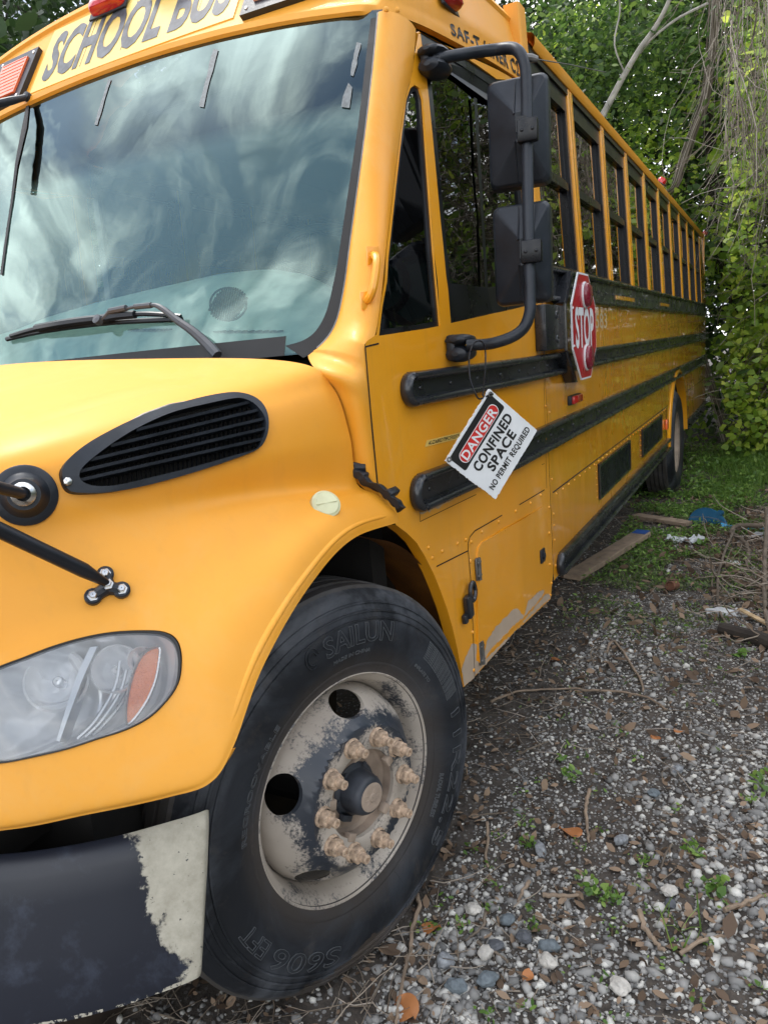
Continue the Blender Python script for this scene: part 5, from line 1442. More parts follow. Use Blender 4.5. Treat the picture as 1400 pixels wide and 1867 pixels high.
def housing(u, v, hw, hh, t):
    c = at(u, v, t + .015); F_ = (CLOC - c); F_.z = 0; F_.normalize()
    F_ = (F_ * .55 + Vector((0, -1, 0)) * .45).normalized()          # direction the back of the shell faces
    X_ = Vector((0, 0, 1)).cross(F_).normalized()
    if X_.x < 0: X_ = -X_
    Z_ = Vector((.02, 0, 1)).normalized()
    def rr(w, h, d, rad, n=7):
        out = []
        for (sx, sz, a0) in ((1, 1, 0), (-1, 1, 90), (-1, -1, 180), (1, -1, 270)):
            for k in range(n):
                a = R(a0 + 90 * k / (n - 1)); out.append(c + X_ * (sx * (w - rad) + rad * math.cos(a)) + Z_ * (sz * (h - rad) + rad * math.sin(a)) + F_ * d)
        return out
    q = G()
    L = [rr(hw * .97, hh * .98, -.045, .022), rr(hw, hh, -.035, .022), rr(hw, hh, .0, .022), rr(hw * .985, hh * .99, .012, .022), rr(hw * .93, hh * .955, .022, .020), rr(hw * .90, hh * .93, .026, .018), [p + X_ * .018 for p in rr(hw * .20, hh * .26, .072, .004)], [p + X_ * .018 for p in rr(hw * .12, hh * .16, .070, .003)]]
    q.grid(L, close=True); q.add(L[-1], [tuple(range(len(L[-1])))]); 
    # raised ribs either side of the tube
    for s in (-1, 1):
        for zs in (1, -1):
            a = c + X_ * (.018 + s * .021) + Z_ * (zs * hh * .92) + F_ * .026; b2 = c + X_ * (.018 + s * .021) + Z_ * (zs * hh * .24) + F_ * .072
            q.tube([a, b2], .0035, 6)
    o = q.make('mirror_housing', M['plastic'], None, ang=14); o.parent = marm
    q = G(); m_ = rr(hw * .95, hh * .96, -.043, .02); q.add(m_, [tuple(range(len(m_)))]); o2 = q.make('mirror_glass', M['chrome'], None, smooth=False); o2.parent = marm
    q = G(); cc = at(u + (15 if u > 0 else 0), v, t - .012)
    Mx = Matrix((X_, F_, Z_)).transposed()
    cl = at(u + 16, v - 6, pole_t - .018)
    q.box(cl, (.058, .034, .062), Mx, 0, .006); q.box(c + X_ * .02 + F_ * .075, (.03, .05, .04), Mx)
    for s in (-1, 1): dome(q, cl + F_ * .017 + X_ * (.015 * s), F_, .006, .003)
    o = q.make('clamp', M['black'], None, ang=30); o.parent = marm
for (u, v, hw, hh) in ((946, 243, .090, .150), (953, 464, .084, .142)): housing(u, v, hw, hh, pole_t + .075)
# whip aerial clipped to the tube
g = G(); g.tube([at(958, 104, pole_t - .0), at(968, 105, pole_t), at(980, 107, pole_t)], [.011, .012, .008], 10); g.tube([at(978, 107, pole_t), at(1040, 117, pole_t + .3), at(1104, 131, pole_t + .7)], .0018, 6)
g.make('whip_aerial', M['zinc'], bus)

# ---- stop arm folded against the side
BX = 1.262
box_ = [on(u, v, 'x', BX) for u, v in ((992, 557), (1029, 555), (1031, 640), (997, 643))]
g = G(); y0_, y1_ = 1.44, 1.74; z0_, z1_ = 1.533, 1.708
g.box((1.243, (y0_ + y1_) / 2, (z0_ + z1_) / 2), (.045, y1_ - y0_, z1_ - z0_), None, 0, .005)
g.box((1.266, y1_ - .008, (z0_ + z1_) / 2), (.012, .016, z1_ - z0_ + .02), None, 1, .002)
for z in (z0_ + .04, z1_ - .04): g.lathe([(.017, 0), (.015, .004), (.009, .005), (.008, .001), (.001, .001)], Matrix.Translation((1.2655, 1.60, z)) @ Matrix(((0, 0, 1, 0), (1, 0, 0, 0), (0, 1, 0, 0), (0, 0, 0, 1))), 18)
stop = g.make('stop_arm', [M['rail'], M['zinc']], bus)
oc = (1.972, 1.618); RO = .228
def octa(r_): return [(oc[0] + r_ / math.cos(R(22.5)) * math.cos(R(22.5 + 45 * k)), oc[1] + r_ / math.cos(R(22.5)) * math.sin(R(22.5 + 45 * k))) for k in range(8)]
g = G()
for r_, x_, m in ((RO, 1.2925, 0), (RO * .965, 1.2935, 1)):
    P = [Vector((x_, a, b)) for a, b in octa(r_)]; g.add(P, [tuple(range(8))], m)
P = [Vector((1.2925, a, b)) for a, b in octa(RO)]; Q = [Vector((1.2865, a, b)) for a, b in octa(RO)]; g.grid([P + [P[0]], Q + [Q[0]]], 0); g.add(Q, [tuple(range(8))], 0)
def lmap(u, v): return Vector((1.2945, oc[0] - .005 + u * .355, oc[1] - .004 + v * .175))
add_text(g, 'STOP', lmap, 0, .03)
for a, b in ((1.758, 1.695), (1.758, 1.54)): dome(g, (1.2935, a, b), (1, 0, 0), .006, .004, 0)
o = g.make('stop_plate', [M['signwhite'], M['stopred']], None, smooth=False); o.parent = stop
for zz in (oc[1] + .135, oc[1] - .135):
    q = G(); Mx = Matrix.Translation((1.293, oc[0] + .01, zz)) @ Matrix(((0, 0, 1, 0), (1, 0, 0, 0), (0, 1, 0, 0), (0, 0, 0, 1)))
    q.lathe([(.058, 0), (.058, .006), (.053, .008)], Mx, 32, 1); q.lathe([(.053, .004), (.053, .014), (.050, .022), (.040, .028), (.020, .030), (.001, .031)], Mx, 32, 0)
    o = q.make('stop_lamp', [M['maroon'], M['signwhite']], None); o.parent = stop
for s in (1, -1):   # black angle brackets behind the plate corners
    q = G(); pts = [(1.70, s * .10), (1.85, s * .235), (1.89, s * .235), (1.745, s * .095)]
    A = [Vector((1.272, a, oc[1] + b)) for a, b in pts]; B = [Vector((1.225, a, oc[1] + b)) for a, b in pts]
    q.add(A + B, [(0, 1, 2, 3), (7, 6, 5, 4), (0, 4, 5, 1), (1, 5, 6, 2), (2, 6, 7, 3), (3, 7, 4, 0)]); o = q.make('wind_guard', M['rail'], None, smooth=False); o.parent = stop

# ---- dashboard, steering wheel, driver seat
g = G(); rows = []
for t in np.linspace(0, 1, 26):
    row = []
    for x in np.linspace(-1.0, 1.02, 44):
        ridge = float(np.interp(x, [-1, -.76, -.55, -.35, -.11, .16, .45, .63, .75, .86, 1.0], [1.74, 1.785, 1.80, 1.83, 1.852, 1.866, 1.878, 1.868, 1.835, 1.765, 1.70]))
        y = gy(x, 1.62) + .03 + (.60 - gy(x, 1.62) - .03) * min(1, t / .8) + max(0, t - .8) * 1.2
        z = 1.595 + (ridge - 1.595) * math.sin(min(1, t / .8) * math.pi / 2) ** 1.15
        if t > .8: z -= (t - .8) ** 1.3 * .5
        row.append(Vector((x, y, z)))
    rows.append(row)
g.grid(rows); dash = g.make('dashboard', M['teal'], bus, ang=60)
db = BVHTree.FromPolygons(g.v, g.f)
def dash_hit(u, v, off=0):
    d = ray(u, v).normalized(); h = db.ray_cast(CLOC, d)
    return h[0] + Vector((0, 0, 1)) * off if h[0] is not None else None
c = dash_hit(416, 556)
if c is None: c = Vector((.7, .35, 1.72))
g = G()
rim_ = [dash_hit(416 + 33 * math.cos(a), 556 + 30 * math.sin(a), .003) for a in np.linspace(0, 2 * math.pi, 30)[:-1]]
rim_ = [p for p in rim_ if p is not None]
if len(rim_) > 10: g.tube(rim_ + [rim_[0]], .003, 6, cap=False)
for k in range(-7, 8):
    w_ = 30 * math.sqrt(max(0, 1 - (k / 7.6) ** 2)); x0 = 416 + k * 4.1
    L = [dash_hit(x0 + 6 * (s), 556 - w_ * s, .003) for s in (-1, -.5, 0, .5, 1)]
    L = [p for p in L if p is not None]
    if len(L) > 1: g.tube(L, .0030, 5)
o = g.make('speaker_grille', M['black'], None); o.parent = dash
g = G()
for (u0, u1, v0) in ((245, 305, 602), (402, 505, 605)):
    for k in range(9):
        a = dash_hit(u0 + (u1 - u0) * k / 8, v0, .002)
        if a is not None: g.box(a, (.035, .02, .003), (0, 0, .2))
o = g.make('air_vent', M['black'], None, smooth=False); o.parent = dash
g = G(); Mx = Matrix.Translation((.66, .98, 1.86)) @ Euler((R(-38), 0, 0)).to_matrix().to_4x4()
ring = [Mx @ Vector((.235 * math.cos(a), .235 * math.sin(a), 0)) for a in np.linspace(0, 2 * math.pi, 49)[:-1]]; g.tube(ring + [ring[0]], .015, 8, cap=False)
for a in (90, 210, 330): g.tube([Mx @ Vector((0, 0, -.03)), Mx @ Vector((.23 * math.cos(R(a)), .23 * math.sin(R(a)), 0))], .012, 6)
g.tube([Mx @ Vector((0, 0, 0)), Mx @ Vector((0, -.05, -.5))], .035, 10); g.make('steering_wheel', M['black'], bus)
g = G(); g.box((.66, 1.75, 1.55), (.5, .14, .85), (R(8), 0, 0), 0, .05); g.box((.66, 1.5, 1.22), (.5, .5, .14), None, 0, .05); g.box((.66, 1.5, .95), (.3, .3, .45)); g.make('driver_seat', plain('driver_seat_cloth', (.04, .10, .10), .8), bus)
g = G(); g.box((0, .75, 1.3), (2.1, .05, .7)); g.box((-.4, .9, 1.1), (1.1, 1.0, .06)); g.make('firewall', M['cabin'], bus, smooth=False)
# far-side end of the header: bracket and tube of the kerb-side mirror
g = G(); a = glass_hit(50, 176, .02); g.lathe([(.001, -.012), (.016, -.010), (.018, 0), (.016, .010), (.001, .012)], Matrix.Translation(a) @ Euler((R(70), 0, 0)).to_matrix().to_4x4(), 16)
d1 = at(20, 183, (RM.transposed() @ (a - CLOC)).z * -1 - .05); d2 = at(-120, 215, (RM.transposed() @ (a - CLOC)).z * -1 - .15)
g.tube([a, a + (d1 - a) * .6, d1, d2], [.010, .012, .014, .014], 10); g.make('kerb_mirror_tube', M['plastic'], bus)

# ================================================================== DANGER SIGN AND ITS TIE
cTL, cL, cB, cR = at(880, 719, 2.02), at(813, 848, 2.00), at(904, 903, 2.10), at(986, 774, 2.13)
SO = (cTL + cL + cB + cR) / 4
U_ = ((cTL - cL) + (cR - cB)).normalized(); V0_ = ((cTL - cR) + (cL - cB)); V_ = (V0_ - U_ * V0_.dot(U_)).normalized(); N_ = U_.cross(V_).normalized()
if N_.dot(CLOC - SO) < 0: N_ = -N_
wS = ((cTL - cL).length + (cR - cB).length) / 2; hS = ((cTL - cR).length + (cL - cB).length) / 2
sgn = thing('danger_sign', SO, 'white plastic DANGER CONFINED SPACE sign hanging askew from the mirror arm', 'sign')
def sp_(a, b, o=0): return U_ * (a * wS) + V_ * (b * hS) + N_ * o     # local to the sign
g = G()
outl = []
for (a, b) in densify([(-.5, -.5), (.5, -.5), (.5, .5), (-.5, .5)], .03):
    j = .010 if (a < -.46 or b < -.0 and a < -.4 or b > .46) else .003
    outl.append((max(-.5, min(.5, a)) + random.uniform(-j, j) * .8, max(-.5, min(.5, b)) + random.uniform(-j, j)))
bend = lambda a, b: .004 * math.sin(a * 3) + .006 * (b * b) 
v_, f_ = cdt(outl, [], .06, .06)
g.add([sp_(p.x, p.y, bend(p.x, p.y)) for p in v_], f_, 0); g.add([sp_(p.x, p.y, bend(p.x, p.y) - .004) for p in v_], [f[::-1] for f in f_], 0)
A = [sp_(a, b, bend(a, b)) for a, b in outl]; B = [sp_(a, b, bend(a, b) - .004) for a, b in outl]; g.grid([A + [A[0]], B + [B[0]]], 0)
def rrect(x0, x1, y0, y1, rx, ry, n=8):
    out = []
    for (cx_, cy_, a0) in ((x1 - rx, y1 - ry, 0), (x0 + rx, y1 - ry, 90), (x0 + rx, y0 + ry, 180), (x1 - rx, y0 + ry, 270)):
        for k in range(n): a = R(a0 + 90 * k / (n - 1)); out.append((cx_ + rx * math.cos(a), cy_ + ry * math.sin(a)))
    return out
def fillp(loop, o, m, st=.06):
    v_, f_ = cdt(loop, [], st, st); g.add([sp_(p.x, p.y, bend(p.x, p.y) + o) for p in v_], f_, m)
fillp(rrect(-.45, .455, .145, .465, .03, .04), .0008, 1)
fillp(rrect(-.385, .395, .178, .372, .07, .0965), .0012, 0)
fillp(rrect(-.375, .385, .187, .363, .065, .088), .0016, 2)
def tx(txt, x0, x1, y0, y1, o, m, bold):
    add_text(g, txt, lambda u, v: sp_(x0 + (x1 - x0) * (u + .5), y0 + (y1 - y0) * (v + .5), bend(x0 + (x1 - x0) * (u + .5), y0 + (y1 - y0) * (v + .5)) + o), m, bold * .8, .3, 1.1)
tx('DANGER', -.34, .35, .203, .347, .0022, 0, .03)
tx('CONFINED', -.36, .42, -.062, .098, .001, 1, .045)
tx('SPACE', -.25, .29, -.248, -.092, .001, 1, .045)
tx('NO PERMIT REQUIRED', -.43, .45, -.412, -.298, .001, 1, .038)
g.make('sign_panel', [M['signwhite'], M['signblack'], M['signred']], sgn, smooth=False, local=True)
for (a, b) in ((.455, .445), (-.46, .46)):
    q = G(); Mx = Matrix.Translation(sp_(a, b, .001 + bend(a, b))) @ N_.to_track_quat('Z', 'Y').to_matrix().to_4x4(); q.lathe([(.0075, 0), (.0075, .0015), (.0055, .0025), (.004, .0015), (.0035, -.002), (.001, -.002)], Mx, 20); q.make('grommet', M['zinc'], sgn, local=True)
tie = thing('cable_tie', at(870, 626, 2.0), 'long black plastic tie looped over the lower mirror tube and through the sign', 'cable tie')
tp = SO + sp_(.455, .445, .006)
tt = lambda u, v, t: at(u, v, t)
tb = (RM.transposed() @ (tp - CLOC)).z * -1
parm = (pole_t * 2 + t_lo) / 3 - .0
L = [tp, tt(874, 727, tb - .006), tt(864, 711, tb - .01), tt(857, 690, tb), tt(855, 665, tb + .01), tt(856, 645, tb + .01), tt(862, 628, parm - .045), tt(872, 621, parm - .045), tt(881, 626, parm - .035), tt(885, 645, tb + .01), tt(884, 680, tb), tt(882, 705, tb), tt(881, 722, tb - .004), tp]
g = G(); g.tube([p - tie.location for p in curve(L, 6)], .0024, 6, cap=False); g.make('strap', M['black'], tie, local=True)
g = G(); g.box(L[0] - tie.location + N_ * .006, (.009, .009, .006), None, 0, .001); g.make('ratchet_head', M['black'], tie, local=True)
# ================================================================== VEGETATION AND GROUND LITTER
def raw_mesh(name, V, F, k, mats, par=None):
    """V (n,3), F (m,k) arrays"""
    me = bpy.data.meshes.new(name); V = np.asarray(V, np.float32); F = np.asarray(F, np.int32)
    me.vertices.add(len(V)); me.vertices.foreach_set('co', V.ravel()); me.loops.add(F.size); me.loops.foreach_set('vertex_index', F.ravel())
    me.polygons.add(len(F)); me.polygons.foreach_set('loop_start', np.arange(0, F.size, k, dtype=np.int32)); me.polygons.foreach_set('loop_total', np.full(len(F), k, np.int32))
    me.materials.append(mats); me.update(calc_edges=True)
    o = bpy.data.objects.new(name, me); COL.objects.link(o)
    if par is not None: attach(o, par)
    return o
RHOMB = np.array([(0, -.5), (.22, -.05), (0, .5), (-.22, -.05)])
OVAL = np.array([(0, -.5), (.2, -.25), (.24, .08), (0, .5), (-.24, .08), (-.2, -.25)])
HEART = np.array([(0, -.38), (.22, -.5), (.44, -.3), (.40, .02), (0, .55), (-.40, .02), (-.44, -.3), (-.22, -.5)])
BLADE = np.array([(-.03, -.5), (.03, -.5), (.02, .1), (0, .5)])
def leaves(name, C, S, mat, shape=RHOMB, up=.5, par=None, stand=False, face=None):
    n = len(C); C = np.asarray(C); S = np.asarray(S)
    nr = rng.normal(size=(n, 3)); nr[:, 2] = np.abs(nr[:, 2]) * (1 + up)
    if face is not None: nr += np.asarray(face) * 1.2
    nr /= np.linalg.norm(nr, axis=1)[:, None]
    a = rng.normal(size=(n, 3));
    if stand: a = rng.normal(size=(n, 3)) * .35 + np.array([0, 0, 1.0])
    a -= nr * (a * nr).sum(1)[:, None]; a /= np.linalg.norm(a, axis=1)[:, None]; b = np.cross(nr, a)
    k = len(shape); sh = np.asarray(shape)
    bendz = -.25 * (np.abs(sh[:, 0]) ** 2 + .5 * sh[:, 1] ** 2)
    V = C[:, None, :] + S[:, None, None] * (b[:, None, :] * sh[None, :, 0, None] + a[:, None, :] * sh[None, :, 1, None] + nr[:, None, :] * bendz[None, :, None])
    return raw_mesh(name, V.reshape(-1, 3), np.arange(n * k).reshape(n, k), k, mat, par)
def stems(name, P, Rr, mat, par=None):
    """P (n,m,3) polylines as three-sided tubes, Rr (n,)"""
    n, m, _ = P.shape; T = np.gradient(P, axis=1); T /= np.linalg.norm(T, axis=2)[..., None] + 1e-9
    up = np.array([.31, .52, .79]); A = np.cross(T, up); A /= np.linalg.norm(A, axis=2)[..., None] + 1e-9; B = np.cross(T, A)
    V = []
    tap = np.linspace(1, .5, m)[None, :, None]
    for j in range(3):
        a = 2 * math.pi * j / 3; V.append(P + (A * math.cos(a) + B * math.sin(a)) * Rr[:, None, None] * tap)
    V = np.stack(V, 2).reshape(-1, 3)
    base = (np.arange(n)[:, None, None] * m + np.arange(m - 1)[None, :, None]) * 3; j = np.arange(3)[None, None, :]; j2 = (j + 1) % 3
    F = np.stack([base + j, base + j2, base + 3 + j2, base + 3 + j], -1).reshape(-1, 4)
    return raw_mesh(name, V, F, 4, mat, par)
def wander(P0, D, L, m, jit, sag=0.0, r=rng):
    """(n,3) starts, (n,3) unit directions, (n,) lengths"""
    n = len(P0); P = np.zeros((n, m, 3)); P[:, 0] = P0; d = D.copy()
    for i in range(1, m):
        d = d + r.normal(size=(n, 3)) * jit; d[:, 2] -= sag; d /= np.linalg.norm(d, axis=1)[:, None]; P[:, i] = P[:, i - 1] + d * (L / (m - 1))[:, None]
    return P
def nz3(C, s, o=0): return np.array([noise.noise(Vector(((c[0] + o) * s, c[1] * s, c[2] * s))) for c in C])

def limb(g, a, b, r0, r1, jit=.15, n=8, sides=8):
    a = Vector(a); b = Vector(b); L = (b - a).length; pts = []; rr = []
    for i in range(n + 1):
        t = i / n; k = math.sin(math.pi * t) * jit * L * .15
        pts.append(a + (b - a) * t + Vector((noise.noise(Vector((a.x + t * 3, a.y, 1))) * k * 3, noise.noise(Vector((a.x, a.y + t * 3, 5))) * k * 3, 0))); rr.append(r0 + (r1 - r0) * t)
    g.tube(pts, rr, sides); return pts
def tree(name, base, h, lean, crown_c, crown_r, nclus, nleaf, size, leafm, barkm, label, r0=.14, group=None, spread=.55, low=0.0):
    bx, by = base; z0 = gz(bx, by) - .1
    t = thing(name, (bx, by, z0), label, 'tree', group)
    g = G(); topp = Vector((bx + lean[0], by + lean[1], h)); pts = limb(g, (bx, by, z0), topp, r0, r0 * .35, .5, 10, 10)
    cc = Vector(crown_c); C = []
    for k in range(nclus):
        d = Vector(rng.normal(size=3)).normalized(); rr = rng.uniform(.35, 1.0) ** .6
        c = cc + Vector((d.x * crown_r[0], d.y * crown_r[1], d.z * crown_r[2])) * rr
        C.append(c)
        if k % 3 == 0:
            s = pts[rng.integers(4, 10)]; limb(g, s, c, r0 * .22, .008, .6, 6, 5)
    g.make('trunk', barkm, t)
    C = np.array([tuple(c) for c in C]); idx = rng.integers(0, len(C), nleaf)
    L = C[idx] + rng.normal(size=(nleaf, 3)) * spread * np.array([1, 1, .75])
    L = L[L[:, 2] > low]
    leaves('crown', L, rng.uniform(.6, 1.3, len(L)) * size, leafm, OVAL if size > .07 else RHOMB, .4, t)
    return t
# --- trees beyond the bus and along the far side
TG = 'trees standing round the lot'
tree('broadleaf_tree', (.4, 14.5), 9, (.5, -.8), (1.6, 12.6, 7.2), (3.0, 2.2, 2.6), 120, 52000, .068, M['leaf'], M['bark'], 'green broadleaf tree whose branches hang over the back of the bus', .2, TG)
tree('broadleaf_tree', (3.6, 14.0), 8, (-.4, -1), (3.2, 12.6, 5.6), (2.2, 2.0, 2.6), 90, 32000, .08, M['leaf'], M['darkbark'], 'dense tree behind the vine tangle at the right edge', .2, TG)
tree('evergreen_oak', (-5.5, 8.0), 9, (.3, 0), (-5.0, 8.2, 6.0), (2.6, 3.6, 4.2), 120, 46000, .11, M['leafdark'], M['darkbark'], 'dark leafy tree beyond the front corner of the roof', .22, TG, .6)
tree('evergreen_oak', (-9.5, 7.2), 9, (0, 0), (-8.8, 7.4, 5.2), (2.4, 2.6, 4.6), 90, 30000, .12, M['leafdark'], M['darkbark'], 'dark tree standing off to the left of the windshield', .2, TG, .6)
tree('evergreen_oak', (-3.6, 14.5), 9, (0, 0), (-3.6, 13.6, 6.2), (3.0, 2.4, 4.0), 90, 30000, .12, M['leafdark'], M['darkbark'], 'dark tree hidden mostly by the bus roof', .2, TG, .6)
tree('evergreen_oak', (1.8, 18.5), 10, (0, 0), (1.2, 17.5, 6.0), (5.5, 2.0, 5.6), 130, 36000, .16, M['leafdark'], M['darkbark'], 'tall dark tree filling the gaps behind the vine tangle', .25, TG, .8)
# trees on the near side of the lot: seen mirrored in the side windows
tree('broadleaf_tree', (9.6, 9.0), 5, (0, 0), (9.3, 9.2, 2.7), (1.8, 3.2, 2.0), 80, 22000, .15, M['vine'], M['bark'], 'bright green tree at the right side of the lot, mirrored in the windows', .18, TG)
tree('broadleaf_tree', (10.0, 3.5), 5, (0, 0), (9.7, 3.6, 2.5), (1.6, 3.2, 1.9), 80, 20000, .15, M['leaf'], M['bark'], 'green tree beside the lot level with the bus door', .18, TG)
tree('broadleaf_tree', (7.6, 15.0), 7, (0, 0), (7.4, 14.6, 3.4), (2.6, 3.0, 2.8), 80, 22000, .15, M['leaf'], M['bark'], 'green tree closing the far right corner of the lot', .18, TG)
tree('broadleaf_tree', (10.0, -3.5), 5, (0, 0), (9.8, -3.0, 2.5), (1.8, 3.0, 1.9), 70, 16000, .16, M['leaf'], M['bark'], 'green tree beside the lot behind the photographer', .18, TG)
# --- leaning pale tree and the vine-clad trunk
t = thing('pale_tree', (-.3, 9.7, 0), 'bare pale grey trunk leaning right above the bus roof', 'tree')
g = G(); pa = [Vector((-.3, 9.7, 0)), Vector((-.1, 9.3, 2.4)), on(1040, 300, 'y', 8.9), on(1095, 215, 'y', 8.8), on(1130, 150, 'y', 8.7), on(1165, 90, 'y', 8.6), on(1195, 48, 'y', 8.5), on(1222, -6, 'y', 8.4), on(1260, -120, 'y', 8.2)]
g.tube(curve(pa, 4), [.045] * 9 + [.044 - .0011 * i for i in range(24)], 10)
g.tube(curve([on(1168, 88, 'y', 8.6), on(1205, 55, 'y', 8.5), on(1240, 30, 'y', 8.4), on(1290, 5, 'y', 8.2)], 4), .014, 7)
g.tube(curve([on(1140, 135, 'y', 8.7), on(1120, 80, 'y', 8.5), on(1130, 20, 'y', 8.5), on(1125, -30, 'y', 8.3)], 4), .010, 6)
g.make('trunk', M['palebark'], t)
c0 = np.array([tuple(on(u, v, 'y', 8.3)) for u, v in ((1010, 15), (1060, 40), (1120, 30), (1000, 90), (1180, 140), (1070, 110), (1250, 20), (1150, 60))])
idx = rng.integers(0, len(c0), 3000); L = c0[idx] + rng.normal(size=(3000, 3)) * np.array([.42, .3, .32]) + np.array([-.1, .9, 0]); leaves('crown', L, rng.uniform(.06, .12, len(L)), M['leaf'], OVAL, .4, t)
t = thing('vine_clad_tree', (1.9, 9.6, 0), 'brown trunk wrapped in dry vines rising at the right of the photo', 'tree')
g = G(); pa = [Vector((1.5, 9.6, -.1)), on(1215, 420, 'y', 9.6), on(1235, 330, 'y', 9.4), on(1262, 245, 'y', 9.3), on(1286, 180, 'y', 9.2), on(1296, 100, 'y', 9.1), on(1303, 0, 'y', 9.0), on(1310, -150, 'y', 8.8)]
pc = curve(pa, 6); g.tube(pc, .035, 10)
for k in range(26):
    ph = rng.uniform(0, 6.28); tw = rng.uniform(-1.2, 1.2); rr = rng.uniform(.03, .065)
    g.tube([p + Vector((math.cos(ph + tw * i / 10), math.sin(ph + tw * i / 10), 0)) * rr * (1 + .25 * noise.noise(Vector((i * .3, k, 0)))) for i, p in enumerate(pc)], .006, 4, cap=False)
g.make('trunk', M['vinestem'], t)
t = thing('dark_tree', (1.7, 10.9, 0), 'dark forked trunk in the shade just right of the rear corner', 'tree')
g = G(); g.tube(curve([Vector((1.9, 10.9, -.1)), on(1345, 560, 'y', 10.9), on(1322, 500, 'y', 10.8), on(1308, 450, 'y', 10.8), on(1302, 350, 'y', 10.8), on(1290, 200, 'y', 10.8)], 5), .085, 8)
g.tube(curve([on(1322, 500, 'y', 10.8), on(1350, 440, 'y', 10.7), on(1380, 380, 'y', 10.6)], 5), .05, 7); g.make('trunk', M['darkbark'], t)
# --- vine thicket: a wall of creepers round the back and right of the lot
WP = [(-8, 15), (-4, 13.2), (-1, 12.0), (1.2, 11.2), (2.4, 10.3), (3.2, 9.0), (4.8, 9.0), (7.2, 8.6), (9.0, 5), (9.6, 0), (9.8, -5)]
wp = np.array([(p.x, p.y) for p in curve([Vector((a, b, 0)) for a, b in WP], 12)])
wd = np.concatenate([[0], np.cumsum(np.linalg.norm(np.diff(wp, axis=0), axis=1))])
def wall_pts(n, depth, zlo, zhi, thr=-.05, s=1.1, power=1.0, off=0, zp=1.0, front=None):
    out = []
    while sum(len(o) for o in out) < n:
        m = n * 2; t = rng.uniform(0, 1, m) ** power * wd[-1]
        if front: t = rng.uniform(front[0], front[1], m) * wd[-1]
        x = np.interp(t, wd, wp[:, 0]); y = np.interp(t, wd, wp[:, 1]); z = zlo + (zhi - zlo) * rng.uniform(0, 1, m) ** zp
        # wall leans outwards towards the lot higher up in places
        tx = np.gradient(wp[:, 0]); ty = np.gradient(wp[:, 1]); nx = np.interp(t, wd, ty); ny = -np.interp(t, wd, tx); nl = np.hypot(nx, ny) + 1e-9; nx, ny = nx / nl, ny / nl
        nx, ny = nx * 1, ny * 1
        dd = rng.uniform(0, depth, m)
        C = np.stack([x - nx * -dd * 0 + nx * (-dd) * -1 * 0, y, z], 1)
        C[:, 0] = x + (-nx) * (-dd); C[:, 1] = y + (-ny) * (-dd)
        C[:, 2] = np.where(t > .62 * wd[-1], C[:, 2] * .5, C[:, 2])
        q = nz3(C, s, off); keep = q > thr + rng.normal(size=m) * .08
        out.append(C[keep])
    return np.concatenate(out)[:n], None
vis = (.36, .60)         # stretch of the wall that the photo looks at
def jitter(C, a): return C + rng.normal(size=C.shape) * a
C1, _ = wall_pts(17000, 1.1, .05, 6.5, -.02, 1.0, off=0, front=vis); face = np.array([0, -1, .4])
leaves('vine_leaves', jitter(C1, .12) + np.array([0, -.3, 0]), rng.uniform(.035, .13, len(C1)) * rng.uniform(.6, 1.2, len(C1)), M['vine'], HEART, .2, face=face)['kind'] = 'stuff'
C1, _ = wall_pts(14000, 1.2, .05, 5.5, 0.0, .8, off=5); leaves('vine_leaves', jitter(C1, .2), rng.uniform(.08, .17, len(C1)), M['vine'], HEART, .2)['kind'] = 'stuff'
C2, _ = wall_pts(46000, 2.2, .0, 7.0, -.25, .9, off=11); leaves('thicket_foliage', jitter(C2, .2) + np.array([0, .5, 0]), rng.uniform(.04, .16, len(C2)), M['leaf'], OVAL, .2)['kind'] = 'stuff'
C3, _ = wall_pts(22000, 1.5, .0, 7.0, -.5, .6, off=17); leaves('thicket_foliage', jitter(C3, .3) + np.array([0, 1.8, 0]), rng.uniform(.14, .26, len(C3)), M['leafdark'], OVAL, .2)['kind'] = 'stuff'  # back layer: darker leaf colour paints the shade between the vines
n = 7600; C4, _ = wall_pts(n, .9, .6, 6.5, -.15, .7, off=23, front=vis)
D = rng.normal(size=(n, 3)) * np.array([.7, .5, .4]) + np.array([0, -.1, -.8]); D /= np.linalg.norm(D, axis=1)[:, None]
stems('vine_stems', wander(C4 + np.array([0, -.25, 0]), D, rng.uniform(.5, 2.0, n), 9, .34, .05), rng.uniform(.0022, .0075, n) * rng.uniform(.6, 1.5, n), M['vinestem'])['kind'] = 'stuff'
n = 4200; C4, _ = wall_pts(n, .8, .2, 3.6, -.2, .7, off=31, front=(.42, .60))
D = rng.normal(size=(n, 3)) * np.array([1, .5, .7]); D /= np.linalg.norm(D, axis=1)[:, None]
stems('vine_stems', wander(C4 + np.array([0, -.45, 0]), D, rng.uniform(.5, 1.6, n), 9, .5, .0), rng.uniform(.003, .007, n), M['vinestem'])['kind'] = 'stuff'
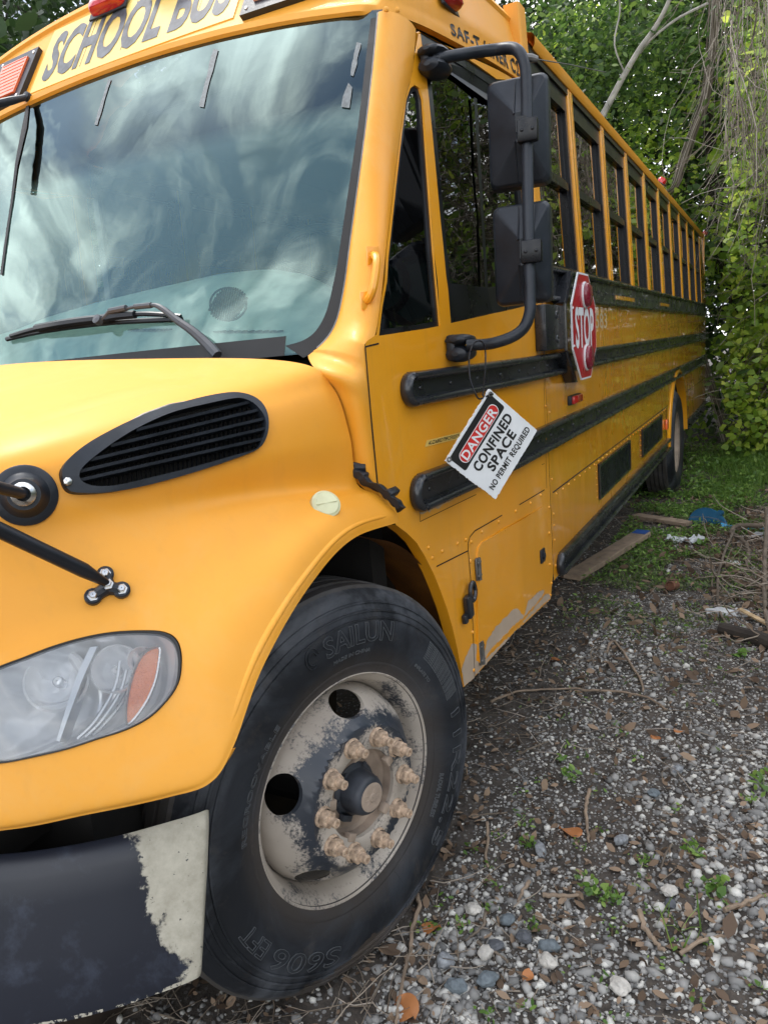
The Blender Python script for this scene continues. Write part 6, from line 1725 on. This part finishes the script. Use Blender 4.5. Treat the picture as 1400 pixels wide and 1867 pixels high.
# hanging curtain nearer the lens at the upper right, with bigger heart-shaped leaves
n = 420; P0_ = np.stack([rng.uniform(1.55, 2.6, n), rng.uniform(5.6, 7.6, n), rng.uniform(3.3, 5.2, n)], 1)
stems('vine_stems', wander(P0_, np.tile([[.1, 0, -1.0]], (n, 1)), rng.uniform(.5, 1.9, n), 10, .22, .06), rng.uniform(.002, .005, n), M['vinestem'])['kind'] = 'stuff'
n = 260; C5 = np.stack([rng.uniform(1.7, 2.7, n), rng.uniform(5.4, 7.4, n), rng.uniform(2.6, 4.8, n)], 1); C5 = C5[(C5[:, 0] > 1.95) | (C5[:, 2] > 3.7)]
leaves('hanging_leaves', C5, rng.uniform(.06, .12, len(C5)), M['vine'], HEART, .1, face=face)['kind'] = 'stuff'
n = 26000; X = rng.uniform(-7.0, -4.2, n); Y = rng.uniform(3.0, 14, n); Z = rng.uniform(.2, 5.0, n); leaves('added_leaf_screen', np.stack([X, Y, Z], 1), rng.uniform(.15, .32, n), M['leafdark'], OVAL, .2)['kind'] = 'stuff'  # dark leaves added to screen bright gaps seen through the cab
cl_ = [(1190, 165), (1230, 270), (1320, 165), (1380, 310), (1160, 240), (1270, 400), (1300, 240), (1350, 90), (1100, 290), (1150, 310), (1180, 370), (1380, 500), (1340, 700), (1385, 600), (1390, 760), (1320, 620), (1260, 60), (1385, 200), (1330, 350), (1225, 330), (1010, 60), (1060, 130), (1360, 780), (1310, 820), (1395, 820), (1060, 30), (1340, 440)]
cc_ = np.array([tuple(on(u, v, 'y', rng.uniform(7.8, 9.0) if u > 1240 else 9.4)) for u, v in cl_]); idx = rng.integers(0, len(cc_), 3800); L = cc_[idx] + rng.normal(size=(3800, 3)) * np.array([.22, .25, .20])
L = L[L[:, 2] > .1]; L = L[(L[:, 1] > 9.25) | (L[:, 0] > 1.5)]
leaves('vine_leaves', L, rng.uniform(.035, .095, len(L)), M['vine'], HEART, .2, face=face)['kind'] = 'stuff'
# low weeds at the foot of the thicket
C6, _ = wall_pts(16000, .6, .0, .9, -.3, 1.2, off=41, zp=1.7, front=vis); leaves('weeds', jitter(C6, .15) + np.array([0, -.5, 0]), rng.uniform(.04, .10, len(C6)), M['weed'], OVAL, .4)['kind'] = 'stuff'
# overhead cable crossing behind the bus
t = thing('cable', (1.9, 9.7, 0), 'taut grey cable strung behind the rear of the bus', 'cable')
g = G(); a, b_ = on(1400, 574, 'y', 9.6), on(1290, 583, 'y', 9.9); d = (a - b_); g.tube([b_ - d * 2 - t.location, b_ - t.location, a - t.location, a + d * 3 - t.location], .012, 7); g.make('strand', M['wire'], t, local=True)

# --- ground scatter
def gzs(X, Y): return np.array([gz(a, b) for a, b in zip(X, Y)])
def fld(X, Y, s, o=0): return np.array([noise.noise(Vector((a * s + o, b * s, o * 1.7))) for a, b in zip(X, Y)])
def under(X, Y): return (X < 1.20) & (Y > -.5)
bm = bmesh.new(); bmesh.ops.create_icosphere(bm, subdivisions=1, radius=.5); bm.verts.index_update()
IV = np.array([v.co[:] for v in bm.verts]); IF = np.array([[v.index for v in f.verts] for f in bm.faces]); bm.free()
def stones(name, X, Y, S, sink=.25):
    n = len(X); k = len(IV); J = 1 + rng.normal(size=(n, k, 1)) * .24; sc = np.stack([rng.uniform(.75, 1.35, n), rng.uniform(.7, 1.1, n), rng.uniform(.45, .85, n)], 1)
    a = rng.uniform(0, 6.28, n); V = IV[None] * J * sc[:, None, :] * S[:, None, None]
    t1 = rng.normal(size=n) * .35; y = V[..., 1] * np.cos(t1)[:, None] - V[..., 2] * np.sin(t1)[:, None]; z = V[..., 1] * np.sin(t1)[:, None] + V[..., 2] * np.cos(t1)[:, None]
    x = V[..., 0] * np.cos(a)[:, None] - y * np.sin(a)[:, None]; y = V[..., 0] * np.sin(a)[:, None] + y * np.cos(a)[:, None]
    V = np.stack([x + X[:, None], y + Y[:, None], z + (gzs(X, Y) + S * (.35 - sink))[:, None]], -1)
    F = (np.arange(n)[:, None, None] * k + IF[None]).reshape(-1, 3)
    o = raw_mesh(name, V.reshape(-1, 3), F, 3, M['stone']); o['kind'] = 'stuff'; return o
def spread(n, x0, x1, y0, y1, dens):
    X = rng.uniform(x0, x1, n); Y = y0 + (y1 - y0) * rng.uniform(0, 1, n) ** 1.5; k = rng.uniform(0, 1, n) < dens(X, Y); return X[k], Y[k]
X, Y = spread(42000, .75, 3.4, -.5, 5.0, lambda X, Y: np.clip(.70 + 1.6 * fld(X, Y, 1.1, 3) - .13 * (Y - 2.2).clip(0), .05, 1) * np.where(under(X, Y), .25, 1))
stones('gravel', X, Y, rng.uniform(.007, .017, len(X)))
X, Y = spread(13000, .9, 3.2, -.5, 4.6, lambda X, Y: np.clip(.50 + 1.8 * fld(X, Y, .9, 8) - .10 * Y.clip(0), .03, 1) * np.where(under(X, Y), .12, 1))
stones('gravel', X, Y, rng.uniform(.015, .036, len(X)))
cp_ = on(900, 1745, 'z', 0); n = 230; X = cp_.x + rng.normal(size=n) * .17; Y = cp_.y + rng.normal(size=n) * .16; k = X > 1.16; X, Y = X[k], Y[k]; stones('gravel', X, Y, rng.uniform(.014, .034, len(X)))
n = 120; X = rng.uniform(1.2, 3.0, n); Y = rng.uniform(-.3, 3.2, n); stones('gravel', X, Y, rng.uniform(.022, .038, len(X)))
n = 9000; X = rng.uniform(.3, 3.3, n); Y = rng.uniform(-2.4, -.35, n); stones('gravel', X, Y, rng.uniform(.007, .026, n))
n = 5000; X = rng.uniform(3.1, 4.6, n); Y = rng.uniform(-2.4, 3.5, n); stones('gravel', X, Y, rng.uniform(.008, .028, n))
_iv, _if = IV, IF
IV = np.array([(.5, 0, 0), (-.5, 0, 0), (0, .5, 0), (0, -.5, 0), (0, 0, .5), (0, 0, -.5)], float); IF = np.array([(0, 2, 4), (2, 1, 4), (1, 3, 4), (3, 0, 4), (2, 0, 5), (1, 2, 5), (3, 1, 5), (0, 3, 5)])
X, Y = spread(60000, 1.0, 3.2, -.5, 5.5, lambda X, Y: np.clip(.62 + 1.2 * fld(X, Y, 1.4, 51) - .10 * Y.clip(0), .06, 1) * np.where(under(X, Y), .2, 1)); stones('grit', X, Y, rng.uniform(.004, .010, len(X)))
IV, IF = _iv, _if
# twigs, dead leaves
n = 7500; X, Y = spread(n, .5, 3.2, -.4, 9.5, lambda X, Y: np.clip(.45 + 1.3 * fld(X, Y, .8, 14) + .06 * Y, .05, 1)); n = len(X)
a = rng.uniform(0, 6.28, n); D = np.stack([np.cos(a), np.sin(a), rng.normal(size=n) * .10], 1)
P = wander(np.stack([X, Y, gzs(X, Y) + .012], 1), D, rng.uniform(.03, .22, n), 5, .16); stems('twigs', P, rng.uniform(.0008, .0028, n), M['twig'])['kind'] = 'stuff'
X, Y = spread(15000, .3, 3.4, -.3, 9.5, lambda X, Y: np.clip(.28 + 1.3 * fld(X, Y, .9, 21) + .07 * Y, .03, 1)); leaves('leaf_litter', np.stack([X, Y, gzs(X, Y) + .010], 1), rng.uniform(.012, .045, len(X)), M['litter'], OVAL, 2.5)['kind'] = 'stuff'
# ground cover: olive creeping mat and brighter tufts
def mat_(n, cx_, cy_, rx, ry, size, m, zmax=.05, shape=RHOMB, thr=-.12, sc=2.2, o=0):
    X = cx_ + rng.normal(size=n) * rx; Y = cy_ + rng.normal(size=n) * ry; k = (fld(X, Y, sc, o) > thr) & ~((X < .95) & (Y < 5.4)); X, Y = X[k], Y[k]
    return leaves('ground_cover', np.stack([X, Y, gzs(X, Y) + rng.uniform(.004, zmax, len(X))], 1), rng.uniform(.6, 1.4, len(X)) * size, m, shape, .9)
for a in ((8000, 1.35, 4.6, .35, .8, .030, M['weed'], .06), (16000, 1.40, 3.9, .32, .80, .022, M['weedolive'], .035), (6500, 1.5, 5.9, .4, .6, .035, M['weed'], .08), (9000, 1.9, 7.6, .5, .9, .05, M['weed'], .12), (5000, 1.1, 8.6, .9, .6, .05, M['weedolive'], .08), (5000, 1.75, 4.9, .35, .5, .026, M['weedolive'], .04)):
    mat_(*a)['kind'] = 'stuff'
n = 3500; X = rng.normal(size=n) * .35 + 2.0; Y = rng.normal(size=n) * .9 + 7.6; leaves('grass', np.stack([X, Y, gzs(X, Y) + .06], 1), rng.uniform(.10, .22, n), M['weed'], BLADE, -.8, stand=True)['kind'] = 'stuff'
n = 300; X = rng.normal(size=n) * .26 + 2.08; Y = rng.normal(size=n) * .75 + 3.7; a = rng.uniform(0, 6.28, n); D = np.stack([np.cos(a), np.sin(a), rng.normal(size=n) * .15], 1)
stems('brush_pile', wander(np.stack([X, Y, gzs(X, Y) + rng.uniform(.01, .10, n)], 1), D, rng.uniform(.12, .5, n), 8, .22), rng.uniform(.0015, .0055, n), M['twig'])['kind'] = 'stuff'
n = 1500; X = rng.normal(size=n) * .45 + 1.95; Y = rng.normal(size=n) * 1.3 + 4.2; leaves('leaf_litter', np.stack([X, Y, gzs(X, Y) + rng.uniform(.01, .05, n)], 1), rng.uniform(.03, .08, n), M['litter'], OVAL, 1.2)['kind'] = 'stuff'
# scattered seedlings over the gravel
X, Y = spread(700, 1.2, 3.2, -.1, 5.0, lambda X, Y: np.clip(.5 + 1.6 * fld(X, Y, 1.3, 33), .05, 1)); C = np.repeat(np.stack([X, Y, gzs(X, Y) + .012], 1), 9, 0) + rng.normal(size=(len(X) * 9, 3)) * np.array([.014, .014, .006])
leaves('seedlings', C, rng.uniform(.008, .022, len(C)), M['weed'], OVAL, 1.0)['kind'] = 'stuff'
# --- single things one can point at
def ground_at(u, v, off=0.0):
    p = on(u, v, 'z', 0)
    for _ in range(6): p = on(u, v, 'z', gz(p.x, p.y) + off)
    return p
LS = [(805, 1755, .042, 'pale speckled stone left of a bigger oval one near the tyre'), (862, 1792, .050, None), (815, 1885, .04, None)]
BIG = [((811, 1757), .058, 'speckled grey angular stone lowest but one beside the tyre'), ((833, 1803), .052, 'smooth bluish oval stone near the bottom edge'), ((889, 1790), .052, 'speckled pointed stone right of the bluish oval one'), ((885, 1740), .048, 'white chunky stone above the speckled pointed one'),
       ((902, 1728), .042, 'dark rounded stone touching the white chunky one'), ((955, 1712), .050, 'flat slate-grey stone right of the dark rounded one'), ((1000, 1730), .052, 'white rough stone right of the flat slate one'), ((998, 1756), .046, 'grey flat-sided stone under the white rough one'),
       ((1130, 1802), .046, 'cream stone lying alone near the bottom middle'), ((985, 1553), .046, 'round grey stone beside the dry weed clump'), ((1132, 1535), .044, 'dull grey wedge stone in bare soil'), ((1220, 1627), .044, 'white-flecked stone of the pair on the right'), ((1222, 1650), .040, 'darker stone of the pair on the right'),
       ((1192, 1448), .044, 'thin blue-grey flake of stone in open gravel'), ((862, 1660), .044, 'tan pitted stone nearest the tyre tread'), ((925, 1680), .040, 'mottled stone between the tan pitted and slate ones'), ((1075, 1610), .040, 'cream block of stone by the low sprig'), ((1235, 1405), .042, 'whitish stone in the upper right gravel')]
stonem = [plain('speckled_stone', (.24, .25, .26), .85, var=.5, scale=70, bmp=.4), plain('bluish_stone', (.14, .165, .18), .8, var=.3, scale=60, bmp=.3), plain('cream_stone', (.50, .47, .42), .85, var=.25, scale=50, bmp=.4), plain('dark_stone', (.09, .095, .105), .8, var=.35, scale=50, bmp=.3)]
for i, ((u, v), s_, lab) in enumerate(BIG):
    p = ground_at(u, v, .01); bm = bmesh.new(); bmesh.ops.create_icosphere(bm, subdivisions=3, radius=.5)
    sc = Vector((random.uniform(.8, 1.25), random.uniform(.65, 1.0), random.uniform(.5, .75)))
    for w in bm.verts:
        nn = w.co.normalized(); k = 1 + .28 * noise.noise(nn * 1.7 + Vector((i * 3.3, 0, 0))) + .09 * noise.noise(nn * 5 + Vector((i, 2, 0)))
        w.co = Vector((w.co.x * sc.x, w.co.y * sc.y, w.co.z * sc.z)) * k * s_
    me = bpy.data.meshes.new('stone'); bm.to_mesh(me); bm.free(); me.materials.append(stonem[3 if 'dark' in lab else 1 if 'blu' in lab or 'slate' in lab else 2 if ('white' in lab or 'cream' in lab or 'tan' in lab) else 0]); me.polygons.foreach_set('use_smooth', [i % 3 == 0] * len(me.polygons))
    o = bpy.data.objects.new('stone', me); COL.objects.link(o); o.location = p + Vector((0, 0, s_ * .12)); o.rotation_euler = (random.uniform(-.3, .3), random.uniform(-.3, .3), random.uniform(0, 6)); setp(o, lab, 'stone', 'larger stones in the gravel')
STK = [([(758, 1632), (765, 1650), (752, 1690), (748, 1730), (738, 1770), (728, 1830), (722, 1867)], .0065, 'long grey stick with a knobbly top beside the front tyre'),
       ([(888, 1500), (889, 1530), (885, 1565), (890, 1580)], .0055, 'short upright twig left of the dry weed clump'), ([(965, 1608), (955, 1625), (944, 1645)], .006, 'tan splinter above the larger stones'),
       ([(885, 1660), (880, 1690), (862, 1705), (848, 1715)], .0045, 'curved pale twig among the larger stones'), ([(990, 1632), (1020, 1634), (1055, 1632)], .007, 'flat grey stick lying level in the middle'),
       ([(1075, 1440), (1068, 1470), (1070, 1500), (1074, 1535)], .007, 'crooked stick below the upright leaf sprig'), ([(1165, 1660), (1175, 1690), (1195, 1720), (1212, 1735)], .008, 'dark bent stick in the lower right'),
       ([(1320, 1660), (1350, 1650), (1380, 1638), (1405, 1632)], .007, 'long pale stick reaching the right edge'), ([(1225, 1540), (1212, 1560), (1205, 1585)], .004, 'thin twig leaning in the right gravel'),
       ([(945, 1376), (965, 1366), (1000, 1352)], .0045, 'straight twig in the upper gravel'), ([(895, 1280), (940, 1262), (985, 1258), (1060, 1256)], .006, 'long dry stem lying across the gravel behind the wheel'),
       ([(1060, 1258), (1130, 1262), (1180, 1272), (1215, 1295)], .006, 'arched dry stem right of the long one'), ([(870, 1718), (885, 1728), (915, 1745), (925, 1755)], .005, 'stubby twig between the oval stones'), ([(1240, 1740), (1280, 1715), (1322, 1708)], .006, 'grey stick near the grass blades'),
       ([(1105, 1190), (1120, 1170), (1165, 1235), (1172, 1260)], .007, 'forked scrap of branch above the gravel'), ([(860, 1490), (870, 1487), (925, 1482)], .004, 'hooked stem close to the tyre lettering')]
for pts, r_, lab in STK:
    P = [ground_at(u, v, r_ + .006) for u, v in pts]; b0 = P[0].copy(); b0.z -= r_
    g = G(); cc = curve([p - b0 for p in P], 5)
    for i in range(1, len(cc) - 1): cc[i] += Vector(rng.normal(size=3)) * r_ * .25
    g.tube(cc, [r_ * (1 - .4 * i / len(cc)) for i in range(len(cc))], 8)
    o = g.make('stick', M['wood'] if r_ > .005 else M['bark']); o.location = b0; setp(o, lab, 'stick', 'sticks on the gravel')
LF = [((785, 1694), .040, 'curled orange leaf at the foot of the tyre'), ((740, 1840), .05, 'rust-orange leaf at the bottom edge'), ((710, 1733), .04, 'brown cupped leaf under the tyre shoulder'), ((1040, 1516), .046, 'long yellow-orange leaf in the middle gravel'), ((1058, 1235), .034, 'oval tan leaf behind the wheel'), ((1195, 1345), .026, 'small orange leaf of the upper pair'), ((1237, 1333), .026, 'second small orange leaf of the upper pair, to its right'), ((1012, 1203), .036, 'reddish leaf in the shade by the skirt'), ((1115, 1115), .05, 'broad brown leaf near the planks'), ((962, 1780), .022, 'orange scrap of leaf beside the speckled stone')]
for i, ((u, v), s_, lab) in enumerate(LF):
    p = ground_at(u, v, .012); g = G(); rows = []
    for a in np.linspace(-1, 1, 9):
        w = (1 - a * a) ** .6 * .42; rows.append([Vector((a * .5, w * b, .10 * math.cos(b * 1.5 + a * 2 + i) + .06 * a * a)) * s_ * 1.6 for b in np.linspace(-1, 1, 5)])
    g.grid(rows); o = g.make('fallen_leaf', M['dryleaf'] if 'brown' not in lab and 'tan' not in lab else M['litter']); o.location = p; o.rotation_euler = (random.uniform(-.4, .4), random.uniform(-.3, .3), random.uniform(0, 6)); setp(o, lab, 'leaf', 'fallen leaves on the gravel')
SP = [((1040, 1425), .07, 9, 'five-leaved sprig standing above the crooked stick'), ((1083, 1632), .06, 11, 'low feathery sprig beside the cream block'), ((1120, 1645), .05, 12, 'small-leaved sprig right of the feathery one'), ((963, 1545), .04, 10, 'yellow-green sprig touching the grey stone'), ((1240, 1700), .11, 6, 'tuft of bright grass blades'), ((1302, 1625), .06, 10, 'leafy sprig in the right gravel'), ((1265, 1558), .06, 10, 'bright green sprig right of the thin twig'), ((1350, 1200), .07, 9, 'broad-leaved seedling in the upper right'), ((1368, 1465), .05, 6, 'round-leaved seedling near the right edge'), ((1022, 1390), .04, 8, 'creeping clover patch in the upper gravel'), ((1392, 1440), .09, 9, 'tall sprig at the right edge'), ((1282, 1000), .10, 8, 'pale green weed beside the plastic scrap')]
for i, ((u, v), s_, k, lab) in enumerate(SP):
    p = ground_at(u, v); t = thing('sprig', p, lab, 'plant', 'sprigs growing in the gravel')
    C = []; g = G()
    for j in range(k):
        a = 6.28 * j / k + random.uniform(-.3, .3); r_ = random.uniform(.3, 1) * s_ * .6; h = random.uniform(.25, .9) * s_ * .7
        e = Vector((math.cos(a) * r_, math.sin(a) * r_, h)); g.tube([Vector((0, 0, 0)), e * .5 + Vector((0, 0, h * .2)), e], .0010, 4, cap=False); C.append(tuple(e + p))
    g.make('stem', M['weed'], t, local=True)
    if 'grass' in lab: leaves('foliage', np.array(C) * 1.0, np.full(len(C), s_ * 1.0), M['weed'], BLADE, -.8, t, stand=True)
    else: leaves('foliage', np.repeat(np.array(C), 2, 0) + rng.normal(size=(len(C) * 2, 3)) * s_ * .08, rng.uniform(.28, .5, len(C) * 2) * s_, M['weed'], HEART if i % 2 else OVAL, .8, t)
# boards half under the bus
def board(a, b_, w, th, lab, name='wooden_board', m=None, blue=False):
    a = Vector(a); b_ = Vector(b_); t = thing(name, (a + b_) / 2, lab, 'board', 'boards lying by the bus'); d = (b_ - a); L = d.length; d.normalize(); s_ = Vector((-d.y, d.x, 0)).normalized(); n_ = d.cross(s_)
    g = G(); rows = []
    for i in range(13):
        k = i / 12 - .5; e = .006 * noise.noise(Vector((i * .7, L, 0)))
        ww = w / 2 * (1 - (.06 if i in (0, 12) else 0)) + e; rows.append([d * L * k + s_ * x + n_ * z for x, z in ((-ww, -th / 2), (-ww, th / 2 - .003), (-ww + .004, th / 2), (0, th / 2 + .001 * math.sin(i)), (ww - .004, th / 2), (ww, th / 2 - .003), (ww, -th / 2))])
    g.grid(rows); g.add(rows[0], [tuple(range(7))]); g.add(rows[-1], [tuple(range(7))[::-1]]); g.make('plank', m or M['wood'], t, local=True, ang=30)
    if blue:
        g = G(); g.box(d * (L / 2 - .035) + n_ * (th / 2 + .003), (.10, w * .8, .003), Matrix((d, s_, n_)).transposed()); g.make('paint_splash', plain('blue_paint', (.03, .09, .30), .5), t, smooth=False, local=True)
pa, pb_ = ground_at(1042, 1052, .03), ground_at(1172, 972, .06); board(pa, pb_, .13, .035, 'long weathered board sticking out from under the skirt, blue paint on its far end', blue=True)
pa, pb_ = ground_at(1158, 940, .03), ground_at(1256, 955, .035); board(pa, pb_, .10, .03, 'short pale board ending at the blue plastic tub')
# broken blue tub
p = ground_at(1290, 962); t = thing('plastic_tub', p, 'broken blue plastic tub piece with round lugs on the ground', 'tub')
g = G(); n = 22; X_ = Vector((.93, -.35, .02)).normalized(); Z_ = Vector((-.10, .35, 1)).normalized(); Yv = X_.cross(Z_); rr = .155
arcp = [X_ * (rr * math.cos(a) * 1.05) + Z_ * (rr * math.sin(a) * 1.05) for a in np.linspace(math.pi, 0, n)]
A = [q for q in arcp]; B = [q * .97 + Yv * .014 for q in arcp]; C_ = [q + Yv * -.012 for q in arcp]
g.grid([C_, A, B]); g.add(B, [tuple(range(n))]); g.add(C_, [tuple(range(n))[::-1]]); g.make('end_wall', M['blue'], t, local=True, ang=40)
for a in (math.pi * .95, math.pi * .27):
    g = G(); c = X_ * (rr * 1.12 * math.cos(a)) + Z_ * (rr * 1.12 * math.sin(a)); g.tube([c - Yv * .02, c + Yv * .02], .020, 14); g.tube([c + Yv * .019, c + Yv * .022], .012, 12); g.make('lug', M['blue'], t, local=True)
g = G(); rows = [[Vector((.10 + .30 * i / 8, -.10 + .02 * j - .03 * i / 8, .02 + .03 * math.sin(j * .9) + .01 * math.cos(i))) for j in range(8)] for i in range(9)]; g.grid(rows); g.make('torn_side', M['skyblue'], t, local=True)
# scrap of plastic film
def crumple(name, p, sx, sy, sz, m, lab, cat, seed, grp=None):
    g = G(); rows = []
    for i in range(15):
        rows.append([Vector(((i / 14 - .5) * sx * (1 - .35 * abs(j / 10 - .5)), (j / 10 - .5) * sy * (.45 + .9 * abs(i / 14 - .5)), sz * (.5 + .9 * noise.noise(Vector((i * .45, j * .6, seed)))))) for j in range(11)])
    g.grid(rows); o = g.make(name, m, None, ang=25); o.location = p; setp(o, lab, cat, grp); o.rotation_euler[2] = seed
    return o
crumple('plastic_scrap', ground_at(1250, 992, .0), .30, .10, .07, M['bag'], 'crumpled clear plastic scrap below the blue tub', 'litter', .1)
def lump(name, p, s, m, lab, cat, seed, grp):
    bm = bmesh.new(); bmesh.ops.create_icosphere(bm, subdivisions=3, radius=.5)
    for w in bm.verts:
        k = 1 + .55 * noise.noise(w.co * 3.3 + Vector((seed, 0, 0))) + .2 * noise.noise(w.co * 9 + Vector((0, seed, 0))); w.co = Vector((w.co.x * s[0] * k, w.co.y * s[1] * k, w.co.z * s[2] * k))
    me = bpy.data.meshes.new(name); bm.to_mesh(me); bm.free(); me.materials.append(m); o = bpy.data.objects.new(name, me); COL.objects.link(o); o.location = p + Vector((0, 0, s[2] * .3)); setp(o, lab, cat, grp)
FG = 'torn foam lumps on the right'
lump('foam_lump', ground_at(1312, 1122), (.16, .07, .05), M['foam'], 'long torn grey foam lump under the thin loop of branch', 'foam', 1, FG)
lump('foam_lump', ground_at(1350, 1122), (.09, .06, .045), M['foam'], 'smaller foam lump right of the long one', 'foam', 5, FG)
lump('foam_lump', ground_at(1335, 1028), (.14, .08, .03), M['foam'], 'flat grey foam slab inside the bend of the branches', 'foam', 9, FG)
lump('foam_lump', ground_at(1390, 982), (.16, .08, .06), M['foam'], 'white foam lump at the right edge', 'foam', 12, FG)
p = ground_at(1226, 1068, .03); t = thing('rusty_can', p, 'small rusty tin can lying in the weeds', 'can'); g = G(); Mx = Euler((R(75), 0, R(-15))).to_matrix().to_4x4(); g.lathe([(.001, -.045), (.028, -.045), (.030, -.043), (.029, -.02), (.030, .0), (.029, .02), (.030, .043), (.026, .045), (.025, .03), (.001, .028)], Mx, 20); g.make('body', M['rust'], t, local=True)
def branch(name, pts, r0, r1, lab, twigs=()):
    P = [ground_at(u, v, .0) + Vector((0, 0, h)) for u, v, h in pts]; t = thing(name, P[0] - Vector((0, 0, P[0].z)), lab, 'branch', 'broken branches piled at the right edge'); cc = curve([p - t.location for p in P], 6)
    g = G(); g.tube([p + Vector(rng.normal(size=3)) * r0 * .15 for p in cc], [r0 + (r1 - r0) * i / len(cc) for i in range(len(cc))], 9); g.make('limb', M['bark'], t, local=True)
    for tp_, rr in twigs:
        g = G(); g.tube(curve([ground_at(u, v, 0) + Vector((0, 0, h)) - t.location for u, v, h in tp_], 5), rr, 7); g.make('twig', M['bark'], t, local=True)
branch('fallen_branch', [(1420, 985, .10), (1385, 983, .10), (1345, 980, .09), (1333, 985, .06), (1342, 992, .06), (1360, 1005, .05), (1364, 1030, .03), (1356, 1050, .03), (1372, 1072, .02), (1404, 1080, .02)], .018, .012, 'thick crooked fallen branch bending like a hook')
branch('fallen_branch', [(1338, 985, .08), (1322, 1018, .06), (1310, 1060, .05), (1308, 1100, .04), (1312, 1125, .03), (1325, 1142, .01)], .009, .006, 'thin looping branch arching down to the foam', (([(1302, 1045, .04), (1298, 1075, .03), (1304, 1110, .02), (1318, 1135, .01)], .004),))
branch('fallen_branch', [(1397, 990, .25), (1394, 1060, .12), (1393, 1110, .06), (1404, 1165, .01)], .014, .010, 'mottled upright branch along the right edge')
g = None
p0 = ground_at(1398, 1000, 0); t = thing('painted_board', p0, 'upright white board with an orange top at the right edge', 'board')
g = G(); g.box((.03, 0, .22), (.06, .025, .44), (0, R(3), 0), 0, .003); g.make('plank', plain('flaking_white_paint', (.55, .53, .48), .8, var=.35, scale=12, bmp=.4), t, local=True)
g = G(); g.box((.054, 0, .475), (.058, .027, .07), (0, R(3), 0), 0, .003); g.make('orange_top', plain('orange_board_paint', (.70, .22, .06), .7), t, local=True)
t = thing('wood_splinter', ground_at(1375, 1125, .03), 'split pale length of wood right of the foam', 'wood'); g = G(); d = (ground_at(1402, 1142, .03) - ground_at(1345, 1112, .05)); g.box((0, 0, 0), (d.length, .03, .012), d.to_track_quat('X', 'Z').to_matrix(), 0, .002); g.make('sliver', plain('fresh_split_wood', (.50, .36, .20), .7, var=.2, scale=20), t, local=True)
t = thing('log', ground_at(1385, 1168, .03), 'dark rotting log piece at the right edge', 'log'); g = G(); g.tube([(-.18, .12, 0), (0, 0, .01), (.2, -.14, 0)], [.032, .036, .03], 10); g.make('wood', M['darkbark'], t, local=True)
